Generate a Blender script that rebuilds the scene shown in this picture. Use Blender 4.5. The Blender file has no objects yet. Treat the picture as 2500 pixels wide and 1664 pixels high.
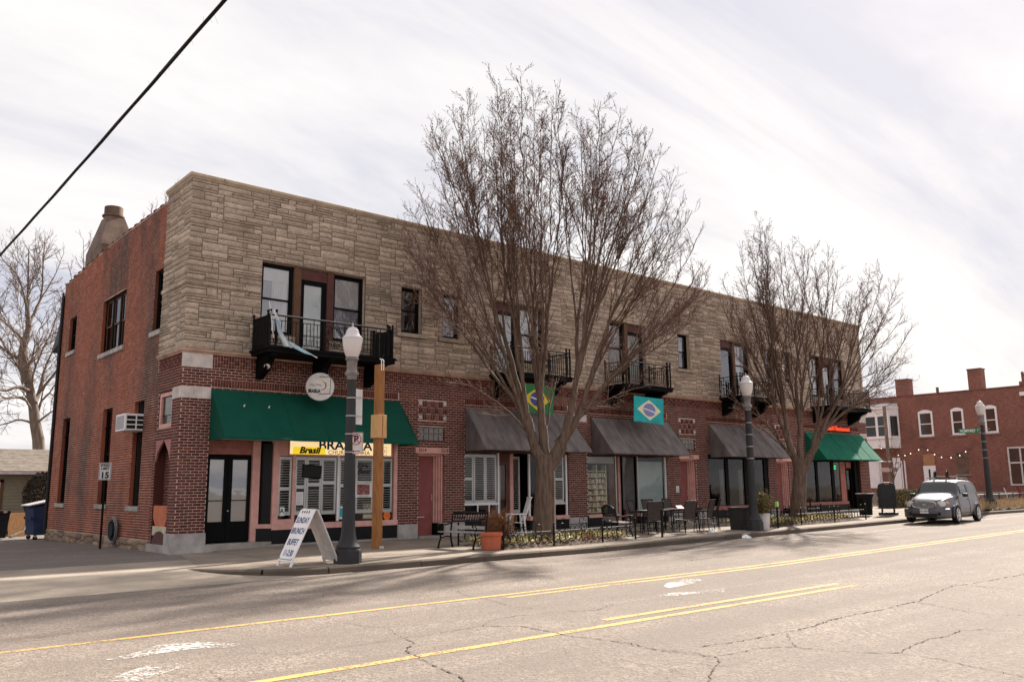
import bpy, bmesh, math, random
import numpy as np
from mathutils import Vector, Matrix

# ------------------------------------------------------------------ camera, sky, sun, exposure
scene = bpy.context.scene
COL = scene.collection
cd = bpy.data.cameras.new('camera'); cam = bpy.data.objects.new('camera', cd); COL.objects.link(cam)
cd.sensor_fit = 'HORIZONTAL'; cd.sensor_width = 36.0; cd.lens = 36.0 * 2074.26 / 2500.0
cd.clip_start = 0.1; cd.clip_end = 3000
CR_, CU_, CF_ = Vector((0.760051, -0.649778, -0.010485)), Vector((-0.103228, -0.136644, 0.985227)), Vector((0.641612, 0.747741, 0.170931))
CAM = Vector((-7.9329, -22.3669, 1.55))
mw = Matrix.Identity(4)
for i in range(3):
    mw[i][0], mw[i][1], mw[i][2], mw[i][3] = CR_[i], CU_[i], -CF_[i], CAM[i]
cam.matrix_world = mw
scene.camera = cam

SUN = Vector((1.24, 0.356, 1.0)).normalized()
sd = bpy.data.lights.new('sun', 'SUN'); sd.energy = 3.6; sd.angle = math.radians(1.6); sd.color = (1.0, 0.93, 0.84)
so = bpy.data.objects.new('sun', sd); COL.objects.link(so)
so.rotation_euler = SUN.to_track_quat('Z', 'Y').to_euler(); so.location = (40, 20, 40)

world = bpy.data.worlds.new('World'); scene.world = world; world.use_nodes = True
nt = world.node_tree; N = nt.nodes; LK = nt.links; N.clear()
wo = N.new('ShaderNodeOutputWorld'); bg = N.new('ShaderNodeBackground'); LK.new(bg.outputs[0], wo.inputs[0])
sky = N.new('ShaderNodeTexSky'); sky.sky_type = 'NISHITA'; sky.sun_disc = False
sky.sun_elevation = math.asin(SUN.z); sky.sun_rotation = math.atan2(SUN.x, SUN.y)
sky.air_density = 1.3; sky.dust_density = 3.0; sky.ozone_density = 1.0
tc = N.new('ShaderNodeTexCoord'); sep = N.new('ShaderNodeSeparateXYZ'); LK.new(tc.outputs['Generated'], sep.inputs[0])
def wmath(op, a, b=None, c=None):
    n = N.new('ShaderNodeMath'); n.operation = op
    for k, v in enumerate((a, b, c)):
        if v is None: continue
        if isinstance(v, (int, float)): n.inputs[k].default_value = v
        else: LK.new(v, n.inputs[k])
    return n.outputs[0]
# thin cloud sheet: project the view direction on a flat layer overhead
den = wmath('ADD', wmath('MAXIMUM', sep.outputs[2], 0.0), 0.16)
cu = wmath('DIVIDE', sep.outputs[0], den); cv = wmath('DIVIDE', sep.outputs[1], den)
cmb = N.new('ShaderNodeCombineXYZ'); LK.new(cu, cmb.inputs[0]); LK.new(cv, cmb.inputs[1])
mp = N.new('ShaderNodeMapping'); mp.inputs['Rotation'].default_value = (0, 0, math.radians(-38)); mp.inputs['Scale'].default_value = (0.34, 1.15, 1); mp.inputs['Location'].default_value = (0.4, 0.9, 0)
LK.new(cmb.outputs[0], mp.inputs['Vector'])
n1 = N.new('ShaderNodeTexNoise'); n1.inputs['Scale'].default_value = 1.05; n1.inputs['Detail'].default_value = 8; n1.inputs['Roughness'].default_value = 0.58; n1.inputs['Distortion'].default_value = 0.6
LK.new(mp.outputs[0], n1.inputs['Vector'])
r1 = N.new('ShaderNodeValToRGB'); e = r1.color_ramp.elements
e[0].position = 0.38; e[0].color = (0.208, 0.210, 0.240, 1); e[1].position = 0.60; e[1].color = (0.328, 0.316, 0.310, 1)
m_ = r1.color_ramp.elements.new(0.5); m_.color = (0.285, 0.276, 0.280, 1)
LK.new(n1.outputs['Fac'], r1.inputs[0])
skm = N.new('ShaderNodeVectorMath'); skm.operation = 'SCALE'; skm.inputs['Scale'].default_value = 0.10; LK.new(sky.outputs[0], skm.inputs[0])
mixs = N.new('ShaderNodeMix'); mixs.data_type = 'RGBA'; mixs.inputs['Factor'].default_value = 0.975
LK.new(skm.outputs[0], mixs.inputs['A']); LK.new(r1.outputs[0], mixs.inputs['B'])
LK.new(mixs.outputs['Result'], bg.inputs['Color']); bg.inputs['Strength'].default_value = 1.0

vs = scene.view_settings; vs.view_transform = 'Standard'; vs.look = 'None'; vs.exposure = 1.68; vs.gamma = 1.0; vs.use_curve_mapping = False
try:
    scene.cycles.use_denoising = True
    scene.cycles.max_bounces = 6; scene.cycles.transparent_max_bounces = 12
    scene.cycles.caustics_reflective = False; scene.cycles.caustics_refractive = False
except Exception: pass

rnd = random.Random(7); rng = np.random.default_rng(7)

# ------------------------------------------------------------------ helpers
def gz(x): return min(0.27, max(0.0, 0.0105 * (x - 8.5)))           # the street climbs a little to the right
def gs(x, y): return gz(x) + 0.07 * min(1.0, max(0.0, (y + 6.0) / 6.0))   # pavement level
def gr(x): return gz(x) - 0.14                                           # road level

def link(o, parent=None):
    COL.objects.link(o)
    if parent is not None: o.parent = parent
    return o
def tag(o, label=None, cat=None, group=None, kind=None):
    if label: o['label'] = label
    if cat: o['category'] = cat
    if group: o['group'] = group
    if kind: o['kind'] = kind
    return o
def thing(name, loc, label, cat, rz=0.0, group=None):
    o = bpy.data.objects.new(name, None); link(o); o.location = loc; o.rotation_euler = (0, 0, rz); o.empty_display_size = 0.2
    return tag(o, label, cat, group)
def copy_tree(o, parent=None):
    c = o.copy(); COL.objects.link(c); c.parent = parent
    for ch in list(o.children): copy_tree(ch, c)
    return c

class MB:
    def __init__(s): s.v = []; s.f = []; s.m = []; s.a = None
    def add(s, vs, fs, m=0):
        b = len(s.v); s.v.extend(vs)
        for f in fs: s.f.append([b + i for i in f]); s.m.append(m)
        return s
    def box(s, x0, x1, y0, y1, z0, z1, m=0):
        return s.add([(x0,y0,z0),(x1,y0,z0),(x1,y1,z0),(x0,y1,z0),(x0,y0,z1),(x1,y0,z1),(x1,y1,z1),(x0,y1,z1)],
                     [(0,3,2,1),(4,5,6,7),(0,1,5,4),(1,2,6,5),(2,3,7,6),(3,0,4,7)], m)
    def obox(s, c, size, rot, m=0):
        R = rot if isinstance(rot, Matrix) else Matrix.Rotation(rot, 3, 'Z'); c = Vector(c); hx, hy, hz = (k / 2 for k in size)
        vs = [tuple(c + R @ Vector(p)) for p in [(-hx,-hy,-hz),(hx,-hy,-hz),(hx,hy,-hz),(-hx,hy,-hz),(-hx,-hy,hz),(hx,-hy,hz),(hx,hy,hz),(-hx,hy,hz)]]
        return s.add(vs, [(0,3,2,1),(4,5,6,7),(0,1,5,4),(1,2,6,5),(2,3,7,6),(3,0,4,7)], m)
    def bar(s, p, q, w, h=None, m=0):
        p, q = Vector(p), Vector(q); d = q - p; L = d.length
        if L < 1e-6: return s
        return s.obox((p + q) / 2, (w, h or w, L), d.to_track_quat('Z', 'Y').to_matrix(), m)
    def poly(s, pts, m=0): return s.add(list(pts), [tuple(range(len(pts)))], m)
    def prism(s, pts, d, m=0):
        """polygon pts (3D) extruded along vector d"""
        n = len(pts); d = Vector(d); vs = [tuple(p) for p in pts] + [tuple(Vector(p) + d) for p in pts]
        fs = [tuple(range(n))[::-1], tuple(range(n, 2 * n))] + [(i, (i + 1) % n, n + (i + 1) % n, n + i) for i in range(n)]
        return s.add(vs, fs, m)
    def tube(s, pts, r, n=8, m=0, closed=False, cap=True):
        pts = [Vector(p) for p in pts]; k = len(pts); rs = r if isinstance(r, (list, tuple)) else [r] * k
        vs = []; up = None
        for i, p in enumerate(pts):
            if closed: d = pts[(i + 1) % k] - pts[i - 1]
            else: d = pts[min(i + 1, k - 1)] - pts[max(i - 1, 0)]
            d = d.normalized() if d.length > 1e-9 else Vector((0, 0, 1))
            if up is None: up = Vector((0, 0, 1)) if abs(d.z) < 0.9 else Vector((1, 0, 0))
            a = up - d * up.dot(d)
            if a.length < 1e-4: a = d.orthogonal()
            a.normalize(); b = d.cross(a); up = a
            for j in range(n):
                t = 2 * math.pi * j / n; vs.append(tuple(p + (a * math.cos(t) + b * math.sin(t)) * rs[i]))
        fs = []
        for i in range(k if closed else k - 1):
            i2 = (i + 1) % k
            for j in range(n): fs.append((i * n + j, i * n + (j + 1) % n, i2 * n + (j + 1) % n, i2 * n + j))
        if cap and not closed: fs += [tuple(range(n))[::-1], tuple(range((k - 1) * n, k * n))]
        return s.add(vs, fs, m)
    def lathe(s, prof, n=24, c=(0, 0, 0), m=0, sx=1.0, sy=1.0):
        k = len(prof); vs = []
        for r, z in prof:
            for j in range(n):
                t = 2 * math.pi * j / n; vs.append((c[0] + sx * r * math.cos(t), c[1] + sy * r * math.sin(t), c[2] + z))
        fs = [(i * n + j, i * n + (j + 1) % n, (i + 1) * n + (j + 1) % n, (i + 1) * n + j) for i in range(k - 1) for j in range(n)]
        fs += [tuple(range(n))[::-1], tuple(range((k - 1) * n, k * n))]
        return s.add(vs, fs, m)
    def mesh(s, name, mats, smooth=False, angle=35):
        me = bpy.data.meshes.new(name); me.from_pydata([tuple(v) for v in s.v], [], s.f)
        for mt in (mats if isinstance(mats, (list, tuple)) else [mats]): me.materials.append(mt)
        if any(s.m): me.polygons.foreach_set('material_index', s.m)
        if smooth:
            me.polygons.foreach_set('use_smooth', [True] * len(me.polygons))
            try: me.set_sharp_from_angle(angle=math.radians(angle))
            except Exception: pass
        me.update(); return me
    def build(s, name, mats, parent=None, smooth=False, angle=35, bevel=0.0):
        o = bpy.data.objects.new(name, s.mesh(name, mats, smooth, angle)); link(o, parent)
        if bevel:
            b = o.modifiers.new('b', 'BEVEL'); b.width = bevel; b.segments = 2; b.limit_method = 'ANGLE'; b.angle_limit = math.radians(40)
        return o

def np_mesh(name, V, F, mats, rn=None, smooth=False):
    """vertices (n,3), quads (k,4) as arrays; rn = one random number for each face"""
    me = bpy.data.meshes.new(name); V = np.ascontiguousarray(V, dtype=np.float32); F = np.ascontiguousarray(F, dtype=np.int32)
    k = F.shape[1]
    me.vertices.add(len(V)); me.vertices.foreach_set('co', V.ravel())
    me.loops.add(F.size); me.loops.foreach_set('vertex_index', F.ravel())
    me.polygons.add(len(F)); me.polygons.foreach_set('loop_start', np.arange(0, F.size, k, dtype=np.int32))
    try: me.polygons.foreach_set('loop_total', np.full(len(F), k, dtype=np.int32))
    except Exception: pass
    for mt in (mats if isinstance(mats, (list, tuple)) else [mats]): me.materials.append(mt)
    if rn is not None:
        at = me.attributes.new('rnd', 'FLOAT', 'FACE'); at.data.foreach_set('value', np.ascontiguousarray(rn, dtype=np.float32))
    if smooth: me.polygons.foreach_set('use_smooth', np.ones(len(F), dtype=bool))
    me.update(calc_edges=True); me.validate(); return me

def seg_mesh(name, P0, P1, R0, R1, mats, n=3, rn=None):
    P0 = np.asarray(P0, float); P1 = np.asarray(P1, float); D = P1 - P0; L = np.linalg.norm(D, axis=1, keepdims=True); D = D / np.maximum(L, 1e-9)
    A = np.where(np.abs(D[:, 2:3]) < 0.9, np.array([[0, 0, 1.0]]), np.array([[1.0, 0, 0]])); A = A - D * (A * D).sum(1, keepdims=True)
    A /= np.linalg.norm(A, axis=1, keepdims=True); B = np.cross(D, A)
    t = 2 * np.pi * np.arange(n) / n; ring = A[:, None, :] * np.cos(t)[None, :, None] + B[:, None, :] * np.sin(t)[None, :, None]
    V = np.concatenate([P0[:, None, :] + ring * np.asarray(R0)[:, None, None], P1[:, None, :] + ring * np.asarray(R1)[:, None, None]], axis=1).reshape(-1, 3)
    j = np.arange(n); q = np.stack([j, (j + 1) % n, n + (j + 1) % n, n + j], 1)
    F = (np.arange(len(P0))[:, None, None] * (2 * n) + q[None]).reshape(-1, 4)
    return np_mesh(name, V, F, mats, None if rn is None else np.repeat(rn, n))

# ------------------------------------------------------------------ materials
def newmat(name):
    m = bpy.data.materials.new(name); m.use_nodes = True; t = m.node_tree; b = t.nodes['Principled BSDF']; return m, t, b
def nn(t, kind, **kw):
    n = t.nodes.new(kind)
    for k, v in kw.items():
        if k in n.inputs: n.inputs[k].default_value = v
        else: setattr(n, k, v)
    return n
def vmath(t, op, a, b=None):
    n = t.nodes.new('ShaderNodeMath'); n.operation = op
    for k, v in enumerate((a, b)):
        if v is None: continue
        if isinstance(v, (int, float)): n.inputs[k].default_value = v
        else: t.links.new(v, n.inputs[k])
    return n.outputs[0]
def mixc(t, f, a, b, blend='MIX'):
    n = t.nodes.new('ShaderNodeMix'); n.data_type = 'RGBA'; n.blend_type = blend
    for k, v in (('Factor', f), ('A', a), ('B', b)):
        if isinstance(v, (int, float)): n.inputs[k].default_value = v
        elif isinstance(v, tuple): n.inputs[k].default_value = (*v[:3], 1)
        else: t.links.new(v, n.inputs[k])
    return n.outputs['Result']
def ramp(t, f, stops):
    n = t.nodes.new('ShaderNodeValToRGB'); e = n.color_ramp.elements
    while len(e) > 1: e.remove(e[-1])
    e[0].position = stops[0][0]; e[0].color = (*stops[0][1], 1) if len(stops[0][1]) == 3 else stops[0][1]
    for p, c in stops[1:]: k = e.new(p); k.color = (*c, 1)
    t.links.new(f, n.inputs[0]); return n.outputs[0]
def wpos(t, scale=(1, 1, 1)):
    g = t.nodes.new('ShaderNodeNewGeometry')
    if scale == (1, 1, 1): return g.outputs['Position']
    mp = t.nodes.new('ShaderNodeMapping'); mp.inputs['Scale'].default_value = scale; t.links.new(g.outputs['Position'], mp.inputs['Vector']); return mp.outputs[0]
def noise(t, v, scale, detail=4, rough=0.55, dist=0.0):
    n = nn(t, 'ShaderNodeTexNoise', Scale=scale, Detail=detail, Roughness=rough, Distortion=dist); t.links.new(v, n.inputs['Vector']); return n.outputs['Fac']
def bump(t, b, h, strength, dist=0.02):
    n = nn(t, 'ShaderNodeBump', Strength=strength, Distance=dist); t.links.new(h, n.inputs['Height']); t.links.new(n.outputs[0], b.inputs['Normal'])
def piece_random(t):
    a = nn(t, 'ShaderNodeAttribute', attribute_name='rnd'); o = t.nodes.new('ShaderNodeObjectInfo')
    return vmath(t, 'FRACT', vmath(t, 'ADD', a.outputs['Fac'], o.outputs['Random']))
def M(name, c, rough=0.75, var=0.15, scale=4.0, bmp=0.0, bscale=40.0, metal=0.0, spec=0.2, pos=(1, 1, 1), c2=None):
    m, t, b = newmat(name); v = wpos(t, pos); f = noise(t, v, scale, 5)
    lo = tuple(k * (1 - var) for k in c) if c2 is None else c; hi = tuple(min(1, k * (1 + var)) for k in c) if c2 is None else c2
    t.links.new(mixc(t, ramp(t, f, [(0.3, (0, 0, 0)), (0.7, (1, 1, 1))]), lo, hi), b.inputs['Base Color'])
    b.inputs['Roughness'].default_value = rough; b.inputs['Metallic'].default_value = metal; b.inputs['Specular IOR Level'].default_value = spec
    if bmp: bump(t, b, noise(t, v, bscale, 4), bmp)
    return m

def brick_mat(name, cols, soot, sootcol, grime=0.25, rough=0.85):
    m, t, b = newmat(name); r = piece_random(t); v = wpos(t)
    base = ramp(t, r, [(i / (len(cols) - 1), c) for i, c in enumerate(cols)])
    f1 = ramp(t, noise(t, wpos(t, (1, 1, 0.28)), 0.55, 5, 0.6), [(0.44, (0, 0, 0)), (0.66, (1, 1, 1))])
    c = mixc(t, vmath(t, 'MULTIPLY', f1, soot), base, sootcol)
    f2 = noise(t, v, 38, 3)
    c = mixc(t, vmath(t, 'MULTIPLY', ramp(t, f2, [(0.45, (0, 0, 0)), (0.75, (1, 1, 1))]), grime), c, tuple(k * 0.45 for k in cols[0]))
    t.links.new(c, b.inputs['Base Color']); b.inputs['Roughness'].default_value = rough; b.inputs['Specular IOR Level'].default_value = 0.25
    bump(t, b, f2, 0.35, 0.01); return m

MAT = {}
MAT['brick'] = brick_mat('brick_dark', [(0.080, 0.025, 0.019), (0.155, 0.044, 0.031), (0.115, 0.032, 0.024), (0.215, 0.064, 0.044)], 0.25, (0.05, 0.02, 0.018))
MAT['brick_old'] = brick_mat('brick_old', [(0.25, 0.066, 0.036), (0.34, 0.095, 0.050), (0.29, 0.078, 0.042), (0.40, 0.12, 0.065)], 0.85, (0.055, 0.034, 0.030), 0.35)
MAT['mortar'] = M('mortar', (0.56, 0.42, 0.365), 0.95, 0.25, 6, 0.3, 60)
MAT['mortar_old'] = M('mortar_old', (0.52, 0.37, 0.31), 0.95, 0.35, 2.5, 0.3, 60)
def stone_mat(name, c0, c1, c2):
    m, t, b = newmat(name); r = piece_random(t); v = wpos(t)
    base = ramp(t, r, [(0, c0), (0.35, c1), (0.7, c2), (1, tuple(k * 1.25 for k in c1))])
    f = noise(t, wpos(t, (1, 1, 2.4)), 11, 7, 0.72, 0.9)
    c = mixc(t, ramp(t, f, [(0.36, (0.75, 0.75, 0.75)), (0.5, (0, 0, 0))]), base, tuple(k * 0.5 for k in c0)); c = mixc(t, ramp(t, f, [(0.56, (0, 0, 0)), (0.68, (0.5, 0.5, 0.5))]), c, tuple(min(1, k * 1.5) for k in c1))
    st = noise(t, wpos(t, (1, 1, 0.55)), 0.9, 7, 0.68)
    c = mixc(t, ramp(t, st, [(0.47, (0, 0, 0)), (0.66, (0.5, 0.5, 0.5))]), c, tuple(k * 0.55 for k in (c0[0] * 0.95, c0[1], c0[2] * 1.05)))
    t.links.new(c, b.inputs['Base Color']); b.inputs['Roughness'].default_value = 0.95; b.inputs['Specular IOR Level'].default_value = 0.15
    bump(t, b, f, 1.0, 0.06); return m
MAT['stone'] = stone_mat('ashlar_stone', (0.44, 0.35, 0.275), (0.67, 0.54, 0.43), (0.56, 0.45, 0.36))
MAT['rubble'] = stone_mat('rubble_stone', (0.30, 0.20, 0.15), (0.42, 0.31, 0.22), (0.22, 0.15, 0.12))
MAT['stone_joint'] = M('stone_joint', (0.12, 0.085, 0.06), 0.95, 0.25, 6)
MAT['white_stone'] = M('white_stone', (0.56, 0.50, 0.47), 0.85, 0.22, 3.5, 0.25, 50)
MAT['concrete'] = M('concrete', (0.34, 0.31, 0.285), 0.9, 0.28, 2.2, 0.3, 60)
MAT['base_stone'] = M('base_stone', (0.40, 0.375, 0.36), 0.9, 0.3, 3.0, 0.35, 30)
MAT['ledge'] = M('ledge_terracotta', (0.42, 0.28, 0.215), 0.85, 0.3, 3, 0.3, 40)
MAT['coping'] = M('coping_stone', (0.48, 0.39, 0.30), 0.9, 0.2, 3, 0.3, 40)
MAT['tile'] = M('coping_tile', (0.17, 0.085, 0.065), 0.7, 0.45, 5, 0.2, 30)
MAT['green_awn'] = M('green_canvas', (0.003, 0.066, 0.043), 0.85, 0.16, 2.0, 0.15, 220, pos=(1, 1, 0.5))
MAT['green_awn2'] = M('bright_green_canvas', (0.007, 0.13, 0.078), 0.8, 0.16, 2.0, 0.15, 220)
MAT['grey_awn'] = M('grey_canvas', (0.165, 0.145, 0.14), 0.9, 0.34, 2.4, 0.15, 220, pos=(1.6, 1, 0.4))
MAT['awn_frame'] = M('awning_frame', (0.25, 0.25, 0.25), 0.5, 0.1, 5, metal=0.6)
MAT['pink'] = M('pink_paint', (0.66, 0.36, 0.315), 0.6, 0.14, 4, 0.1, 50)
MAT['pink_dull'] = M('dull_pink_paint', (0.36, 0.145, 0.125), 0.6, 0.2, 4, 0.1, 50)
MAT['maroon'] = M('maroon_paint', (0.25, 0.075, 0.068), 0.55, 0.15, 3, 0.08, 60)
MAT['brown'] = M('brown_paint', (0.125, 0.065, 0.038), 0.6, 0.2, 4, 0.15, 50)
MAT['brown_red'] = M('brown_red_paint', (0.095, 0.038, 0.034), 0.6, 0.2, 4, 0.15, 50)
MAT['black'] = M('black_paint', (0.0035, 0.0035, 0.004), 0.6, 0.3, 5, 0.05, 60, spec=0.1)
MAT['iron'] = M('wrought_iron', (0.005, 0.0045, 0.0045), 0.55, 0.3, 8, 0.05, 60, spec=0.2)
MAT['granite'] = M('dark_granite', (0.008, 0.008, 0.009), 0.4, 0.5, 30, 0, 60, spec=0.2)
MAT['frame_dark'] = M('dark_frame', (0.006, 0.005, 0.005), 0.65, 0.2, 4, spec=0.1)
MAT['white'] = M('white_paint', (0.82, 0.80, 0.80), 0.5, 0.06, 3, 0.05, 40)
MAT['shutter'] = M('shutter_white', (0.90, 0.89, 0.89), 0.5, 0.04, 3)
MAT['off_white'] = M('aged_white', (0.60, 0.57, 0.56), 0.6, 0.16, 4, 0.1, 40)
MAT['curtain'] = M('curtain', (0.84, 0.82, 0.83), 0.9, 0.1, 6, 0.3, 12, pos=(6, 6, 0.6))
MAT['blind'] = M('blind', (0.40, 0.385, 0.40), 0.8, 0.08, 3)
MAT['blind_teal'] = M('blind_teal', (0.46, 0.54, 0.53), 0.8, 0.07, 3)
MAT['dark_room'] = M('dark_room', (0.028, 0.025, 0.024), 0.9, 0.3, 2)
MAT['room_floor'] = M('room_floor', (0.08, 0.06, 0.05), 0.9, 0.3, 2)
MAT['lamp_grey'] = M('lamp_grey', (0.028, 0.027, 0.030), 0.55, 0.2, 5, 0.1, 80, spec=0.3)
MAT['lamp_cap'] = M('lamp_cap', (0.62, 0.585, 0.585), 0.45, 0.06, 4)
MAT['alu'] = M('aluminium', (0.55, 0.54, 0.53), 0.4, 0.08, 6, metal=0.7)
MAT['galv'] = M('galvanised', (0.42, 0.41, 0.40), 0.45, 0.12, 6, metal=0.6)
MAT['wood_post'] = M('cedar_post', (0.33, 0.145, 0.055), 0.75, 0.35, 5, 0.2, 20, pos=(8, 8, 0.7))
MAT['wood_box'] = M('pine_box', (0.62, 0.37, 0.17), 0.75, 0.15, 5, 0.15, 20, pos=(4, 4, 0.7))
MAT['bark'] = M('bark', (0.125, 0.086, 0.066), 0.95, 0.45, 7, 0.9, 22, pos=(2.2, 2.2, 0.35))
MAT['branch'] = M('branch_bark', (0.135, 0.088, 0.066), 0.9, 0.35, 5, 0.4, 40)
MAT['twig'] = M('twig_bark', (0.125, 0.066, 0.047), 0.85, 0.35, 6)
MAT['bud'] = M('bud', (0.050, 0.024, 0.019), 0.85, 0.4, 6)
MAT['pale_bark'] = M('pale_bark', (0.185, 0.148, 0.122), 0.95, 0.35, 4, 0.5, 18, pos=(2, 2, 0.5))
MAT['terracotta'] = M('terracotta', (0.46, 0.125, 0.065), 0.75, 0.12, 5, 0.1, 60)
MAT['rust'] = M('rusty_metal', (0.085, 0.055, 0.042), 0.7, 0.35, 2.2, 0.2, 30, c2=(0.19, 0.125, 0.092))
MAT['rubber'] = M('rubber', (0.014, 0.014, 0.015), 0.7, 0.2, 8)
MAT['paper'] = M('paper', (0.74, 0.73, 0.72), 0.8, 0.05, 5)
MAT['orange'] = M('orange_vinyl', (0.75, 0.19, 0.03), 0.6, 0.05, 5)
MAT['ink'] = M('black_ink', (0.012, 0.012, 0.014), 0.6, 0.1, 8)
MAT['ink_blue'] = M('blue_ink', (0.020, 0.035, 0.16), 0.6, 0.1, 8)
MAT['ink_red'] = M('red_ink', (0.34, 0.035, 0.04), 0.6, 0.1, 8)
MAT['yellow_vinyl'] = M('yellow_vinyl', (0.80, 0.52, 0.02), 0.6, 0.1, 8)
MAT['flag_green'] = M('flag_green', (0.035, 0.20, 0.075), 0.85, 0.15, 5)
MAT['flag_teal'] = M('flag_teal', (0.03, 0.40, 0.42), 0.85, 0.15, 5)
MAT['flag_yellow'] = M('flag_yellow', (0.70, 0.55, 0.05), 0.85, 0.1, 5)
MAT['flag_cream'] = M('flag_cream', (0.76, 0.72, 0.52), 0.85, 0.1, 5)
MAT['flag_blue'] = M('flag_blue', (0.075, 0.085, 0.32), 0.85, 0.1, 5)
MAT['flag_lilac'] = M('flag_lilac', (0.235, 0.25, 0.47), 0.85, 0.1, 5)
MAT['flag_white'] = M('flag_white', (0.68, 0.70, 0.72), 0.85, 0.1, 5)
MAT['sky_cloth'] = M('pale_blue_cloth', (0.33, 0.50, 0.58), 0.85, 0.15, 4)
MAT['sign_green'] = M('street_sign_green', (0.012, 0.19, 0.085), 0.5, 0.05, 5)
MAT['dumpster'] = M('blue_dumpster', (0.018, 0.035, 0.085), 0.6, 0.35, 3, 0.1, 30)
MAT['plastic_black'] = M('black_plastic', (0.016, 0.016, 0.017), 0.55, 0.2, 5)
MAT['sling'] = M('sling_fabric', (0.062, 0.050, 0.045), 0.85, 0.2, 8, 0.2, 220)
MAT['table_top'] = M('table_top', (0.20, 0.185, 0.165), 0.5, 0.2, 5)
MAT['bench_slat'] = M('bench_slat', (0.30, 0.28, 0.27), 0.6, 0.2, 8)
MAT['siding'] = M('siding', (0.255, 0.235, 0.165), 0.8, 0.12, 3, 0.1, 40)
MAT['shingle'] = M('shingles', (0.185, 0.155, 0.128), 0.95, 0.3, 3.5, 0.5, 40)
MAT['orange_panel'] = M('orange_painted_panel', (0.50, 0.16, 0.085), 0.8, 0.15, 4)
MAT['cream_block'] = M('cream_block', (0.52, 0.45, 0.33), 0.85, 0.2, 4)
MAT['hose'] = M('grey_hose', (0.22, 0.225, 0.23), 0.5, 0.2, 5)
MAT['car_paint'], _t, _b = newmat('silver_car_paint')
_b.inputs['Base Color'].default_value = (0.12, 0.112, 0.13, 1); _b.inputs['Metallic'].default_value = 0.35; _b.inputs['Roughness'].default_value = 0.38; _b.inputs['Coat Weight'].default_value = 0.35; _b.inputs['Coat Roughness'].default_value = 0.08
_f = noise(_t, wpos(_t), 6, 4); _t.links.new(mixc(_t, _f, (0.075, 0.070, 0.082), (0.105, 0.098, 0.112)), _b.inputs['Base Color'])
MAT['panel_paint'] = M('silver_panel_paint', (0.10, 0.094, 0.10), 0.3, 0.12, 5, spec=0.6)
MAT['car_dark'] = M('car_dark_trim', (0.028, 0.027, 0.034), 0.45, 0.2, 6)
MAT['chrome'] = M('chrome', (0.62, 0.62, 0.64), 0.18, 0.04, 5, metal=1.0)
MAT['car_glass'] = M('car_glass', (0.028, 0.032, 0.031), 0.08, 0.2, 2, spec=0.55)
MAT['lens'] = M('lamp_lens', (0.55, 0.54, 0.53), 0.15, 0.1, 12, spec=0.7)
MAT['amber'] = M('amber_lens', (0.55, 0.22, 0.08), 0.2, 0.1, 12, spec=0.7)
MAT['litter'] = M('litter_white', (0.72, 0.74, 0.74), 0.7, 0.1, 9)
MAT['lime'] = M('lime_tag', (0.34, 0.72, 0.20), 0.6, 0.1, 9)
MAT['hay'] = M('dry_plants', (0.40, 0.285, 0.165), 0.95, 0.35, 3)
MAT['far_stone'] = M('far_foundation', (0.30, 0.25, 0.22), 0.9, 0.25, 3)
MAT['plywood'] = M('plywood', (0.38, 0.20, 0.11), 0.85, 0.2, 2)
MAT['red_plastic'] = M('red_plastic', (0.45, 0.045, 0.06), 0.5, 0.1, 5)

def emit_mat(name, c, s, c2=None):
    m, t, b = newmat(name); v = wpos(t); f = noise(t, v, 3, 3)
    col = mixc(t, f, c, c2 or c); t.links.new(col, b.inputs['Base Color']); t.links.new(col, b.inputs['Emission Color']); b.inputs['Emission Strength'].default_value = s
    b.inputs['Roughness'].default_value = 0.5; return m
MAT['sign_lit'] = emit_mat('backlit_sign_face', (0.70, 0.47, 0.20), 0.34, (0.80, 0.66, 0.42))
MAT['neon_red'] = emit_mat('neon_red', (0.90, 0.075, 0.02), 0.22)
MAT['neon_green'] = emit_mat('neon_green', (0.03, 0.75, 0.12), 0.5)
MAT['bulb'] = emit_mat('warm_bulb', (0.95, 0.85, 0.68), 0.5)

def glass_mat(name, tint, refl, ior=1.5):
    m = bpy.data.materials.new(name); m.use_nodes = True; t = m.node_tree; t.nodes.clear()
    o = t.nodes.new('ShaderNodeOutputMaterial'); mx = t.nodes.new('ShaderNodeMixShader'); tr = nn(t, 'ShaderNodeBsdfTransparent', Color=(*tint, 1)); gl = nn(t, 'ShaderNodeBsdfGlossy', Color=(1, 1, 1, 1), Roughness=0.015)
    fr = nn(t, 'ShaderNodeFresnel', IOR=ior)
    f = vmath(t, 'ADD', vmath(t, 'MULTIPLY', fr.outputs[0], 1.0), refl)
    t.links.new(f, mx.inputs[0]); t.links.new(tr.outputs[0], mx.inputs[1]); t.links.new(gl.outputs[0], mx.inputs[2]); t.links.new(mx.outputs[0], o.inputs[0])
    bp = nn(t, 'ShaderNodeBump', Strength=0.12, Distance=0.02); t.links.new(noise(t, wpos(t), 1.6, 2), bp.inputs['Height']); t.links.new(bp.outputs[0], gl.inputs['Normal'])
    return m
MAT['glass'] = glass_mat('window_glass', (0.93, 0.95, 0.94), 0.0, 1.4)
MAT['glass_up'] = glass_mat('upper_window_glass', (0.92, 0.93, 0.94), 0.14)
MAT['glass_dim'] = glass_mat('dim_window_glass', (0.7, 0.72, 0.72), 0.0, 1.4)
MAT['glass_block'] = M('glass_block', (0.17, 0.165, 0.155), 0.15, 0.3, 14, 0.5, 30, spec=0.6)
m, t, b = newmat('frosted_globe'); b.inputs['Base Color'].default_value = (0.66, 0.60, 0.58, 1); b.inputs['Roughness'].default_value = 0.35; b.inputs['Subsurface Weight'].default_value = 0.0
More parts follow.
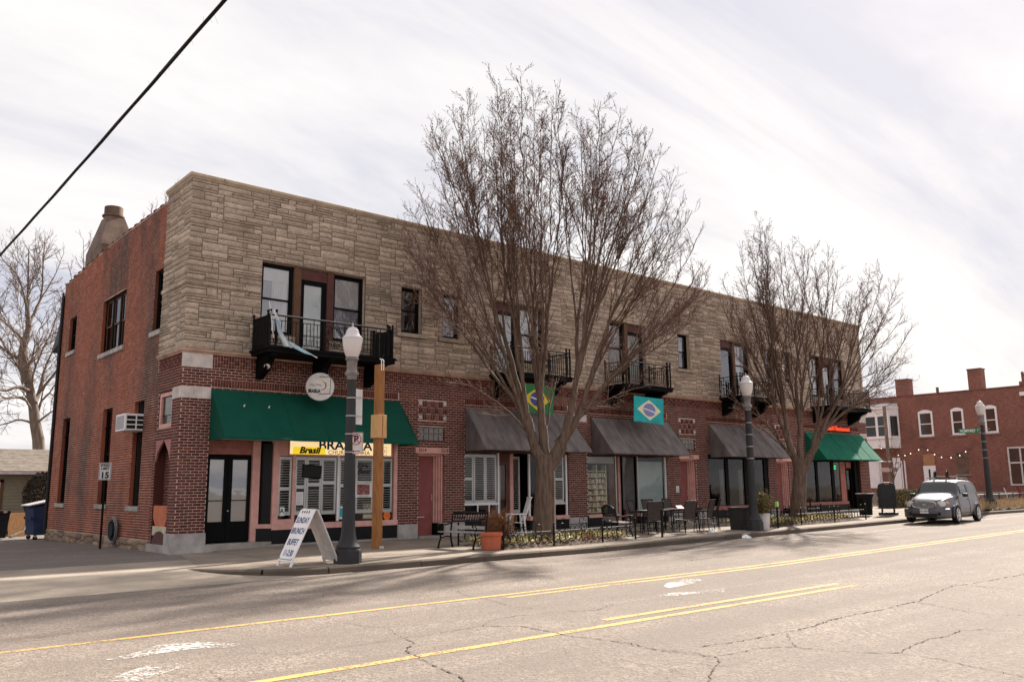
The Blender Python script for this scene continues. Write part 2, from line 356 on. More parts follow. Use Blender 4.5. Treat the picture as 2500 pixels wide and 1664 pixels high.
t.links.new(mixc(t, noise(t, wpos(t, (6, 6, 0.4)), 3, 2), (0.60, 0.545, 0.53), (0.70, 0.645, 0.63)), b.inputs['Base Color']); MAT['globe'] = m

# asphalt, paint and pavement
def asphalt_mat(name, c, worn=1.0):
    m, t, b = newmat(name); v = wpos(t)
    agg = nn(t, 'ShaderNodeTexVoronoi', Scale=42.0); t.links.new(v, agg.inputs['Vector'])
    fine = noise(t, v, 70, 3, 0.7); patch = noise(t, v, 0.45, 6, 0.62); streak = noise(t, wpos(t, (0.05, 1.0, 1)), 1.3, 5, 0.6); blot = noise(t, v, 2.2, 6, 0.7)
    col = mixc(t, ramp(t, agg.outputs['Color'], [(0.15, (0, 0, 0)), (0.85, (1, 1, 1))]), tuple(k * 0.5 for k in c), tuple(k * 1.52 for k in c))
    col = mixc(t, ramp(t, fine, [(0.35, (0, 0, 0)), (0.68, (1, 1, 1))]), mixc(t, 0.5, col, tuple(k * 0.5 for k in c)), col)
    col = mixc(t, ramp(t, patch, [(0.40, (0.42, 0.42, 0.42)), (0.58, (0, 0, 0))]), col, tuple(k * 0.60 for k in c))
    col = mixc(t, ramp(t, streak, [(0.40, (0.55 * worn,) * 3), (0.60, (0, 0, 0))]), col, tuple(k * 0.58 for k in c))
    col = mixc(t, ramp(t, blot, [(0.36, (0.5, 0.5, 0.5)), (0.52, (0, 0, 0))]), col, tuple(k * 0.66 for k in c))
    vo = nn(t, 'ShaderNodeTexVoronoi', Scale=0.42, feature='DISTANCE_TO_EDGE'); mpn = t.nodes.new('ShaderNodeVectorMath'); mpn.operation = 'ADD'
    nz = nn(t, 'ShaderNodeTexNoise', Scale=1.6, Detail=5.0); t.links.new(v, nz.inputs['Vector']); t.links.new(v, mpn.inputs[0]); t.links.new(nz.outputs['Color'], mpn.inputs[1]); t.links.new(mpn.outputs[0], vo.inputs['Vector'])
    crk = ramp(t, vo.outputs['Distance'], [(0.0, (1, 1, 1)), (0.006, (0, 0, 0))]); msk = ramp(t, noise(t, v, 0.35, 2), [(0.55, (0, 0, 0)), (0.62, (1, 1, 1))])
    col = mixc(t, vmath(t, 'MULTIPLY', vmath(t, 'MULTIPLY', crk, msk), 0.55), col, tuple(k * 0.3 for k in c))
    t.links.new(col, b.inputs['Base Color']); b.inputs['Roughness'].default_value = 0.92; b.inputs['Specular IOR Level'].default_value = 0.2
    bump(t, b, agg.outputs['Distance'], 0.5, 0.012); return m
ASP = (0.268, 0.219, 0.184)
MAT['asphalt'] = asphalt_mat('old_asphalt', ASP)
MAT['alley'] = asphalt_mat('alley_asphalt', (0.235, 0.20, 0.178))
def paint_mat(name, c, cover):
    m, t, b = newmat(name); v = wpos(t); w = noise(t, v, 26, 5, 0.75); w2 = noise(t, v, 1.3, 4)
    f = ramp(t, vmath(t, 'ADD', vmath(t, 'MULTIPLY', w, 0.75), vmath(t, 'MULTIPLY', w2, 0.35)), [(cover, (0, 0, 0)), (cover + 0.10, (1, 1, 1))])
    t.links.new(mixc(t, f, ASP, c), b.inputs['Base Color']); b.inputs['Roughness'].default_value = 0.85
    al = ramp(t, f, [(0.15, (0, 0, 0)), (0.4, (1, 1, 1))]); t.links.new(al, b.inputs['Alpha']); return m
MAT['yellow_line'] = paint_mat('yellow_road_paint', (0.56, 0.33, 0.085), 0.45)
MAT['white_mark'] = paint_mat('white_road_paint', (0.56, 0.52, 0.48), 0.53)
MAT['faded_line'] = paint_mat('faded_road_paint', (0.36, 0.315, 0.275), 0.47)
MAT['crack'] = M('crack_fill', (0.075, 0.060, 0.052), 0.95, 0.3, 20)
def slab_mat(name, c, cs):
    m, t, b = newmat(name); v = wpos(t)
    f = noise(t, v, 0.7, 6, 0.62); g = noise(t, v, 55, 3, 0.7)
    col = mixc(t, ramp(t, f, [(0.35, (0, 0, 0)), (0.65, (1, 1, 1))]), tuple(k * 0.72 for k in c), tuple(k * 1.12 for k in c))
    col = mixc(t, ramp(t, g, [(0.4, (0.25, 0.25, 0.25)), (0.6, (0, 0, 0))]), col, tuple(k * 0.5 for k in c))
    t.links.new(col, b.inputs['Base Color']); b.inputs['Roughness'].default_value = 0.92; b.inputs['Specular IOR Level'].default_value = 0.2; bump(t, b, g, 0.25, 0.01); return m
MAT['slab'] = slab_mat('pavement_concrete', (0.29, 0.238, 0.192), 1)
MAT['apron'] = slab_mat('apron_concrete', (0.36, 0.30, 0.242), 1)
MAT['kerb'] = slab_mat('kerb_stone', (0.125, 0.098, 0.078), 1)
MAT['soil'] = M('soil', (0.085, 0.058, 0.042), 0.95, 0.4, 6, 0.6, 30)
MAT['earth'] = M('far_ground', (0.19, 0.165, 0.135), 0.95, 0.3, 0.6)

# text as flat lettering
def text_mesh(txt, size, mat, ext=0.0, align='CENTER', shear=0.0, sx=1.0, bold=0.0):
    cu = bpy.data.curves.new('lettering', 'FONT'); cu.body = txt; cu.size = size; cu.align_x = align; cu.align_y = 'CENTER'; cu.extrude = ext; cu.shear = shear; cu.offset = bold; cu.resolution_u = 3
    o = bpy.data.objects.new('lettering', cu); COL.objects.link(o); bpy.context.view_layer.update()
    me = bpy.data.meshes.new_from_object(o.evaluated_get(bpy.context.evaluated_depsgraph_get())); bpy.data.objects.remove(o); bpy.data.curves.remove(cu)
    if sx != 1.0: me.transform(Matrix.Diagonal((sx, 1, 1, 1)))
    me.materials.clear(); me.materials.append(mat); me.name = 'lettering'; return me
FRONT = Matrix(((1, 0, 0), (0, 0, -1), (0, 1, 0)))          # text facing -Y
def put_text(txt, size, mat, parent, loc, rot=FRONT, name='lettering', **kw):
    me = text_mesh(txt, size, mat, **kw); o = bpy.data.objects.new(name, me); link(o, parent)
    o.matrix_local = Matrix.Translation(loc) @ rot.to_4x4(); return o
# ------------------------------------------------------------------ ground, road, pavement
def sheet(name, xs, ys, zf, mat, parent=None, kind='structure'):
    V = np.array([[x, y, zf(x, y)] for y in ys for x in xs]); nx = len(xs)
    F = np.array([[j * nx + i, j * nx + i + 1, (j + 1) * nx + i + 1, (j + 1) * nx + i] for j in range(len(ys) - 1) for i in range(nx - 1)])
    o = bpy.data.objects.new(name, np_mesh(name, V, F, mat)); link(o, parent)
    if parent is None: tag(o, kind=kind)
    return o
sheet('ground', [-900, 0, 900], [-900, 0, 1200], lambda x, y: -0.35, MAT['earth'])
xs = [-160, -80, -40, -20, -10, -4, 0, 4, 8.5] + [8.5 + 1.2 * k for k in range(1, 26)] + [45, 60, 90, 160]
road = sheet('road', xs, [-70, -40, -22, -14, -10, -6.12], lambda x, y: gr(x), MAT['asphalt'])
def slope(x): return min(1.0, max(0.0, (x + 0.1) / 2.0))
def pave(x, y): return gz(x) + 0.07 * slope(x) * min(1.0, max(0.0, (y + 6.0) / 6.0))
def apz(x, y): return 0.0 if y > -4.45 else (-0.14 if y < -6.3 else -0.14 * (-4.45 - y) / 1.85)
sheet('driveway_apron', [-40, -14, -6, -3, -1.2, 0, 1.4], [-6.5, -6.3, -5.8, -5.3, -4.85, -4.45, -3.2, -2.0], lambda x, y: apz(x, y) + 0.004, MAT['apron'])
sheet('alley', [-40, -14, -6, -3, -0.05], [-1.992, 2, 6, 10, 14, 20, 40], lambda x, y: -0.15 * min(1, max(0, (y - 4) / 9)), MAT['alley'])
sheet('rear_yard', [-0.05, 20, 60], [13.2, 20, 40], lambda x, y: -0.15, MAT['alley'])
# pavement slabs, each with its own joints
pvm = bpy.data.objects.new('sidewalk', None); link(pvm); tag(pvm, kind='structure')
base = sheet('bedding', [0.9 + 1.5 * k for k in range(0, 41)], [-6.1, 0.4], lambda x, y: pave(x, y) - 0.02, MAT['soil'], pvm)
rows = [(-6.03, -3.02), (-3.0, 0.25)]
for k in range(40):
    a, b_ = 0.9 + 1.5 * k, 0.9 + 1.5 * (k + 1) - 0.012
    if a > 47: break
    for r0, r1 in rows:
        if r0 < -4 and (6.0 < a < 11.4 or 17.9 < a < 24.9): r1_, parts = r1, [(-6.03, -5.25), (-3.28, r1)]
        else: parts = [(r0, r1)]
        for q0, q1 in parts:
            w = rnd.uniform(-0.003, 0.003); s_ = MB()
            top = [(a, q0, pave(a, q0) + w), (b_, q0, pave(b_, q0) + w), (b_, q1, pave(b_, q1) + w), (a, q1, pave(a, q1) + w)]
            s_.prism([(x, y, z - 0.1) for x, y, z in top], (0, 0, 0.1)); s_.build('slab', MAT['slab'], pvm)
tip = MB()
arc = [(-1.25, -4.45), (-1.08, -4.86), (-0.75, -5.32), (-0.30, -5.72), (0.25, -5.98), (0.89, -6.06)]
tip.prism([(x, y, -0.2) for x, y in arc] + [(0.89, -4.45, -0.2)], (0, 0, 0.207)); tip.build('slab', MAT['slab'], pvm)
t2 = MB(); t2.prism([(-1.1, -4.44, -0.1), (0.89, -4.44, -0.1), (0.89, 0.2, -0.1), (-0.11, 0.2, -0.1), (-0.11, -0.6, -0.1)], (0, 0, 0.107)); t2.build('slab', MAT['slab'], pvm)
# kerb of long stones
kerb = bpy.data.objects.new('kerb', None); link(kerb); tag(kerb, kind='structure')
def kerb_stone(path):
    n = len(path); m_ = MB(); vs = []
    for i, (x, y) in enumerate(path):
        p, q = path[max(i - 1, 0)], path[min(i + 1, n - 1)]; d = Vector((q[0] - p[0], q[1] - p[1])).normalized(); nx, ny = d.y, -d.x
        zt = gz(x) + 0.004 + rnd.uniform(-0.003, 0.003)
        low = 0.02 if x < -1.15 else 0.0
        for off, z in ((0.0, -0.3), (0.0, zt), (0.14 + rnd.uniform(-.004, .004), zt - 0.002), (0.18, zt - 0.03 - low), (0.195, -0.3)):
            vs.append((x + nx * off, y + ny * off, z))
    fs = []
    for i in range(n - 1):
        for j in range(4): fs.append((i * 5 + j, i * 5 + j + 1, (i + 1) * 5 + j + 1, (i + 1) * 5 + j))
    fs += [(0, 1, 2, 3, 4), tuple((n - 1) * 5 + j for j in (4, 3, 2, 1, 0))]
    m_.add(vs, fs); return m_.build('kerb_stone', MAT['kerb'], kerb, smooth=True, angle=50)
kerb_stone(arc[:4]); kerb_stone(arc[3:] )
x = 0.9
while x < 60:
    L = rnd.uniform(1.55, 2.5); kerb_stone([(x + (L - 0.015) * k / 4, -6.06) for k in range(5)]); x += L

# road markings
def strip_x(name, x0, x1, y, w, mat, step=1.5, dz=0.004):
    n = max(2, int((x1 - x0) / step)); s_ = MB()
    xs_ = [x0 + (x1 - x0) * k / n for k in range(n + 1)]
    vs = [(q, y + sgn * w / 2, gr(q) + dz) for q in xs_ for sgn in (-1, 1)]
    s_.add(vs, [(2 * k, 2 * k + 2, 2 * k + 3, 2 * k + 1) for k in range(n)]); return s_.build(name, mat, road)
strip_x('yellow_line', -60, 70, -11.46, 0.12, MAT['yellow_line'])
strip_x('yellow_line', 1.0, 70, -11.76, 0.11, MAT['yellow_line'])
strip_x('yellow_line', -60, 6.3, -14.76, 0.13, MAT['yellow_line'])
strip_x('yellow_line', 0.4, 6.3, -14.42, 0.12, MAT['yellow_line'])
strip_x('white_line', 7.2, 70, -7.85, 0.11, MAT['faded_line'])
MK = [[(-5.2, -12.69), (-4.81, -12.48), (-4.5, -12.2), (-4.11, -12.24), (-3.73, -12.79), (-3.95, -12.89), (-4.28, -12.7), (-4.68, -12.73), (-5.0, -12.77)], [(-5.48, -13.78), (-5.22, -13.5), (-4.96, -13.28), (-4.72, -13.26), (-4.55, -13.36), (-4.72, -13.64), (-5.04, -13.83), (-5.27, -13.98)], [(3.87, -12.54), (4.4, -12.21), (5.01, -12.08), (5.23, -12.31), (5.03, -12.49), (4.34, -12.68), (3.76, -12.76)], [(2.82, -13.31), (3.27, -13.2), (3.62, -13.4), (4.11, -13.44), (4.4, -13.42), (3.9, -13.8), (3.55, -13.6), (2.99, -13.49)]]
for pts in MK:
    MB().poly([(x, y, gr(x) + 0.004) for x, y in pts]).build('worn_arrow_marking', MAT['white_mark'], road)
CRK = {'A': [(-3.03, -8.87), (-2.93, -9.25), (-2.74, -9.76), (-2.34, -9.96), (-2.21, -10.29), (-2.08, -10.69), (-2.01, -11.34), (-2.13, -12.07), (-2.11, -12.68), (-1.96, -13.0), (-2.13, -13.43), (-2.23, -13.73)], 'A2': [(-2.23, -13.73), (-2.31, -14.09), (-2.65, -14.41), (-2.76, -14.8), (-2.84, -15.09), (-2.94, -15.5), (-2.97, -15.78), (-3.16, -16.18)], 'B': [(-2.23, -13.73), (-1.91, -13.77), (-1.5, -13.73), (-1.03, -13.69), (-0.59, -13.37), (-0.12, -13.34), (0.4, -13.45), (0.98, -13.74), (1.65, -13.45)], 'C': [(-1.03, -13.69), (-0.7, -14.06), (-0.69, -14.44), (-0.75, -14.84), (-0.74, -15.14), (-0.66, -15.38), (-0.64, -15.65), (-0.69, -15.86), (-0.7, -16.17), (-0.62, -16.37), (-0.55, -16.61), (-0.64, -16.93)], 'D': [(0.99, -10.08), (0.99, -10.46), (0.68, -11.15), (0.67, -11.69), (0.39, -12.58), (0.45, -13.03)], 'E': [(-4.2, -13.23), (-3.91, -13.35), (-3.68, -13.73), (-3.39, -13.76), (-2.76, -13.77), (-2.23, -13.73)], 'F': [(-0.6, -15.68), (-0.68, -16.18), (-0.69, -16.41), (-0.61, -16.64), (-0.54, -16.86), (-0.82, -17.11), (-1.04, -17.2), (-1.36, -17.37), (-1.6, -17.57)], 'F2': [(-0.54, -16.86), (-0.24, -16.9), (0.16, -16.93), (0.44, -17.07), (0.49, -17.24), (0.53, -17.47), (0.68, -17.73), (0.76, -17.86), (0.94, -18.03), (1.46, -17.93), (1.96, -17.88), (2.24, -17.95), (2.8, -17.89), (3.03, -18.04), (3.17, -18.33)], 'G': [(-0.21, -16.44), (0.26, -16.51), (0.8, -16.55), (1.25, -16.53), (1.44, -16.56), (1.82, -16.54), (2.35, -16.45), (2.79, -16.42), (3.19, -16.42), (3.75, -16.46), (4.59, -16.4), (4.96, -16.41), (6.04, -16.17), (7.31, -15.93), (7.72, -16.02), (8.43, -16.05), (9.27, -16.08), (10.19, -16.16)], 'H': [(1.21, -16.58), (0.74, -16.91), (0.5, -17.13), (0.46, -17.34)], 'I': [(4.88, -16.45), (4.65, -16.81), (4.41, -17.23), (4.33, -17.55), (4.6, -18.02)], 'J': [(7.49, -15.78), (7.6, -16.07), (7.5, -16.3), (7.48, -16.6), (7.39, -16.91)], 'K': [(2.67, -13.71), (2.76, -14.06), (2.96, -14.45), (2.93, -14.85), (2.95, -15.45), (2.94, -15.98)], 'L': [(0.94, -18.03), (0.93, -18.25), (0.9, -18.49), (0.8, -18.75), (0.71, -19.06), (0.64, -19.34)], 'M': [(-5.78, -13.2), (-5.49, -13.23), (-5.14, -13.24), (-4.82, -14.03), (-4.58, -13.94), (-4.68, -14.54)], 'N': [(-5.17, -7.61), (-4.91, -7.67), (-4.53, -7.86)], 'O': [(13.36, -9.34), (13.84, -9.53), (14.5, -9.47), (15.14, -9.87)], 'P': [(8.3, -9.58), (9.36, -9.59), (10.15, -9.57), (10.64, -9.69)]}
WID = {'A': .013, 'A2': .034, 'B': .016, 'C': .026, 'D': .014, 'E': .012, 'F': .024, 'F2': .022, 'G': .03, 'H': .016, 'I': .016, 'J': .03, 'K': .013, 'L': .016, 'M': .012, 'N': .02, 'O': .05, 'P': .04}
for key, pts in CRK.items():
    fine = []
    for (ax, ay), (bx_, by_) in zip(pts[:-1], pts[1:]):
        L = math.hypot(bx_ - ax, by_ - ay); n = max(2, int(L / 0.045))
        for k in range(n):
            f_ = k / n; fine.append((ax + (bx_ - ax) * f_ + rnd.gauss(0, 0.012), ay + (by_ - ay) * f_ + rnd.gauss(0, 0.012)))
    vs = []
    for i, (px, py) in enumerate(fine):
        q = fine[min(i + 1, len(fine) - 1)]; p = fine[max(i - 1, 0)]; d = Vector((q[0] - p[0], q[1] - p[1])); d = d.normalized() if d.length else Vector((1, 0))
        w = WID[key] * rnd.choice([0.1, 0.2, 0.35, 0.6, 0.9]) * 0.5
        vs += [(px - d.y * w, py + d.x * w, gr(px) + 0.007), (px + d.y * w, py - d.x * w, gr(px) + 0.007)]
    MB().add(vs, [(2 * k, 2 * k + 2, 2 * k + 3, 2 * k + 1) for k in range(len(fine) - 1)]).build('crack', MAT['crack'], road)

# ------------------------------------------------------------------ the corner building
SX = -0.13
BL = thing('corner_building', (0, 0, 0), 'long two-storey corner building, red brick below and tan stone above', 'building')
class PF:     # front: u = x, d = depth into the wall, w = z
    @staticmethod
    def p(u, d, w): return (u, d, w)
class PS:     # side: u = y
    @staticmethod
    def p(u, d, w): return (SX + d, u, w)
def pbox(mb, P, u0, u1, d0, d1, w0, w1, m=0):
    a, b_ = P.p(u0, d0, w0), P.p(u1, d1, w1)
    return mb.box(min(a[0], b_[0]), max(a[0], b_[0]), min(a[1], b_[1]), max(a[1], b_[1]), w0, w1, m)
def pmap(P, A): # A (n,3) as u,d,w
    return A if P is PF else np.stack([SX + A[:, 1], A[:, 0], A[:, 2]], 1)
def wall_sheet(name, P, u0, u1, w0, w1, ops, mat, d=0.0, top=None):
    us = sorted({u0, u1, *[k for o in ops for k in o[:2] if u0 < k < u1]}); ws = sorted({w0, w1, *[k for o in ops for k in o[2:4] if w0 < k < w1]})
    s_ = MB()
    for a, b_ in zip(us[:-1], us[1:]):
        for c, e_ in zip(ws[:-1], ws[1:]):
            mu, mw_ = (a + b_) / 2, (c + e_) / 2
            if any(o[0] < mu < o[1] and o[2] < mw_ < o[3] for o in ops): continue
            s_.poly([P.p(a, d, c), P.p(b_, d, c), P.p(b_, d, e_), P.p(a, d, e_)])
    return s_.build(name, mat, BL)
def bricks(zone, excl, h, L, j, w0, vertical=False, topf=None, jitter=0.0):
    """rectangles (u0,u1,w0,w1,full) of a running bond in zone = (u0,u1,w0,w1) without the excluded rectangles"""
    out = []; u0, u1, z0, z1 = zone; n = int(round((z1 - z0) / h))
    for k in range(n):
        a, b_ = z0 + k * h, z0 + (k + 1) * h; mid = (a + b_) / 2
        iv = [(u0, u1)]
        for e_ in excl:
            if e_[2] < mid < e_[3]:
                nv = []
                for p, q in iv:
                    if e_[1] <= p or e_[0] >= q: nv.append((p, q)); continue
                    if e_[0] > p: nv.append((p, e_[0]))
                    if e_[1] < q: nv.append((e_[1], q))
                iv = nv
        off = (k % 2) * L / 2 + (0.25 * L if not vertical and k % 5 == 3 and jitter else 0)
        for p, q in iv:
            i0 = int(math.floor((p - off) / L))
            i = i0
            while off + i * L < q:
                s0, s1 = max(p, off + i * L + j / 2), min(q, off + (i + 1) * L - j / 2); i += 1
                if s1 - s0 < 0.035: continue
                if topf and b_ > topf((s0 + s1) / 2): continue
                out.append((s0, s1, a + j / 2, b_ - j / 2, 1 if abs((s1 - s0) - (L - j)) < 1e-4 else 0))
    return out
def soldier(u0, u1, w0, w1, w=0.078, j=0.012, rows=1, excl=(), stagger=False):
    out = []; k = 0; u = u0
    while u + w <= u1 + 0.01:
        hh = (w1 - w0) / rows; sh = (hh * 0.5 if stagger and (k // 2) % 2 else 0.0)
        cuts = [w0] + [w0 + sh + hh * r for r in range(1 if not sh else 0, rows + 1) if w0 < w0 + sh + hh * r < w1 - 0.01] + [w1]
        for a, b_ in zip(cuts[:-1], cuts[1:]):
            mu, mz = u + w / 2, (a + b_) / 2
            if any(e_[0] < mu < e_[1] and e_[2] < mz < e_[3] for e_ in excl): continue
            out.append((u + j / 2, u + w - j / 2, a + j / 2, b_ - j / 2, 0))
        u += w; k += 1
    return out
def brick_mesh(name, rects, P, proud, mat, back=0.004):
    R_ = np.array([r[:4] for r in rects]); n = len(R_); pr = -(proud + rng.uniform(-0.002, 0.003, n))
    u0, u1, w0, w1 = R_.T; bk = np.full(n, back)
    A = np.stack([np.stack([u0, pr, w0], 1), np.stack([u1, pr, w0], 1), np.stack([u1, pr, w1], 1), np.stack([u0, pr, w1], 1),
                  np.stack([u0, bk, w0], 1), np.stack([u1, bk, w0], 1), np.stack([u1, bk, w1], 1), np.stack([u0, bk, w1], 1)], 1).reshape(-1, 3)
    q = np.array([[0, 1, 2, 3], [0, 4, 5, 1], [1, 5, 6, 2], [2, 6, 7, 3], [3, 7, 4, 0]])
    F = (np.arange(n)[:, None, None] * 8 + q[None]).reshape(-1, 4)
    return np_mesh(name, pmap(P, A), F, mat, np.repeat(rng.random(n), 5))
def ashlar(u0, u1, w0, w1, excl, seed, unit=0.078):
    """random ashlar: stones of one to three units high"""
    r = random.Random(seed); du = 0.06; nu = int(round((u1 - u0) / du)); nw = int(round((w1 - w0) / unit)); uh = (w1 - w0) / nw
    occ = np.zeros((nw, nu), bool)
    for e_ in excl:
        occ[max(0, int(round((e_[2] - w0) / uh))):max(0, int(round((e_[3] - w0) / uh))), max(0, int(round((e_[0] - u0) / du))):max(0, int(round((e_[1] - u0) / du)))] = True
    out = []
    for k in range(nw):
        i = 0
        while i < nu:
            if occ[k, i]: i += 1; continue
            h = r.choice([1, 1, 1, 2, 2, 2, 2, 3]); wmax = r.randint(6, 16)
            if r.random() < 0.08: h, wmax = 2, 2
            h = min(h, nw - k); e_ = i
            while e_ < nu and not occ[k, e_] and e_ - i < wmax: e_ += 1
            rem = 0
            while e_ + rem < nu and not occ[k, e_ + rem] and rem < 3: rem += 1
            if rem < 3: e_ += rem
            while h > 1 and occ[k:k + h, i:e_].any(): h -= 1
            occ[k:k + h, i:e_] = True
            out.append((u0 + i * du, u0 + e_ * du, w0 + k * uh, w0 + (k + h) * uh)); i = e_
    return out
def stone_verts(r_, j, rg):
    a, b_, c, e_ = r_[0] + j / 2, r_[1] - j / 2, r_[2] + j / 2, r_[3] - j / 2; ins = min(0.022, (e_ - c) * 0.2)
    us = [a, a + ins, a + (b_ - a) * 0.36, a + (b_ - a) * 0.68, b_ - ins, b_]; ws = [c, c + ins, c + (e_ - c) * 0.5, e_ - ins, e_]
    V = []
    for jj, w in enumerate(ws):
        for ii, u in enumerate(us):
            edge = ii in (0, 5) or jj in (0, 4)
            V.append((u + (0 if edge else rg.uniform(-.006, .006)), -0.003 + rg.uniform(-.002, 0) if edge else -(0.022 + rg.uniform(-0.008, 0.014)), w))
    return V
SQ = np.array([[j * 6 + i, j * 6 + i + 1, (j + 1) * 6 + i + 1, (j + 1) * 6 + i] for j in range(4) for i in range(5)])

# openings of the front: u0, u1, w0, w1
ST = [(0.66, 6.58), (9.16, 13.88), (14.87, 19.45), (22.2, 26.7), (29.75, 35.2)]
DO = [(7.33, 8.34), (20.32, 21.35), (27.42, 28.45)]
OPL = [(a, b_, 0.0, 2.92) for a, b_ in ST] + [(a, b_, 0.10, 2.66) for a, b_ in DO] + [(a, b_, 3.05, 3.51) for a, b_ in DO]
B1 = [(1.95, 3.05, 5.95, 8.0), (3.05, 4.12, 5.42, 8.0), (4.12, 5.28, 5.95, 8.0)]
B5 = [(30.91, 32.05, 5.95, 8.0), (32.05, 33.12, 5.42, 8.0), (33.12, 34.26, 5.95, 8.0)]
B2 = [(10.45, 11.55, 5.42, 8.0), (11.55, 12.8, 5.95, 8.0)]
B3 = [(16.2, 17.25, 5.95, 8.0), (17.25, 18.38, 5.42, 8.0)]
B4 = [(23.48, 24.5, 5.42, 8.0), (24.5, 25.72, 5.95, 8.0)]
SW = [(6.64, 7.38), (8.26, 8.98), (20.52, 21.26), (27.0, 27.75), (28.58, 29.3)]
OPU = B1 + B2 + B3 + B4 + B5 + [(a, b_, 6.47, 7.95) for a, b_ in SW]
XE = 36.2; ZB, ZS, ZT = 5.18, 5.28, 9.98
wall_sheet('lower_wall', PF, SX, XE, -0.2, ZB + 0.05, OPL, MAT['mortar'])
wall_sheet('upper_wall', PF, SX, XE, ZB + 0.05, ZT + 0.1, OPU, MAT['stone_joint'])
# side openings
OSD = [(0.62, 1.68, 3.25, 4.23), (0.55, 1.72, 0.2, 2.95)]
OSO = [(1.93, 2.64, 6.08, 7.88), (5.36, 7.86, 6.08, 7.9), (11.25, 12.22, 6.7, 8.0), (11.08, 12.08, 1.2, 4.22), (5.98, 7.0, 1.2, 4.2), (2.92, 3.8, 1.17, 4.17)]
YE = 13.35
def ztop(y): return 9.82 if y < 8 else 9.82 - (y - 8) * 0.056
wall_sheet('side_wall_corner', PS, 0.0, 1.9, -0.2, ZB + 0.05, OSD, MAT['mortar'])
wall_sheet('side_wall_upper', PS, 0.0, 1.9, ZB + 0.05, ZT + 0.1, [], MAT['stone_joint'])
ysteps = [1.9, 8.0, 8.9, 9.8, 10.7, 11.6, 12.5, YE]
for a, b_ in zip(ysteps[:-1], ysteps[1:]):
    wall_sheet('side_wall', PS, a, b_, -0.3, ztop(b_) + 0.01, [o for o in OSO if o[1] > a and o[0] < b_], MAT['mortar_old'])
# reveals
def reveal(P, o, depth, mat, name='reveal'):
    s_ = MB(); u0, u1, w0, w1 = o[:4]
    for q in ([(u0, 0, w0), (u0, depth, w0), (u0, depth, w1), (u0, 0, w1)], [(u1, 0, w0), (u1, 0, w1), (u1, depth, w1), (u1, depth, w0)],
              [(u0, 0, w1), (u0, depth, w1), (u1, depth, w1), (u1, 0, w1)], [(u0, 0, w0), (u1, 0, w0), (u1, depth, w0), (u0, depth, w0)]):
        s_.poly([P.p(*k) for k in q])
    return s_.build(name, mat, BL)
for a, b_ in SW: reveal(PF, (a, b_, 6.47, 7.95), 0.26, MAT['stone'])
for g in (B1, B2, B3, B4, B5): reveal(PF, (g[0][0], g[-1][1], 5.42, 8.0), 0.26, MAT['stone'])
for a, b_ in DO: reveal(PF, (a, b_, 0.10, 2.66), 0.45, MAT['pink_dull']); reveal(PF, (a, b_, 3.05, 3.51), 0.15, MAT['brick'])
for a, b_ in ST: reveal(PF, (a, b_, 0.02, 2.92), 0.5, MAT['brown_red'])
for o in OSO: reveal(PS, o, 0.22, MAT['brick_old'])
for o in OSD: reveal(PS, o, 0.28, MAT['brick'])

# brick faces of the front and the corner
H = 0.076
sold_x = [(0.66, 6.6), (9.16, 13.95), (15.05, 19.6), (22.2, 26.9), (29.95, 35.4)]
CH = [(a - 0.0, b_ + 0.07, 3.72, 4.34) for a, b_ in DO]
WB = [(SX - 0.03, 0.655, 3.98, 4.28), (14.14, 14.88, 3.96, 4.23), (35.45, XE, 3.96, 4.23), (SX - 0.03, 0.655, 4.80, 5.18), (35.5, XE, 4.80, 5.18)]
exF = OPL + [(a, b_, 4.31, 4.53) for a, b_ in sold_x] + CH + WB + [(a - 0.02, b_ + 0.02, 2.62, 2.88) for a, b_ in DO]
rf = bricks((SX - 0.012, XE, 0.5, 0.5 + 57 * H), exF, H, 0.215, 0.016, 0)
so_ = soldier(SX - 0.012, XE, 0.5 + 57 * H, ZB, 0.0775, 0.012, 2, WB, True)
for a, b_ in sold_x: so_ += soldier(a, b_, 4.31, 4.528, 0.0775, 0.012, 1)
for a, b_, c, e_ in CH:
    for r_ in range(3):
        for k in range(14):
            u = a + 0.0775 * k; z = c + 0.206 * r_
            if (k // 2 + r_) % 2: so_ += [(u + .006, u + .0715, z + .006, z + .2, 0)]
            elif k % 2 == 0: so_ += [(u + .006, u + .149, z + .006 + .066 * q, z + .066 * q + .055, 0) for q in range(3)]
def fdist(r_): return (Vector(((r_[0] + r_[1]) / 2, 0, (r_[2] + r_[3]) / 2)) - CAM).length
full = sorted([r_ for r_ in rf if r_[4]], key=fdist)[:300]; fs_ = set(full)
rest = [r_ for r_ in rf if r_ not in fs_] + so_
o = bpy.data.objects.new('brickwork', brick_mesh('brickwork', rest, PF, 0.008, MAT['brick'])); link(o, BL); tag(o, kind='stuff')
bm_ = brick_mesh('brick', [(-0.0995, 0.0995, -0.030, 0.030)], PF, 0.008, MAT['brick'])
for r_ in full:
    o = bpy.data.objects.new('brick', bm_); link(o, BL); o.location = ((r_[0] + r_[1]) / 2, rnd.uniform(-.002, .002), (r_[2] + r_[3]) / 2)
exS = OSD + [(0, 0.62, 3.98, 4.28), (-0.1, 0.03, 4.8, 5.2)]
rs = bricks((0.0, 1.9, 0.5, 0.5 + 57 * H), exS, H, 0.215, 0.016, 0) + soldier(0.0, 1.9, 0.5 + 57 * H, ZB, 0.0775, 0.012, 2, (), True)
rs += bricks((1.735, 1.9, 0.2, 0.5), [], H, 0.215, 0.016, 0)
o = bpy.data.objects.new('brickwork', brick_mesh('brickwork', rs, PS, 0.008, MAT['brick'])); link(o, BL); tag(o, kind='stuff')
ro = bricks((1.9, YE, 0.28, 0.28 + 136 * 0.0715), OSO, 0.0715, 0.212, 0.0155, 0, topf=ztop, jitter=1)
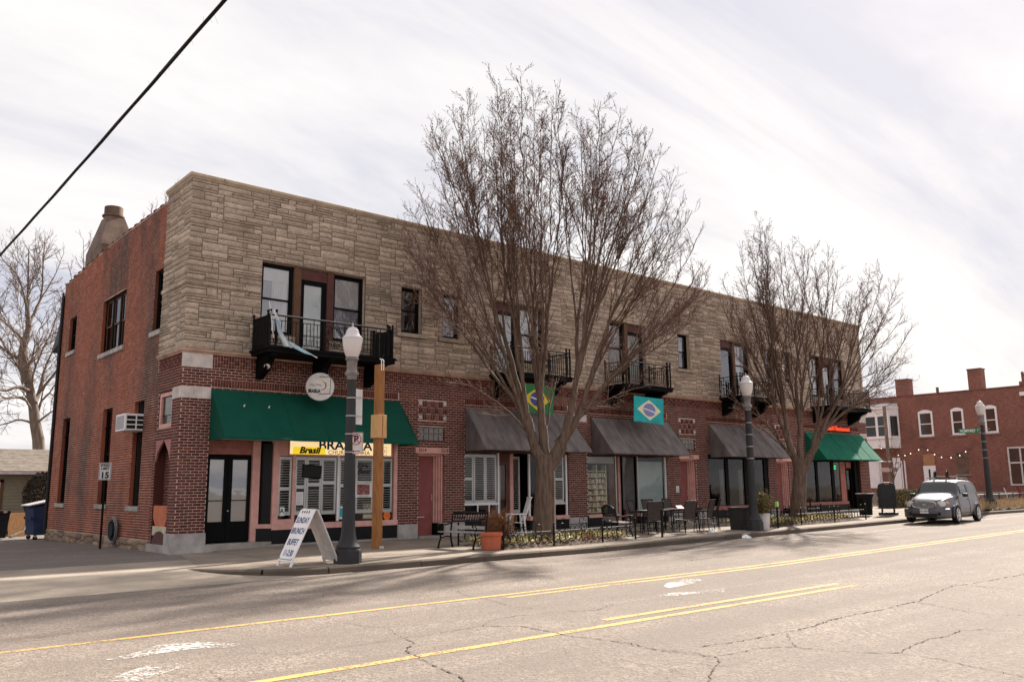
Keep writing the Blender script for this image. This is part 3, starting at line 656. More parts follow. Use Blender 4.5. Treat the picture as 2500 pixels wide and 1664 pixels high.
o = bpy.data.objects.new('old_brickwork', brick_mesh('old_brickwork', ro, PS, 0.005, MAT['brick_old'])); link(o, BL); tag(o, kind='stuff')
# square white blocks, corner bands
def part(name, mat, P, u0, u1, d0, d1, w0, w1, bev=0.006):
    s_ = MB(); pbox(s_, P, u0, u1, d0, d1, w0, w1); return s_.build(name, mat, BL, bevel=bev)
for a, b_, c, e_ in CH:
    for u in (a, b_ - 0.125):
        for w in (c + 0.03, e_ - 0.13): part('white_square_block', MAT['white_stone'], PF, u, u + 0.125, -0.016, 0.01, w, w + 0.125, 0.003)
def corner_block(w0, w1, ulen, vlen, mat, name, pr):
    s_ = MB(); s_.prism([(SX - pr, -pr, w0), (ulen, -pr, w0), (ulen, 0.01, w0), (SX + 0.01, 0.01, w0), (SX + 0.01, vlen, w0), (SX - pr, vlen, w0)], (0, 0, w1 - w0)); return s_.build(name, mat, BL, bevel=0.006)
corner_block(3.98, 4.28, 0.655, 0.62, MAT['white_stone'], 'white_band_block', 0.02)
corner_block(4.80, 5.18, 0.655, 0.03, MAT['white_stone'], 'white_corner_block', 0.022)
corner_block(-0.2, 0.5, 0.675, 0.52, MAT['base_stone'], 'pillar_base_stone', 0.07)
part('white_band_block', MAT['white_stone'], PF, 14.14, 14.88, -0.02, 0.01, 3.96, 4.23); part('white_band_block', MAT['white_stone'], PF, 35.45, XE, -0.02, 0.01, 3.96, 4.23)
part('white_corner_block', MAT['white_stone'], PF, 35.5, XE, -0.022, 0.01, 4.80, 5.18)
for a, b_ in ((6.6, 7.31), (8.36, 9.14), (13.9, 14.85), (19.47, 20.3), (21.37, 22.18), (26.72, 27.4), (28.47, 29.73), (35.22, XE)):
    part('pillar_base_stone', MAT['base_stone'], PF, a, b_, -0.035, 0.02, -0.2, 0.5)
# moulded ledge between brick and stone, belt course, coping
def lip(name, mat, prof, u0, u1, v1):
    """profile (proud, z) swept along the front and round the corner down the side"""
    s_ = MB(); path = [(u0, 0, 0), (SX, 0, 1), (SX, v1, 2)]; n = len(prof); vs = []
    for (x, y, k) in path:
        for pr, z in prof: vs.append((x - (pr if k else 0), y - (pr if k < 2 else 0), z))
    fs = [(i * n + j, (i + 1) * n + j, (i + 1) * n + (j + 1) % n, i * n + (j + 1) % n) for i in range(2) for j in range(n)]
    fs += [tuple(range(n)), tuple(range(2 * n, 3 * n))[::-1]]; s_.add(vs, fs); return s_.build(name, mat, BL)
lip('moulded_ledge', MAT['ledge'], [(-.01, 5.17), (0.03, 5.175), (0.045, 5.21), (0.075, 5.235), (0.08, 5.285), (-.01, 5.295)], XE, 0, 1.92)
COP = [(-.30, 10.0), (0.02, 9.985), (0.05, 10.03), (0.085, 10.05), (0.09, 10.125), (0.04, 10.15), (-.30, 10.15)]
lip('coping', MAT['coping'], COP, XE, 0, 1.94)
for k in range(26):
    u = 0.7 + 1.38 * k; part('coping_joint', MAT['stone_joint'], PF, u, u + 0.018, -0.092, 0.0, 10.055, 10.128, 0.002)
# stones of the upper wall
belt = [(SX, 1.9, 7.05, 7.15)] + [(5.3, 6.6, 7.05, 7.15), (7.42, 8.22, 7.05, 7.15), (9.02, 10.4, 7.05, 7.15), (12.84, 16.16, 7.05, 7.15), (18.42, 20.48, 7.05, 7.15), (21.3, 23.44, 7.05, 7.15), (25.76, 26.96, 7.05, 7.15), (29.34, 30.87, 7.05, 7.15), (34.3, XE, 7.05, 7.15)]
sills = [(a - 0.18, b_ + 0.2, 6.33, 6.45) for a, b_ in SW]
jmb = []
stF = ashlar(SX - 0.02, XE, ZS + 0.01, ZT, OPU + sills, 11); stS = ashlar(0.0, 1.9, ZS + 0.01, ZT, [], 12)
stF = [q for q in stF]; rg = random.Random(5)
def sarea(q): 
    c = Vector(((q[0] + q[1]) / 2, 0, (q[2] + q[3]) / 2)); return -(q[1] - q[0]) * (q[3] - q[2]) / (c - CAM).length ** 3
stF.sort(key=sarea)
for q in stF[:300]:
    V = np.array(stone_verts(q, 0.014, rg)); c = np.array([(q[0] + q[1]) / 2, 0, (q[2] + q[3]) / 2])
    o = bpy.data.objects.new('stone', np_mesh('stone', V - c, SQ, MAT['stone'], None)); link(o, BL); o.location = c
def stone_mass(name, lst, P, mat):
    V = np.concatenate([np.array(stone_verts(q, 0.014, rg)) for q in lst]); F = (np.arange(len(lst))[:, None, None] * 30 + SQ[None]).reshape(-1, 4)
    o = bpy.data.objects.new(name, np_mesh(name, pmap(P, V), F, mat, np.repeat(rng.random(len(lst)), 20))); link(o, BL); return tag(o, kind='stuff')
stone_mass('stonework', stF[300:], PF, MAT['stone']); stone_mass('stonework', stS, PS, MAT['stone'])
for a, b_, c, e_ in belt:
    u = a - (0.06 if a == SX else 0)
    while u < b_:
        L = min(rnd.uniform(0.4, 0.9), b_ - u); L = b_ - u if b_ - u - L < 0.25 else L
        part('belt_stone', MAT['stone'], PF, u + .005, u + L - .005, -0.062, 0.0, c, e_, 0.008); u += L
u = 0.0
while u < 1.88:
    L = min(0.62, 1.9 - u); part('belt_stone', MAT['stone'], PS, u + .005, u + L - .005, -0.062, 0.0, 7.05, 7.15, 0.008); u += L
for a, b_, c, e_ in sills: part('sill', MAT['stone'], PF, a, b_, -0.075, 0.1, c, e_, 0.008)
# rubble foundation of the side wall
u = 1.9
while u < YE - 0.1:
    L = min(rnd.uniform(0.35, 0.8), YE - u); z = -0.15
    while z < 0.26:
        hh = min(rnd.uniform(0.14, 0.28), 0.28 - z)
        if hh < 0.05: break
        V = np.array(stone_verts((u, u + L, z, z + hh), 0.02, rg)); V[:, 1] *= rnd.uniform(1.5, 3.2)
        o = bpy.data.objects.new('foundation_stone', np_mesh('foundation_stone', pmap(PS, V), SQ, MAT['rubble'], None)); link(o, BL); z += hh
    u += L
# coping tiles stepping along the side parapet
y = 1.95
while y < YE - 0.1:
    L = 0.6; z = ztop(min(y + L, YE)) + rnd.uniform(-0.01, 0.015); s_ = MB(); n = 8; vs = []
    for (yy, sc) in ((y, 1.0), (y + L * 0.86, 1.0), (y + L * 0.86, 1.18), (y + L - 0.01, 1.18)):
        for k in range(n + 1):
            t_ = math.pi * k / n; vs.append((0.06 - 0.2 * sc * math.cos(t_) * 1.0, yy, z + 0.10 * sc * math.sin(t_)))
    s_.add(vs, [(i * (n + 1) + k, i * (n + 1) + k + 1, (i + 1) * (n + 1) + k + 1, (i + 1) * (n + 1) + k) for i in range(3) for k in range(n)] + [tuple(range(n + 1)), tuple(range(3 * n + 3, 4 * n + 4))[::-1]])
    s_.build('coping_tile', MAT['tile'], BL, smooth=True); y += L
# shell: roof, rear and end walls, floors, dark rooms behind the glass
s_ = MB()
s_.poly([(SX + .01, 0.02, 9.5), (XE, 0.02, 9.5), (XE, YE, 9.3), (SX + .01, YE, 9.3)]); s_.build('roof', MAT['shingle'], BL)
s_ = MB(); s_.poly([(XE, 0, -.2), (XE, YE, -.2), (XE, YE, 9.6), (XE, 0, 10.1)]); s_.build('end_wall', MAT['brick_old'], BL)
s_ = MB(); s_.poly([(SX, YE, -.2), (XE, YE, -.2), (XE, YE, 9.5), (SX, YE, 9.5)]); s_.build('rear_wall', MAT['brick_old'], BL)
s_ = MB(); s_.poly([(0.2, 0.3, 9.98), (XE, 0.3, 9.98), (XE, 0.3, 9.4), (0.2, 0.3, 9.4)]); s_.poly([(0.2, 0.3, 9.98), (0.2, YE, 9.4), (0.2, YE, 9.2), (0.2, 0.3, 9.2)]); s_.build('parapet_back', MAT['mortar_old'], BL)
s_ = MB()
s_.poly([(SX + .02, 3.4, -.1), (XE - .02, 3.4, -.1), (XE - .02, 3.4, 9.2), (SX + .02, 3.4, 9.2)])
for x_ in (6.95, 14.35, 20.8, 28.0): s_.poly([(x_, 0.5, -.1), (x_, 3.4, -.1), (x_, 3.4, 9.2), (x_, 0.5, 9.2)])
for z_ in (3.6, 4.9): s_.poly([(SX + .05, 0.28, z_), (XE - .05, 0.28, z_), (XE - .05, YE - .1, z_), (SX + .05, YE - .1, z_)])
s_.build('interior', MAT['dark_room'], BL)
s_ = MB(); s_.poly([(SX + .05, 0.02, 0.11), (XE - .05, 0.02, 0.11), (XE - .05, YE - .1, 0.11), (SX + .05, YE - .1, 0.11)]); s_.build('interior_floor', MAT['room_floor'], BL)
MAT['door_brown'] = M('brown_door', (0.13, 0.062, 0.046), 0.6, 0.25, 4)
MAT['shade_grey'] = M('grey_shade', (0.17, 0.155, 0.15), 0.85, 0.15, 4)
MAT['blind_lilac'] = M('blind_lilac', (0.36, 0.345, 0.40), 0.85, 0.08, 3)
MAT['blind_reflection'] = M('blind_reflection', (0.66, 0.69, 0.64), 0.85, 0.08, 3)  # greenish-white blind colour that stands in for a reflection in the door glass
# ------------------------------------------------------------------ windows and doors of the corner building
def frame_ring(s_, P, u0, u1, w0, w1, t, d0, d1, m=0):
    pbox(s_, P, u0, u0 + t, d0, d1, w0, w1, m); pbox(s_, P, u1 - t, u1, d0, d1, w0, w1, m)
    pbox(s_, P, u0 + t, u1 - t, d0, d1, w0, w0 + t, m); pbox(s_, P, u0 + t, u1 - t, d0, d1, w1 - t, w1, m)
def pane(P, u0, u1, w0, w1, d, parent, mat='glass_up', name='pane'):
    q = [P.p(u0, d, w0), P.p(u1, d, w0), P.p(u1, d, w1), P.p(u0, d, w1)]
    return MB().poly(q if P is PF else q[::-1]).build(name, MAT[mat], parent)     # outside of the glass faces the street
def drape(P, u0, u1, w0, w1, d, parent, mat='curtain', name='curtain', wave=0.03, n=24):
    s_ = MB(); vs = []
    for k in range(n + 1):
        u = u0 + (u1 - u0) * k / n; dd = d + wave * math.sin(k * 1.7) * (0.6 + 0.4 * math.sin(k * 0.61)); vs += [P.p(u, dd, w0), P.p(u, dd, w1)]
    s_.add(vs, [(2 * k, 2 * k + 2, 2 * k + 3, 2 * k + 1) for k in range(n)]); return s_.build(name, MAT[mat], parent, smooth=True)
def sash_window(P, u0, u1, w0, w1, d, fmat='frame_dark', t=0.06, glass='glass_up', split=0.5, sashmat=None):
    s_ = MB(); frame_ring(s_, P, u0, u1, w0, w1, t, d - 0.05, d + 0.06); win = s_.build('window', MAT[fmat], BL, bevel=0.004)
    mid = w0 + (w1 - w0) * split
    for a, b_, dd in ((w0 + t, mid + 0.02, d + 0.02), (mid - 0.02, w1 - t, d)):
        q = MB(); frame_ring(q, P, u0 + t, u1 - t, a, b_, 0.045, dd - 0.018, dd + 0.018); sh = q.build('sash', MAT[sashmat or fmat], win)
        pane(P, u0 + t + 0.045, u1 - t - 0.045, a + 0.045, b_ - 0.045, dd, win, glass)
    return win
def blindp(P, u0, u1, w0, w1, d, parent, mat='blind', name='blind'):
    return MB().poly([P.p(u0, d, w0), P.p(u1, d, w0), P.p(u1, d, w1), P.p(u0, d, w1)]).build(name, MAT[mat], parent)
def panel_part(mat, u0, u1, w0, w1, d0, d1, name, P=PF, parent=None, bev=0.004):
    s_ = MB(); pbox(s_, P, u0, u1, d0, d1, w0, w1); return s_.build(name, MAT[mat], parent or BL, bevel=bev)
# first balcony: window, brown post, door, brown post, window
def bay3(x0, xa, xb, x1, kind):
    w1_ = sash_window(PF, x0, xa - 0.1, 5.95, 7.98, 0.16)
    drape(PF, x0 + 0.40, xa - 0.16, 6.0, 7.9, 0.225, w1_, wave=0.02); blindp(PF, x0 + 0.08, xa - 0.16, 7.5, 7.9, 0.20, w1_, 'white', 'valance'); blindp(PF, x0 + 0.08, x0 + 0.42, 6.0, 7.5, 0.26, w1_, 'blind_lilac')
    panel_part('brown', xa - 0.1, xa + 0.12, 5.42, 7.98, 0.02, 0.22, 'post')
    panel_part('brown_red', xa + 0.12, xb - 0.1, 7.66, 7.98, 0.05, 0.2, 'transom')
    s_ = MB(); frame_ring(s_, PF, xa + 0.12, xb - 0.1, 5.43, 7.66, 0.13, 0.08, 0.16); dr = s_.build('balcony_door', MAT['black'], BL, bevel=0.004)
    pane(PF, xa + 0.25, xb - 0.23, 5.56, 7.53, 0.12, dr); blindp(PF, xa + 0.24, xb - 0.22, 5.5, 7.6, 0.165, dr, 'blind_reflection')  # pale sheet behind the pane paints the reflection on the door glass
    panel_part('brown_red', xb - 0.1, xb + 0.12, 5.42, 7.98, 0.02, 0.22, 'post')
    w2_ = sash_window(PF, xb + 0.12, x1, 5.95, 7.98, 0.16)
    if kind: blindp(PF, xb + 0.18, x1 - 0.06, 6.95, 7.92, 0.20, w2_, 'white'); blindp(PF, xb + 0.18, x1 - 0.06, 6.0, 6.95, 0.24, w2_, 'blind_lilac')
    else: drape(PF, xb + 0.2, xb + 0.6, 6.0, 7.9, 0.28, w2_)
bay3(1.95, 3.05, 4.12, 5.28, 1); bay3(30.91, 32.05, 33.12, 34.26, 0)
def bay2(g, door_first, light):
    (a0, a1, _, _), (b0, b1, _, _) = g
    du = (a0, a1) if door_first else (b0, b1); wu = (b0, b1) if door_first else (a0, a1)
    s_ = MB(); frame_ring(s_, PF, du[0] + 0.02, du[1] - 0.06, 5.43, 7.7, 0.12, 0.1, 0.18); dr = s_.build('balcony_door', MAT['black'], BL, bevel=0.004)
    pane(PF, du[0] + 0.14, du[1] - 0.18, 5.55, 7.58, 0.14, dr)
    if light: blindp(PF, du[0] + 0.12, du[1] - 0.16, 5.5, 7.6, 0.19, dr, 'blind_reflection')
    panel_part('brown_red', du[0] + 0.02, du[1] - 0.06, 7.7, 7.98, 0.08, 0.18, 'transom')
    m_ = a1; panel_part('brown', m_ - 0.06, m_ + 0.12, 5.42, 7.98, 0.02, 0.22, 'post')
    w_ = sash_window(PF, wu[0] + (0.12 if door_first else 0), wu[1] - (0 if door_first else 0.06), 5.95, 7.98, 0.16)
    drape(PF, wu[0] + 0.2, wu[1] - (0.15 if not door_first else 0.45), 6.0, 7.9, 0.23, w_, wave=0.02)
bay2(B2, True, True); bay2(B3, False, True); bay2(B4, True, False)
for k, (a, b_) in enumerate(SW):
    w_ = sash_window(PF, a, b_, 6.47, 7.95, 0.18, t=0.05)
    if k == 0: drape(PF, a + 0.08, a + 0.3, 6.5, 7.9, 0.3, w_, 'blind')
    if k == 2: drape(PF, a + 0.08, b_ - 0.1, 7.2, 7.9, 0.3, w_)
# side windows
for (u0, u1, w0, w1) in OSO[:3]:
    if u1 - u0 > 1.5:
        for a, b_ in ((u0, u0 + 0.82), (u0 + 0.86, u1 - 0.86), (u1 - 0.82, u1)): sash_window(PS, a, b_, w0, w1, 0.14, 'frame_dark', 0.05, 'glass_dim', split=0.5, sashmat='brown')
    else: sash_window(PS, u0, u1, w0, w1, 0.14, 'frame_dark', 0.05, 'glass_dim')
for (u0, u1, w0, w1) in OSO[3:]: sash_window(PS, u0, u1, w0, w1, 0.16, 'frame_dark', 0.06, 'glass_dim', split=0.52)
for (u0, u1, w0, w1) in OSO: panel_part('concrete' if w0 < 5 else 'base_stone', u0 - 0.1, u1 + 0.12, w0 - 0.14, w0, -0.06, 0.12, 'sill', PS, bev=0.006)
# window and painted niche of the corner pillar's side
s_ = MB(); frame_ring(s_, PS, 0.63, 1.67, 3.26, 4.22, 0.11, 0.02, 0.12); w_ = s_.build('window', MAT['pink'], BL, bevel=0.006); pane(PS, 0.74, 1.56, 3.37, 4.11, 0.08, w_, 'glass_dim'); blindp(PS, 0.74, 1.56, 3.37, 4.11, 0.10, w_, 'shade_grey')
s_ = MB()  # brick infill set back behind a pointed opening
s_.poly([PS.p(0.55, 0.27, 0.2), PS.p(1.72, 0.27, 0.2), PS.p(1.72, 0.27, 2.95), PS.p(0.55, 0.27, 2.95)]); s_.build('niche_backing', MAT['mortar'], BL)
nb = bricks((0.55, 1.72, 1.2, 1.2 + 23 * H), [], H, 0.215, 0.014, 0); o = bpy.data.objects.new('niche_brickwork', brick_mesh('niche_brickwork', [(a, b_, c - 0, e_, f_) for a, b_, c, e_, f_ in nb], PS, 0.012, MAT['brick'], 0.03)); link(o, BL); o.location.x = 0.26; tag(o, kind='stuff')
s_ = MB()
for uu in ([(0.56, 2.35), (0.56, 2.94), (1.10, 2.94), (0.74, 2.62)], [(1.71, 2.35), (1.55, 2.62), (1.10, 2.94), (1.71, 2.94)]): s_.prism([PS.p(u, -0.004, w) for u, w in uu], (0.05, 0, 0))
s_.build('pointed_head', MAT['pink_dull'], BL)
s_ = MB(); s_.prism([PS.p(u, 0.03, w) for u, w in ((0.56, 1.2), (1.71, 1.2), (1.71, 0.9), (1.5, 0.66), (0.8, 0.66), (0.56, 1.0))], (0.06, 0, 0)); s_.build('painted_panel', MAT['orange_panel'], BL)
panel_part('cream_block', 0.62, 1.7, 0.42, 0.66, 0.02, 0.1, 'cream_block', PS)
s_ = MB(); s_.prism([PS.p(1.1 + 0.52 * math.cos(math.pi * k / 12), 0.0, 0.2 + 0.34 * math.sin(math.pi * k / 12)) for k in range(13)], (0.05, 0, 0)); s_.build('arched_vent', MAT['brown_red'], BL)
panel_part('concrete', 0.5, 1.9, -0.15, 0.2, -0.06, 0.12, 'plinth', PS)

# entrance doors between the shops
def street_door(x0, x1, num, light):
    s_ = MB(); pbox(s_, PF, x0 + 0.02, x0 + 0.72, 0.26, 0.31, 0.13, 2.6); dr = s_.build('door', MAT['maroon'], BL, bevel=0.004)
    q = MB(); pbox(q, PF, x0 + 0.03, x0 + 0.71, 0.235, 0.26, 0.62, 0.66); q.build('kick_rail', MAT['maroon'], dr)
    q = MB(); q.tube([(x0 + 0.655, 0.25, 1.22), (x0 + 0.655, 0.19, 1.22), (x0 + 0.655, 0.19, 1.38), (x0 + 0.655, 0.25, 1.38)], 0.012, 6); q.build('handle', MAT['alu'], dr)
    q = MB(); pbox(q, PF, x0 + 0.12, x0 + 0.4, 0.225, 0.26, 0.685, 0.71); q.build('letter_slot', MAT['alu'], dr)
    q = MB()
    for k in range(4): pbox(q, PF, x1 - 0.26 + 0.06 * k, x1 - 0.215 + 0.06 * k, 0.05 + (3 - k) * 0.06, 0.33, 0.5, 2.62)
    q.build('fluted_jamb', MAT['pink'], BL, bevel=0.006)
    panel_part('black', x1 - 0.26, x1 - 0.02, 0.12, 0.5, 0.02, 0.3, 'jamb_plinth')
    panel_part('pink', x0 + 0.0, x1 + 0.0, 2.6, 2.665, 0.1, 0.4, 'head')
    ln = panel_part('pink', x0 - 0.16, x1 + 0.12, 2.675, 2.855, -0.10, 0.05, 'lintel'); ln['label'] = 'pink lintel board with house numbers'
    for tx, u in num: put_text(tx, 0.15, MAT['ink'], ln, (u, -0.106, 2.765), bold=0.003)
    panel_part('concrete', x0, x1, -0.1, 0.125, -0.12, 0.3, 'step')
    gb = MB(); pbox(gb, PF, x0 + 0.01, x1 - 0.01, 0.06, 0.09, 3.06, 3.5); g_ = gb.build('glass_block_window', MAT['mortar'], BL)
    n = 5
    for i in range(n):
        for j in range(2):
            w = (x1 - x0 - 0.05) / n; q = MB(); pbox(q, PF, x0 + 0.03 + i * w, x0 + 0.015 + (i + 1) * w, 0.02, 0.075, 3.075 + j * 0.215, 3.275 + j * 0.215); q.build('glass_block', MAT['glass_block'], g_, bevel=0.02)
street_door(DO[0][0], DO[0][1], [('3214', 7.42), ('3218', 8.28)], 1); street_door(DO[1][0], DO[1][1], [('3222', 20.95)], 1); street_door(DO[2][0], DO[2][1], [('3224', 27.6)], 1)

# louvred shutter: stiles and rails, with the louvres as one part
def shutter(P, u0, u1, w0, w1, d, parent, rails=(0.5,), t=0.055, mat='shutter', pitch=0.07):
    s_ = MB(); pbox(s_, P, u0, u0 + t, d, d + 0.03, w0, w1); pbox(s_, P, u1 - t, u1, d, d + 0.03, w0, w1)
    zs = [w0] + [w0 + (w1 - w0) * r_ for r_ in rails] + [w1]
    for k, z in enumerate(zs):
        a, b_ = (z, z + 0.10) if k == 0 else ((z - 0.09, z) if k == len(zs) - 1 else (z - 0.05, z + 0.05)); pbox(s_, P, u0 + t, u1 - t, d, d + 0.03, a, b_)
    sh = s_.build('shutter', MAT[mat], parent, bevel=0.003)
    q = MB()
    for z0, z1 in zip(zs[:-1], zs[1:]):
        z = z0 + 0.12
        while z < z1 - 0.1:
            c = P.p((u0 + u1) / 2, d + 0.02, z); q.obox(c, (u1 - u0 - 2 * t, 0.055, 0.007), Matrix.Rotation(math.radians(-16), 3, 'X')); z += pitch
    lv = q.build('louvres', MAT[mat], sh); lv['kind'] = 'stuff'; return sh

# --- shop 1 (restaurant)
T = 'pink'
SH1 = bpy.data.objects.new('shopfront', None); link(SH1, BL); SH1['label'] = 'restaurant front with pink frames, white shutters and black double doors'
def sp(mat, u0, u1, w0, w1, d0, d1, name, par): return panel_part(mat, u0, u1, w0, w1, d0, d1, name, PF, par)
sp('concrete', 0.68, 2.5, -0.1, 0.2, -0.05, 0.5, 'step', SH1); sp('concrete', 2.5, 6.58, -0.1, 0.12, -0.04, 0.3, 'step', SH1)
sp('pink_dull', 0.68, 2.2, 2.54, 2.92, 0.28, 0.36, 'transom_board', SH1); sp('pink_dull', 0.7, 2.0, 2.62, 2.72, 0.255, 0.28, 'moulding', SH1)
for a, b_ in ((0.7, 1.32), (1.33, 1.98)):
    s_ = MB(); pbox(s_, PF, a, a + 0.13, 0.27, 0.32, 0.24, 2.52); pbox(s_, PF, b_ - 0.09, b_, 0.27, 0.32, 0.24, 2.52); pbox(s_, PF, a + 0.13, b_ - 0.09, 0.27, 0.32, 2.4, 2.52); pbox(s_, PF, a + 0.13, b_ - 0.09, 0.27, 0.32, 0.24, 0.76); pbox(s_, PF, a + 0.13, b_ - 0.09, 0.285, 0.305, 1.30, 1.325)
    dr = s_.build('double_door_leaf', MAT['black'], SH1, bevel=0.004)
    pane(PF, a + 0.13, b_ - 0.09, 0.76, 2.4, 0.295, SH1); blindp(PF, a + 0.12, b_ - 0.08, 0.74, 2.42, 0.36, SH1)
q = MB(); q.lathe([(0.0, 0), (0.028, 0.01), (0.028, 0.03), (0, 0.045)], 10, (1.36, 0.24, 1.02)); q.build('handle', MAT['alu'], SH1)
sp('pink', 1.99, 2.21, 0.2, 2.92, 0.2, 0.36, 'post', SH1)
s_ = MB(); s_.prism([(2.21, 0.34, 0.66), (2.5, 0.06, 0.66), (2.5, 0.1, 0.66), (2.24, 0.36, 0.66)], (0, 0, 2.2)); s_.build('angled_side_window', MAT['granite'], SH1)
s_ = MB(); s_.prism([(2.12, 0.36, 0.2), (2.12, 0.22, 0.2), (2.5, -0.04, 0.2), (2.56, 0.02, 0.2), (2.3, 0.36, 0.2)], (0, 0, 0.35)); s_.build('granite_base', MAT['granite'], SH1)
s_ = MB(); s_.prism([(2.1, 0.36, 0.55), (2.1, 0.2, 0.55), (2.48, -0.06, 0.55), (2.56, 0.02, 0.55), (2.3, 0.36, 0.55)], (0, 0, 0.11)); s_.build('window_sill', MAT['pink'], SH1)
sp('granite', 2.5, 6.57, 0.12, 0.5, -0.02, 0.2, 'granite_base', SH1); sp('pink', 2.49, 6.57, 0.5, 0.66, -0.05, 0.22, 'window_sill', SH1)
sp('pink', 2.5, 2.68, 0.66, 2.92, -0.01, 0.14, 'post', SH1); sp('pink', 6.44, 6.57, 0.66, 2.92, 0.0, 0.14, 'post', SH1); sp('pink', 3.1, 3.19, 0.66, 2.55, 0.02, 0.12, 'mullion', SH1); sp('white', 4.52, 4.59, 0.68, 2.55, 0.03, 0.1, 'mullion', SH1)
sp('pink', 2.68, 3.1, 0.66, 0.78, 0.02, 0.12, 'bottom_rail', SH1); sp('pink', 2.68, 6.44, 2.52, 2.92, 0.05, 0.14, 'head_board', SH1)
for a, b_ in ((2.68, 3.1), (3.19, 4.52), (4.59, 6.44)): pane(PF, a, b_, 0.66, 2.53, 0.06, SH1, 'glass')
for (a, b_, r_) in ((2.70, 3.09, (0.45,)), (3.2, 3.55, (0.48,)), (3.56, 4.02, (0.52,)), (4.03, 4.5, (0.55,)), (4.6, 5.15, (0.5,)), (5.16, 5.75, (0.5,)), (5.76, 6.05, (0.5,)), (6.06, 6.42, (0.5,))): shutter(PF, a, b_, 0.88, 2.5, 0.075, SH1, r_)
# --- shop 2
SH2 = bpy.data.objects.new('shopfront', None); link(SH2, BL); SH2['label'] = 'shop front with white shutters and recessed door behind the trunk'
A, B_ = ST[1]
sp('granite', A + .01, 10.7, 0.1, 0.6, 0.0, 0.2, 'granite_base', SH2); sp('pink', A + .01, 10.72, 0.6, 0.72, -0.04, 0.2, 'window_sill', SH2); sp('granite', 12.0, B_ - .01, 0.1, 0.46, 0.0, 0.2, 'granite_base', SH2); sp('pink', 11.98, B_ - .01, 0.46, 0.6, -0.05, 0.2, 'window_sill', SH2)
sp('concrete', A, B_, -0.1, 0.12, -0.03, 1.2, 'step', SH2); sp('brown_red', A, B_, 2.74, 2.92, 0.02, 0.14, 'head_board', SH2)
sp('white', 10.60, 10.66, 0.72, 2.74, 0.03, 0.09, 'mullion', SH2); sp('white', A + .01, 10.6, 1.02, 1.09, 0.03, 0.09, 'bottom_rail', SH2); sp('white', 9.72, 9.76, 0.72, 1.02, 0.04, 0.08, 'mullion', SH2); sp('white', 10.2, 10.24, 0.72, 1.02, 0.04, 0.08, 'mullion', SH2)
pane(PF, A, 10.6, 0.72, 2.74, 0.06, SH2, 'glass'); pane(PF, 12.05, B_ - .02, 0.6, 2.74, 0.06, SH2, 'glass')
for a, b_ in ((A + .02, 9.6), (9.62, 10.1), (10.11, 10.58)): shutter(PF, a, b_, 1.08, 2.68, 0.10, SH2, () if a > 9.5 else (0.5,))
sp('pink', 11.45, 11.6, 0.12, 2.74, 0.4, 0.6, 'post', SH2); sp('white', 12.0, 12.06, 0.6, 2.74, 0.03, 0.1, 'mullion', SH2); sp('white', 13.78, 13.86, 0.6, 2.74, 0.03, 0.1, 'mullion', SH2); sp('white', 12.55, 12.60, 0.6, 2.74, 0.03, 0.1, 'mullion', SH2)
for a, b_ in ((12.62, 13.15), (13.2, 13.74)): shutter(PF, a, b_, 1.05, 2.68, 0.10, SH2, (0.5,))
sp('off_white', 12.6, 13.76, 0.98, 1.05, 0.04, 0.1, 'bottom_rail', SH2)
s_ = MB(); frame_ring(s_, PF, 10.68, 11.44, 0.12, 2.5, 0.14, 0.45, 0.5); dr = s_.build('recessed_door', MAT['door_brown'], SH2); pane(PF, 10.82, 11.30, 0.26, 2.36, 0.47, SH2, 'glass'); blindp(PF, 10.84, 11.12, 0.3, 2.34, 0.52, SH2, 'blind'); sp('door_brown', 11.12, 11.32, 0.2, 2.4, 0.53, 0.56, 'door_edge', SH2); sp('door_brown', 10.66, 11.46, 2.5, 2.74, 0.44, 0.5, 'transom_board', SH2)
shutter(PF, 11.62, 11.98, 0.72, 2.66, 0.5, SH2, (), mat='off_white')
# --- shop 3
SH3 = bpy.data.objects.new('shopfront', None); link(SH3, BL); SH3['label'] = 'shop front with shelves in one window and a pale blind in the other'
A, B_ = ST[2]
sp('granite', A + .01, 16.45, 0.1, 0.46, 0.0, 0.2, 'granite_base', SH3); sp('pink', A + .01, 16.5, 0.46, 0.58, -0.04, 0.2, 'window_sill', SH3); sp('granite', 17.68, B_ - .01, 0.1, 0.44, 0.0, 0.2, 'granite_base', SH3); sp('pink', 17.66, B_ - .01, 0.44, 0.58, -0.05, 0.2, 'window_sill', SH3)
sp('concrete', A, B_, -0.05, 0.14, -0.03, 1.2, 'step', SH3); sp('brown_red', A, B_, 2.74, 2.92, 0.02, 0.14, 'head_board', SH3)
sp('galv', 16.42, 16.48, 0.58, 2.74, 0.03, 0.09, 'mullion', SH3); sp('pink', 16.86, 17.0, 0.14, 2.74, 0.3, 0.5, 'post', SH3); sp('galv', 17.68, 17.74, 0.58, 2.74, 0.03, 0.09, 'mullion', SH3); sp('off_white', 19.33, 19.44, 0.58, 2.74, 0.02, 0.1, 'mullion', SH3)
pane(PF, A + .01, 16.42, 0.58, 2.74, 0.06, SH3, 'glass'); pane(PF, 17.74, 19.33, 0.58, 2.74, 0.06, SH3, 'glass'); pane(PF, 17.0, 17.68, 0.2, 2.74, 0.14, SH3, 'glass'); blindp(PF, 17.0, 17.68, 0.7, 2.72, 0.2, SH3, 'shade_grey'); sp('brown_red', 17.0, 17.68, 0.14, 0.7, 0.1, 0.2, 'kick_board', SH3); blindp(PF, 17.76, 19.32, 0.6, 2.55, 0.14, SH3, 'blind_teal')
sp('blind', 14.9, 16.4, 2.45, 2.7, 0.09, 0.12, 'valance', SH3)
sp('door_brown', 16.5, 16.86, 0.14, 2.74, 0.45, 0.5, 'recessed_door', SH3)
s_ = MB()
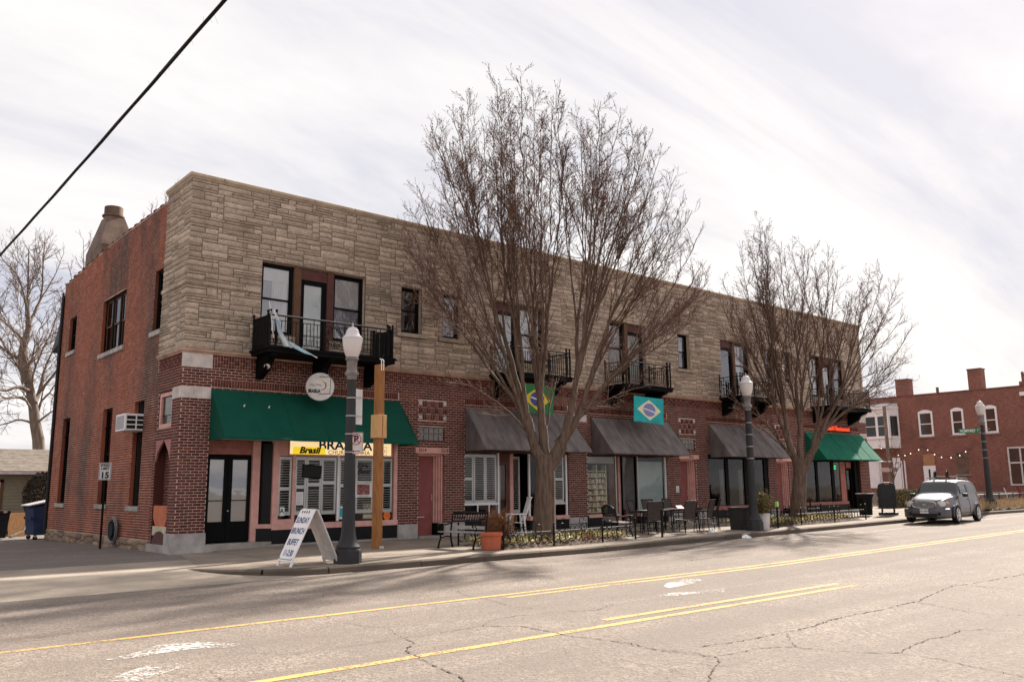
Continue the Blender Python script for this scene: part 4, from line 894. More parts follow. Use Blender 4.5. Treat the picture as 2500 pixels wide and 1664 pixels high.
for k in range(8): pbox(s_, PF, 15.2, 16.25, 0.35, 0.6, 0.62 + 0.22 * k, 0.645 + 0.22 * k)
pbox(s_, PF, 15.72, 15.76, 0.36, 0.6, 0.6, 2.4); pbox(s_, PF, 15.18, 15.22, 0.36, 0.6, 0.6, 2.4); pbox(s_, PF, 16.23, 16.27, 0.36, 0.6, 0.6, 2.4)
shf = s_.build('display_shelves', MAT['flag_cream'], SH3)
s_ = MB()
for k in range(7):
    u = 15.23
    while u < 16.2:
        w = rnd.uniform(0.035, 0.07); pbox(s_, PF, u, u + w - .006, 0.37, 0.58, 0.647 + 0.22 * k, 0.647 + 0.22 * k + rnd.uniform(0.1, 0.16), rnd.randint(0, 2)); u += w
bk = s_.build('books', [MAT['flag_cream'], MAT['cream_block'], MAT['plywood']], shf); bk['kind'] = 'stuff'
# --- shop 4
SH4 = bpy.data.objects.new('shopfront', None); link(SH4, BL); SH4['label'] = 'dark shop windows in black frames behind the patio chairs'
A, B_ = ST[3]
sp('granite', A + .01, B_ - .01, 0.15, 0.55, 0.0, 0.2, 'granite_base', SH4); sp('pink_dull', A, B_, 0.55, 0.72, -0.05, 0.2, 'window_sill', SH4); sp('concrete', A, B_, -0.05, 0.17, -0.03, 0.3, 'step', SH4); sp('black', A, B_, 2.72, 2.92, 0.02, 0.14, 'head_board', SH4)
for a, b_ in ((23.45, 23.67), (24.85, 25.1), (26.4, 26.7)): sp('black', a, b_, 0.72, 2.72, 0.02, 0.12, 'mullion', SH4)
for a, b_ in ((A + .01, 23.45), (23.67, 24.85), (25.1, 26.4)): pane(PF, a, b_, 0.72, 2.72, 0.06, SH4, 'glass'); drape(PF, a + 0.25, a + 0.55, 0.75, 2.3, 0.7, SH4, 'blind', wave=0.08, n=8)
# --- shop 5
SH5 = bpy.data.objects.new('shopfront', None); link(SH5, BL); SH5['label'] = 'dark windows of the restaurant under the far green awning'
A, B_ = ST[4]
sp('granite', A + .01, 33.7, 0.2, 0.6, 0.0, 0.2, 'granite_base', SH5); sp('pink_dull', A, 33.75, 0.6, 0.74, -0.05, 0.2, 'window_sill', SH5); sp('concrete', A, B_, 0.0, 0.25, -0.03, 0.9, 'step', SH5); sp('black', A, B_, 2.72, 2.92, 0.02, 0.14, 'head_board', SH5)
for a, b_ in ((30.85, 31.05), (32.35, 32.6)): sp('black', a, b_, 0.74, 2.72, 0.02, 0.12, 'mullion', SH5)
sp('pink_dull', 33.2, 33.7, 0.25, 2.72, 0.02, 0.2, 'post', SH5); sp('black', 33.7, 33.86, 0.25, 2.72, 0.05, 0.3, 'post', SH5)
for a, b_ in ((A + .01, 30.85), (31.05, 32.35), (32.6, 33.2)): pane(PF, a, b_, 0.74, 2.72, 0.06, SH5, 'glass')
drape(PF, 30.1, 30.6, 0.8, 2.3, 0.6, SH5, 'blind', wave=0.05, n=8)
s_ = MB(); frame_ring(s_, PF, 33.88, 34.75, 0.25, 2.4, 0.1, 0.25, 0.3); s_.build('shop_door', MAT['frame_dark'], SH5); pane(PF, 33.98, 34.65, 0.35, 2.3, 0.27, SH5, 'glass'); sp('pink_dull', 33.88, 34.75, 2.42, 2.72, 0.25, 0.3, 'transom_board', SH5); sp('black', 34.8, 35.19, 0.25, 2.72, 0.1, 0.2, 'side_panel', SH5)

# ------------------------------------------------------------------ balconies
def balcony(x0, x1, label, dense=False):
    Y = -1.1; z0, z1 = 5.43, 6.24
    b_ = bpy.data.objects.new('balcony', None); link(b_, BL); b_['label'] = label
    s_ = MB(); s_.box(x0 - 0.06, x1 + 0.06, Y - 0.06, 0.0, 5.22, 5.40); s_.box(x0 - 0.1, x1 + 0.1, Y - 0.10, 0.0, 5.32, 5.37); s_.build('deck', MAT['black'], b_, bevel=0.008)
    for u in ([x0 + 0.22, (x0 + x1) / 2, x1 - 0.22] if x1 - x0 > 3 else [x0 + 0.2, x1 - 0.2]):
        q = MB(); pr = [(0.0, 5.25), (Y + 0.05, 5.25), (Y + 0.08, 5.15), (Y + 0.3, 5.10), (Y + 0.45, 4.98), (Y + 0.5, 4.86), (-0.3, 4.72), (-0.1, 4.62), (0.0, 4.60)]
        q.prism([(u - 0.1, y_, z_) for y_, z_ in pr], (0.2, 0, 0)); q.build('bracket', MAT['black'], b_, bevel=0.01)
    def post(u, v):
        q = MB(); q.box(u - 0.022, u + 0.022, v - 0.022, v + 0.022, 5.40, 6.30); q.lathe([(0.0, 0), (0.03, 0.012), (0.022, 0.03), (0.04, 0.06), (0.038, 0.085), (0.0, 0.11)], 10, (u, v, 6.30)); q.build('railing_post', MAT['iron'], b_, smooth=True)
    for u, v in ((x0, Y), (x0 + 0.17, Y), (x0, Y + 0.16), (x1, Y), (x1 - 0.17, Y), (x1, Y + 0.16), (x0, -0.03), (x1, -0.03)): post(u, v)
    for v0, v1 in (((x0, Y), (x1, Y)), ((x0, Y), (x0, -0.03)), ((x1, Y), (x1, -0.03))):
        s_ = MB(); dx, dy = v1[0] - v0[0], v1[1] - v0[1]; L = math.hypot(dx, dy)
        for zz, t_ in ((z1, 0.022), (z1 - 0.13, 0.012), (z0 + 0.06, 0.014)): s_.bar((*v0, zz), (*v1, zz), 2 * t_, 2 * t_ * 0.7)
        n = int(L / 0.105); lo, hi = (x0 + x1) / 2 - 0.33, (x0 + x1) / 2 + 0.33
        for k in range(1, n):
            f_ = k / n; u, v = v0[0] + dx * f_, v0[1] + dy * f_
            if dy == 0 and lo < u < hi: continue
            s_.bar((u, v, z0 + 0.06), (u, v, z1 - (0.0 if k % 4 == 0 else 0.13)), 0.016)
        if dense and dy != 0:
            for k in range(1, 14): u, v = v0[0] + dx * k / 14, v0[1] + dy * k / 14 ; s_.bar((u, v + 0.0, z0 - 0.02), (u, v, z1 - 0.02), 0.02, 0.034)
        if dense and dy == 0:
            for k in range(9): u = x1 - 0.2 - 0.065 * k; s_.bar((u, v0[1] + 0.03, z0 - 0.02), (u, v0[1] + 0.03, z1 - 0.1), 0.04, 0.02)
        s_.build('front_railing' if dy == 0 else 'side_railing', MAT['iron'], b_)
    s_ = MB(); s_.bar((x0 + 0.17, Y, z1 + 0.022), (x1 - 0.17, Y, z1 + 0.022), 0.03, 0.018); s_.build('handrail', MAT['galv'], b_)
    # scrollwork panel in the middle of the front
    cx = (x0 + x1) / 2; s_ = MB()
    s_.bar((cx - 0.33, Y, z0), (cx - 0.33, Y, z1), 0.022); s_.bar((cx + 0.33, Y, z0), (cx + 0.33, Y, z1), 0.022); s_.bar((cx, Y, z0 + .06), (cx, Y, z1 - .1), 0.014)
    def spiral(ax, az, r0, turns, sgn, ph):
        s_.tube([(ax + sgn * (r0 * (1 - 0.75 * k / 18)) * math.cos(ph + turns * 2 * math.pi * k / 18), Y, az + (r0 * (1 - 0.75 * k / 18)) * math.sin(ph + turns * 2 * math.pi * k / 18)) for k in range(19)], 0.010, 5)
    for sg in (-1, 1):
        for az, ph in ((z0 + 0.17, 1.57), (z0 + 0.57, -1.57)): spiral(cx + sg * 0.11, az, 0.10, 1.3, sg, ph); spiral(cx + sg * 0.24, (az + z0 + 0.37) / 2, 0.075, 1.2, sg, -ph)
        s_.tube([(cx + sg * 0.3 * math.sin(math.pi * k / 10), Y, z0 + 0.1 + 0.56 * k / 10) for k in range(11)], 0.009, 5)
    s_.build('scroll_panel', MAT['iron'], b_, smooth=True); return b_
balcony(1.75, 5.62, 'wide black iron balcony nearest the street corner', True)
balcony(10.27, 13.0, 'narrow black iron balcony behind the big bare tree'); balcony(15.95, 18.55, 'black iron balcony above the teal flag'); balcony(23.28, 25.95, 'black iron balcony behind the middle street lamp'); balcony(30.75, 34.6, 'wide black iron balcony above the far green awning')

# sheet-metal exhaust cowl on the roof
ex = bpy.data.objects.new('exhaust_cowl', None); link(ex, BL); ex['label'] = 'rusty tapered exhaust cowl on the roof'
ex.location = (0.95, 11.6, 9.3)
def frus(s_, b0, b1, z0, z1, t0, t1):
    v = [(-b0, -b1, z0), (b0, -b1, z0), (b0, b1, z0), (-b0, b1, z0), (-t0, -t1, z1), (t0, -t1, z1), (t0, t1, z1), (-t0, t1, z1)]
    s_.add(v, [(0, 3, 2, 1), (4, 5, 6, 7), (0, 1, 5, 4), (1, 2, 6, 5), (2, 3, 7, 6), (3, 0, 4, 7)])
s_ = MB(); frus(s_, 0.62, 1.05, 0.0, 1.35, 0.62, 1.05); s_.build('cowl_box', MAT['rust'], ex)
s_ = MB(); frus(s_, 0.62, 1.05, 1.355, 2.65, 0.33, 0.36); s_.build('tapered_hood', MAT['rust'], ex)
s_ = MB(); s_.lathe([(0.34, 2.65), (0.34, 2.72), (0.40, 2.73), (0.40, 2.78), (0.335, 2.79), (0.335, 3.12), (0.3, 3.12), (0.3, 2.9)], 24); s_.build('collar', MAT['rust'], ex, smooth=True)
s_ = MB(); s_.box(0.3, 0.75, -1.5, -1.02, 0.55, 0.95); s_.build('vent_duct', MAT['off_white'], ex)
# downpipe and rear eave
s_ = MB(); s_.tube([(SX - 0.06, YE - 0.05, 0.1), (SX - 0.06, YE - 0.05, 8.9), (SX - 0.02, YE + 0.1, 9.2)], 0.06, 8); s_.build('downpipe', MAT['plastic_black'], BL, smooth=True)
s_ = MB(); s_.prism([(SX - 0.05, YE + 0.02, 7.3), (SX - 0.05, YE + 1.2, 7.0), (SX - 0.05, YE + 1.2, 7.1), (SX - 0.05, YE + 0.02, 8.3)], (1.0, 0, 0)); s_.build('rear_eave', MAT['plastic_black'], BL)
# weeds on the parapet
s_ = MB()
for k in range(9):
    y_ = 2.2 + rnd.uniform(0, 1.8) if k < 6 else rnd.uniform(0.3, 6)
    zb = 10.14 if y_ < 1.9 else 9.92; xb = 0.0; h = rnd.uniform(0.2, 0.5); s_.tube([(xb, y_, zb), (xb + rnd.uniform(-.1, .1), y_ + rnd.uniform(-.1, .1), zb + h)], [0.008, 0.003], 4)
    for j in range(4): z = zb + h * rnd.uniform(.3, .9); s_.tube([(xb, y_, z), (xb + rnd.uniform(-.15, .15), y_ + rnd.uniform(-.15, .15), z + 0.14)], [0.004, 0.002], 3)
o = s_.build('parapet_weeds', MAT['twig'], BL); o['kind'] = 'stuff'
MAT['sign_yellow'] = emit_mat('backlit_yellow_vinyl', (0.80, 0.56, 0.02), 0.28)
# ------------------------------------------------------------------ awnings, signs, flags on the building
def awning(x0, x1, mat, label, ztop_, yf, zb, val):
    a = thing('awning', (x0, 0, 0), label, 'awning', group='shop awnings'); W = x1 - x0
    s_ = MB(); n = 14; vs = []
    for k in range(n + 1):
        u = W * k / n; sag = 0.022 * math.sin(k * 2.3) + 0.012 * math.sin(k * 5.1)
        vs += [(u, -0.03, ztop_), (u, yf * 0.5 - 0.01 + sag, (ztop_ + zb) / 2 - 0.012), (u, yf + 0.006 * math.sin(k * 1.9), zb + 0.01 * math.sin(k * 1.3)), (u, yf + 0.008 * math.sin(k * 3.1), zb - val + 0.006 * math.sin(k * 2.1))]
    s_.add(vs, [(4 * k + j, 4 * k + 4 + j, 4 * k + 5 + j, 4 * k + 1 + j) for k in range(n) for j in range(3)])
    s_.build('canvas', MAT[mat], a, smooth=True, angle=25)
    ns = max(3, int(W / 0.95))
    for k in range(1, ns):
        u = W * k / ns; q = MB(); q.tube([(u, -0.04, ztop_ + 0.006), (u, yf * 0.5 - 0.018, (ztop_ + zb) / 2 - 0.008), (u, yf - 0.006, zb + 0.004), (u, yf - 0.006, zb - val)], 0.006, 4); q.build('seam', MAT[mat], a)
    for u, sg in ((0.0, 1), (W, -1)):
        MB().poly([(u, -0.03, ztop_), (u, yf, zb), (u, yf, zb - val), (u, -0.03, zb - val)]).build('side_panel', MAT[mat], a)
    f = MB(); f.tube([(0.02, yf + 0.02, zb - 0.01), (W - 0.02, yf + 0.02, zb - 0.01)], 0.016, 6)
    for k in range(5):
        u = 0.03 + (W - 0.06) * k / 4; f.tube([(u, -0.03, zb + 0.02), (u, yf + 0.03, zb - 0.01)], 0.014, 6)
    f.build('frame', MAT['awn_frame'], a); return a
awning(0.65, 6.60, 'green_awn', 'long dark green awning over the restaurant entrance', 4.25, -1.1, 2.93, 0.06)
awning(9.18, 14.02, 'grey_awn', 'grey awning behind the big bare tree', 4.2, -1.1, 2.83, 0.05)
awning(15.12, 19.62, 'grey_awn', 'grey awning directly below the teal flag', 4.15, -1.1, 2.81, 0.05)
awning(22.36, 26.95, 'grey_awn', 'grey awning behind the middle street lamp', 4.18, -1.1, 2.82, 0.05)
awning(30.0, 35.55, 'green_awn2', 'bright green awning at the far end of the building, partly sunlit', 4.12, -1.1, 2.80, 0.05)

# round projecting sign
sg = thing('round_sign', (3.44, -0.8, 4.43), 'round white BRASILIA sign above the dark green awning', 'sign', rz=math.radians(-22))
def disc(s_, r, y, n=40, t=0.02, m=0): s_.prism([(r * math.cos(2 * math.pi * k / n), y, r * math.sin(2 * math.pi * k / n)) for k in range(n)], (0, t, 0), m)
s_ = MB(); disc(s_, 0.395, 0.0, t=0.12); s_.build('drum', MAT['off_white'], sg, bevel=0.006)
s_ = MB(); disc(s_, 0.38, -0.008, t=0.008); s_.build('face', MAT['off_white'], sg)
s_ = MB(); s_.tube([(0.05, 0.1, 0.36), (0.05, 0.75, 0.30)], 0.02, 6); s_.tube([(0.05, 0.1, -0.30), (0.05, 0.75, -0.30)], 0.02, 6); s_.build('mount_arm', MAT['iron'], sg)
put_text('BRASILIA', 0.135, MAT['ink'], sg, (-0.16, -0.011, -0.13), bold=0.008, sx=0.62)
def emblem(par, y, sc, lx, lz, ms):
    s_ = MB()
    def ln(p, q, w, m): p, q = Vector((lx + p[0] * sc, y, lz + p[1] * sc)), Vector((lx + q[0] * sc, y, lz + q[1] * sc)); d = (q - p).normalized(); n_ = Vector((-d.z, 0, d.x)) * w * sc / 2; s_.poly([tuple(p + n_), tuple(q + n_), tuple(q - n_), tuple(p - n_)], m)
    ln((-0.06, 0.25), (0.27, 0.25), 0.018, 0); ln((-0.06, -0.245), (0.27, -0.22), 0.018, 0); ln((0.26, 0.25), (0.24, -0.22), 0.014, 0)
    ln((-0.06, 0.20), (0.20, 0.03), 0.014, 1); ln((0.20, 0.03), (-0.04, -0.20), 0.014, 1)
    for k in range(14):
        t0, t1 = -2.0 + 3.6 * k / 14, -2.0 + 3.6 * (k + 1) / 14; w = 0.006 + 0.024 * math.sin(math.pi * (k + .5) / 14)
        ln((0.03 + 0.10 * math.cos(t0), 0.0 + 0.115 * math.sin(t0)), (0.03 + 0.10 * math.cos(t1), 0.115 * math.sin(t1)), w, 0)
    for r0, ph in ((0.0, 0), (0.028, 0.8)):
        for k in range(12): ln((-0.33 + 0.027 * k, r0 + 0.018 * math.sin(k * .9 + ph)), (-0.303 + 0.027 * k, r0 + 0.018 * math.sin((k + 1) * .9 + ph)), 0.008, 0)
    return s_.build('emblem', ms, par)
emblem(sg, -0.011, 1.0, 0.03, 0.03, [MAT['ink'], MAT['yellow_vinyl']])
# backlit sign under the awning
bs = thing('shop_sign', (4.63, 0.02, 2.72), 'backlit cream BRASILIA CHURRASCARIA sign under the dark green awning', 'sign')
s_ = MB(); s_.box(-1.67, 1.67, -0.06, 0.02, -0.155, 0.24); s_.build('sign_box', MAT['sign_lit'], bs, bevel=0.005)
s_ = MB(); frame_ring(s_, PF, -1.69, 1.69, -0.17, 0.26, 0.02, -0.066, 0.02); s_.build('sign_frame', MAT['pink'], bs)
put_text('BRASILIA', 0.36, MAT['ink_blue'], bs, (0.1, -0.064, 0.115), bold=0.010, sx=1.25)
put_text('CHURRASCARIA', 0.165, MAT['ink'], bs, (0.22, -0.066, -0.085), sx=1.15)
s_ = MB(); s_.poly([(-1.60, -0.067, -0.15), (-0.55, -0.067, -0.15), (-0.60, -0.067, 0.07), (-1.58, -0.067, 0.06)]); s_.build('yellow_patch', MAT['sign_yellow'], bs)
put_text('Brasil', 0.25, MAT['ink'], bs, (-1.07, -0.070, -0.04), shear=0.25, bold=0.012, sx=1.15)
emblem(bs, -0.066, 0.5, 1.38, -0.02, [MAT['ink'], MAT['flag_cream']])
# red letters over the far awning
rs_ = thing('letter_sign', (32.95, -0.12, 4.38), 'red illuminated letters above the bright green awning', 'sign')
put_text('SheesH Restaurant', 0.33, MAT['neon_red'], rs_, (0.0, 0.0, 0.0), ext=0.02, bold=0.006, sx=0.98)
s_ = MB(); s_.box(-1.6, 1.6, 0.03, 0.10, -0.14, -0.10); s_.build('raceway', MAT['frame_dark'], rs_)
# flags
def flag(name, corners, label, base, dia, disk, band, parent=None, hide=None):
    """corners: top-left, top-right, bottom-right, bottom-left in 3D; built as a rippling cloth with the design as separate cloth pieces"""
    a, b_, c, d_ = [Vector(p) for p in corners]; o_ = thing(name, tuple(a), label, 'flag', group='flags on the balconies'); n1_ = (b_ - a).cross(d_ - a).normalized()
    def P_(u, v, off): 
        p = (a * (1 - u) + b_ * u) * (1 - v) + (d_ * (1 - u) + c * u) * v
        return p + n1_ * (0.035 * math.sin(5.5 * u + 1.7 * v) + 0.02 * math.sin(9 * u - 3 * v) * v + off) - a
    N_ = 24
    def cloth(nm, mat, inside, off):
        s_ = MB(); vs = [tuple(P_(i / N_, j / N_, off)) for j in range(N_ + 1) for i in range(N_ + 1)]
        s_.add(vs, [(j * (N_ + 1) + i, j * (N_ + 1) + i + 1, (j + 1) * (N_ + 1) + i + 1, (j + 1) * (N_ + 1) + i) for j in range(N_) for i in range(N_)]); s_.build(nm, MAT[mat], o_, smooth=True)
    def shape(nm, mat, pts, off):
        ctr = (sum(p[0] for p in pts) / len(pts), sum(p[1] for p in pts) / len(pts)); vs = []; rings = 5; n = len(pts)
        for sgn in (1, -1):
            s_ = MB(); vs = [tuple(P_(*ctr, off * sgn))]
            for r_ in range(1, rings + 1): vs += [tuple(P_(ctr[0] + (p[0] - ctr[0]) * r_ / rings, ctr[1] + (p[1] - ctr[1]) * r_ / rings, off * sgn)) for p in pts]
            fs = [(0, 1 + k, 1 + (k + 1) % n) for k in range(n)] + [(1 + (r_ - 1) * n + k, 1 + r_ * n + k, 1 + r_ * n + (k + 1) % n, 1 + (r_ - 1) * n + (k + 1) % n) for r_ in range(1, rings) for k in range(n)]
            s_.add(vs, fs); s_.build(nm, MAT[mat], o_, smooth=True)
    cloth('cloth', base, None, 0)
    lz = [(0.12, 0.5), (0.5, 0.1), (0.88, 0.5), (0.5, 0.9)]; dn = [(p[0] * (1 - f_) + q[0] * f_, p[1] * (1 - f_) + q[1] * f_) for p, q in zip(lz, lz[1:] + lz[:1]) for f_ in (0, .25, .5, .75)]
    shape('lozenge', dia, dn, 0.004)
    shape('globe_disc', disk, [(0.5 + 0.18 * math.cos(2 * math.pi * k / 24), 0.5 + 0.26 * math.sin(2 * math.pi * k / 24)) for k in range(24)], 0.008)
    bt = [(0.33 + 0.34 * k / 8, 0.43 + 0.13 * (k / 8) ** 1.2) for k in range(9)]; shape('white_band', 'flag_white', bt + [(p[0], p[1] + 0.055) for p in bt[::-1]], 0.011)
    return o_
flag('brazil_flag', [(16.1, -1.32, 4.93), (17.8, -1.3, 4.88), (17.86, -1.26, 3.90), (16.1, -1.3, 3.98)], 'teal flag with yellow lozenge hanging above a grey awning', 'flag_teal', 'flag_cream', 'flag_lilac', 0)
flag('brazil_flag', [(10.5, -1.25, 5.0), (12.1, -1.25, 4.96), (12.06, -1.2, 4.0), (10.5, -1.2, 4.08)], 'green flag with yellow lozenge hanging half behind the big trunk', 'flag_green', 'flag_yellow', 'flag_blue', 0)
# drooping flag on a pole over the first balcony
fl = thing('drooping_flag', (1.72, -1.12, 6.55), 'drooping pale blue and white flag on a tilted pole at the corner balcony', 'flag')
s_ = MB(); s_.tube([(0, 0.02, 0.02), (0.06, 0.0, -0.5), (0.25, -0.12, -1.1), (1.22, -0.25, -1.42)][:1] + [(-0.02, 0.02, 0.05), (0.12, -0.02, -0.95)], 0.014, 6); s_.tube([(0.5, -0.22, -1.05), (1.28, -0.3, -1.42)], 0.016, 6); s_.build('pole', MAT['paper'], fl)
s_ = MB(); cols = 12; rws = 16; vs = []
for j in range(rws + 1):
    f_ = j / rws; wd = 0.10 + 0.34 * f_ * (1 - 0.35 * f_); cx_, cz_ = 0.06 + 0.22 * f_ + 0.35 * max(0, f_ - .6), -0.18 - 1.0 * f_
    for i in range(cols + 1):
        g_ = i / cols; vs.append((cx_ + wd * (g_ - 0.35) * 0.8, -0.14 - 0.05 * math.sin(g_ * 9 + f_ * 4) - 0.10 * f_, cz_ + 0.10 * g_ * f_ - 0.12 * g_))
fm = [0 if (i // 3) % 2 else (1 if j > 3 else 2) for j in range(rws) for i in range(cols)]
s_.v = vs; s_.f = [[j * (cols + 1) + i, j * (cols + 1) + i + 1, (j + 1) * (cols + 1) + i + 1, (j + 1) * (cols + 1) + i] for j in range(rws) for i in range(cols)]; s_.m = fm
s_.build('cloth', [MAT['flag_white'], MAT['sky_cloth'], MAT['curtain']], fl, smooth=True)
s_ = MB(); s_.poly([(0.36, -0.24, -1.00), (1.22, -0.31, -1.38), (0.90, -0.3, -1.33), (0.62, -0.28, -1.22)]); s_.build('loose_end', MAT['sky_cloth'], fl)
# flood lamp under the balcony, spot lamps over the awning
f1 = thing('flood_lamp', (1.93, -0.6, 4.9), 'small white flood lamp under the corner balcony', 'lamp')
s_ = MB(); s_.lathe([(0.03, 0.12), (0.05, 0.08), (0.085, 0.0), (0.07, -0.01), (0.0, -0.012)], 14); h_ = s_.build('lamp_head', MAT['lamp_cap'], f1, smooth=True); h_.rotation_euler = (math.radians(-40), math.radians(30), 0)
s_ = MB(); s_.tube([(0, 0.02, 0.08), (0, 0.25, 0.28), (0, 0.6, 0.3)], 0.012, 6); s_.build('arm', MAT['iron'], f1)
for u, lb in ((1.35, 'small spot lamp at the corner end of the dark green awning'), (2.05, 'small spot lamp second from the corner on the dark green awning')):
    f2 = thing('spot_lamp', (u, -0.55, 3.78), lb, 'lamp', group='awning spot lamps'); s_ = MB(); s_.lathe([(0.012, 0.06), (0.02, 0.03), (0.026, 0.0), (0.0, -0.003)], 10); q_ = s_.build('lamp_head', MAT['lamp_cap'], f2, smooth=True); q_.rotation_euler = (0.6, 0.2, 0)
    s_ = MB(); s_.tube([(0, 0.01, 0.05), (0, 0.06, 0.02)], 0.006, 5); s_.build('arm', MAT['iron'], f2)

# things in the restaurant window
tv = thing('television', (3.68, 0.02, 2.09), 'black television hung tilted in the restaurant window', 'television', rz=math.radians(-14))
s_ = MB(); s_.obox((0, 0, 0), (0.56, 0.06, 0.37), Matrix.Rotation(math.radians(4), 3, 'Y')); s_.build('screen_housing', MAT['black'], tv, bevel=0.012)
s_ = MB(); s_.obox((0.16, 0.06, -0.03), (0.2, 0.1, 0.28), 0); s_.build('rear_bulge', MAT['plastic_black'], tv, bevel=0.02)
s_ = MB(); s_.obox((0, -0.033, 0), (0.5, 0.004, 0.31), Matrix.Rotation(math.radians(4), 3, 'Y')); s_.build('screen', MAT['granite'], tv)
def card(name, x0, x1, z0, z1, y, label, cat, mat='paper', group=None):
    o_ = thing(name, ((x0 + x1) / 2, y, z0), label, cat, group=group); s_ = MB(); s_.box(-(x1 - x0) / 2, (x1 - x0) / 2, 0, 0.006, 0, z1 - z0); s_.build('sheet', MAT[mat], o_); return o_
po = card('food_poster', 5.13, 5.70, 1.34, 1.81, 0.045, 'white poster with a photo of grilled meat in the restaurant window', 'poster')
mt_, t_, b_ = newmat('meat_photo'); f_ = noise(t_, wpos(t_), 9, 4, 0.6, 1.0); t_.links.new(ramp(t_, f_, [(0.3, (0.05, 0.015, 0.012)), (0.5, (0.24, 0.07, 0.06)), (0.62, (0.45, 0.22, 0.20)), (0.75, (0.12, 0.03, 0.025))]), b_.inputs['Base Color']); MAT['meat'] = mt_
s_ = MB(); s_.box(-0.23, 0.20, -0.005, 0, 0.08, 0.38); s_.build('photo', MAT['meat'], po)
put_text('BRAZILIAN CHURRASCO', 0.045, MAT['ink'], po, (0, -0.004, 0.425)); put_text('BUFFET LUNCH', 0.045, MAT['ink'], po, (0, -0.004, 0.04))
mn = card('menu_sheet', 3.22, 3.46, 1.16, 1.52, 0.045, 'white menu sheet taped inside the restaurant window', 'notice')
for k in range(9): s_ = MB(); s_.box(-0.09, 0.09 - 0.05 * (k % 3 == 2), -0.002, 0, 0.04 + 0.033 * k, 0.05 + 0.033 * k); s_.build('printed_line', MAT['blind'], mn)
ac_ = card('grade_card', 2.76, 2.90, 0.87, 1.11, 0.045, 'white card with green letter A in the narrow window', 'notice'); put_text('A', 0.17, MAT['sign_green'], ac_, (-0.01, -0.003, 0.13), bold=0.006)
pc = card('landscape_picture', 4.61, 4.78, 0.73, 1.10, 0.05, 'small framed picture standing at the foot of the restaurant window', 'picture'); s_ = MB(); s_.box(-0.065, 0.065, -0.003, 0, 0.06, 0.31); s_.build('print', MAT['flag_teal'], pc)
sk = thing('round_sticker', (6.24, 0.05, 0.78), 'round orange sticker on the restaurant window', 'sticker'); s_ = MB(); disc(s_, 0.125, 0, 28, 0.004); s_.build('disc', MAT['orange'], sk); put_text('OPEN', 0.06, MAT['terracotta'], sk, (0, -0.003, 0))
bk = thing('platter_display', (5.62, 0.1, 0.68), 'upright wooden platter display with round dishes in the restaurant window', 'display')
s_ = MB(); s_.box(-0.22, 0.22, 0.0, 0.03, 0.0, 0.52); s_.build('board', MAT['brown'], bk, bevel=0.02); s_ = MB(); s_.box(-0.18, 0.18, -0.005, 0.0, 0.04, 0.16); s_.build('caption_card', MAT['flag_cream'], bk)
for k in range(6):
    u, w = -0.12 + 0.12 * (k % 3), 0.26 + 0.14 * (k // 3); q = MB(); q.tube([(u + 0.05 * math.cos(2 * math.pi * j / 16), -0.012, w + 0.055 * math.sin(2 * math.pi * j / 16)) for j in range(16)], 0.014, 6, closed=True); q.build('dish', MAT['flag_cream'], bk, smooth=True)
nsg = thing('script_sign', (5.36, 0.05, 2.2), 'unlit script lettering on the restaurant window', 'sign'); put_text('Xingu', 0.16, MAT['lamp_grey'], nsg, (0, 0, 0.07), shear=0.4, bold=0.003); put_text('Beer', 0.24, MAT['lamp_grey'], nsg, (0.05, 0, -0.10), shear=0.4, bold=0.004)
nb_ = thing('neon_sign', (32.9, 0.2, 2.5), 'small green neon sign in the far restaurant window', 'sign'); s_ = MB()
for dz in (0, -0.12): s_.tube([(-0.2 + 0.4 * k / 10, 0, dz + 0.03 * math.sin(k * 1.9)) for k in range(11)], 0.018, 6)
s_.build('tube', MAT['neon_green'], nb_)
nt_ = thing('notice_plate', (20.05, -0.03, 1.45), 'small pale plate on the brick pier beside the number 3222 door', 'sign'); s_ = MB(); s_.box(-0.1, 0.1, 0, 0.015, -0.14, 0.14); s_.build('plate', MAT['off_white'], nt_)

# side wall: air conditioner, hose, speed sign
ac = thing('air_conditioner', (SX, 3.36, 3.28), 'white window air conditioner sticking out of the shaded brick side wall', 'air conditioner')
s_ = MB(); s_.box(-0.50, 0.15, -0.42, 0.42, 0.0, 0.48); s_.build('casing', MAT['white'], ac, bevel=0.01)
s_ = MB(); s_.box(-0.505, -0.5, -0.36, 0.36, 0.05, 0.43); s_.build('front_panel', MAT['blind'], ac)
s_ = MB(); s_.box(-0.46, 0.1, -0.425, -0.42, 0.04, 0.44); s_.build('coil', MAT['plastic_black'], ac)
for k in range(4): s_ = MB(); s_.box(-0.48, 0.12, -0.44, -0.425, 0.02 + 0.133 * k, 0.05 + 0.133 * k); s_.build('grille_bar', MAT['white'], ac)
for k in range(3): s_ = MB(); s_.box(-0.49 + 0.275 * k, -0.455 + 0.275 * k, -0.444, -0.44, 0.02, 0.46); s_.build('grille_bar', MAT['white'], ac)
s_ = MB(); s_.box(-0.3, 0.1, 0.43, 0.55, 0.02, 0.42); s_.build('filler_board', MAT['wood_box'], ac)
hs = thing('coiled_hose', (SX - 0.06, 4.75, 0.1), 'grey garden hose coiled on a reel against the side wall', 'hose')
for k in range(7):
    r0 = 0.24 + 0.028 * k; q = MB(); q.tube([(-0.05 - 0.02 * (k % 3), r0 * math.cos(2 * math.pi * j / 28) + rnd.uniform(-.01, .01), 0.36 + r0 * 0.92 * math.sin(2 * math.pi * j / 28)) for j in range(28)], 0.014, 6, closed=True); q.build('hose_loop', MAT['hose'] if k > 3 else MAT['rubber'], hs, smooth=True)
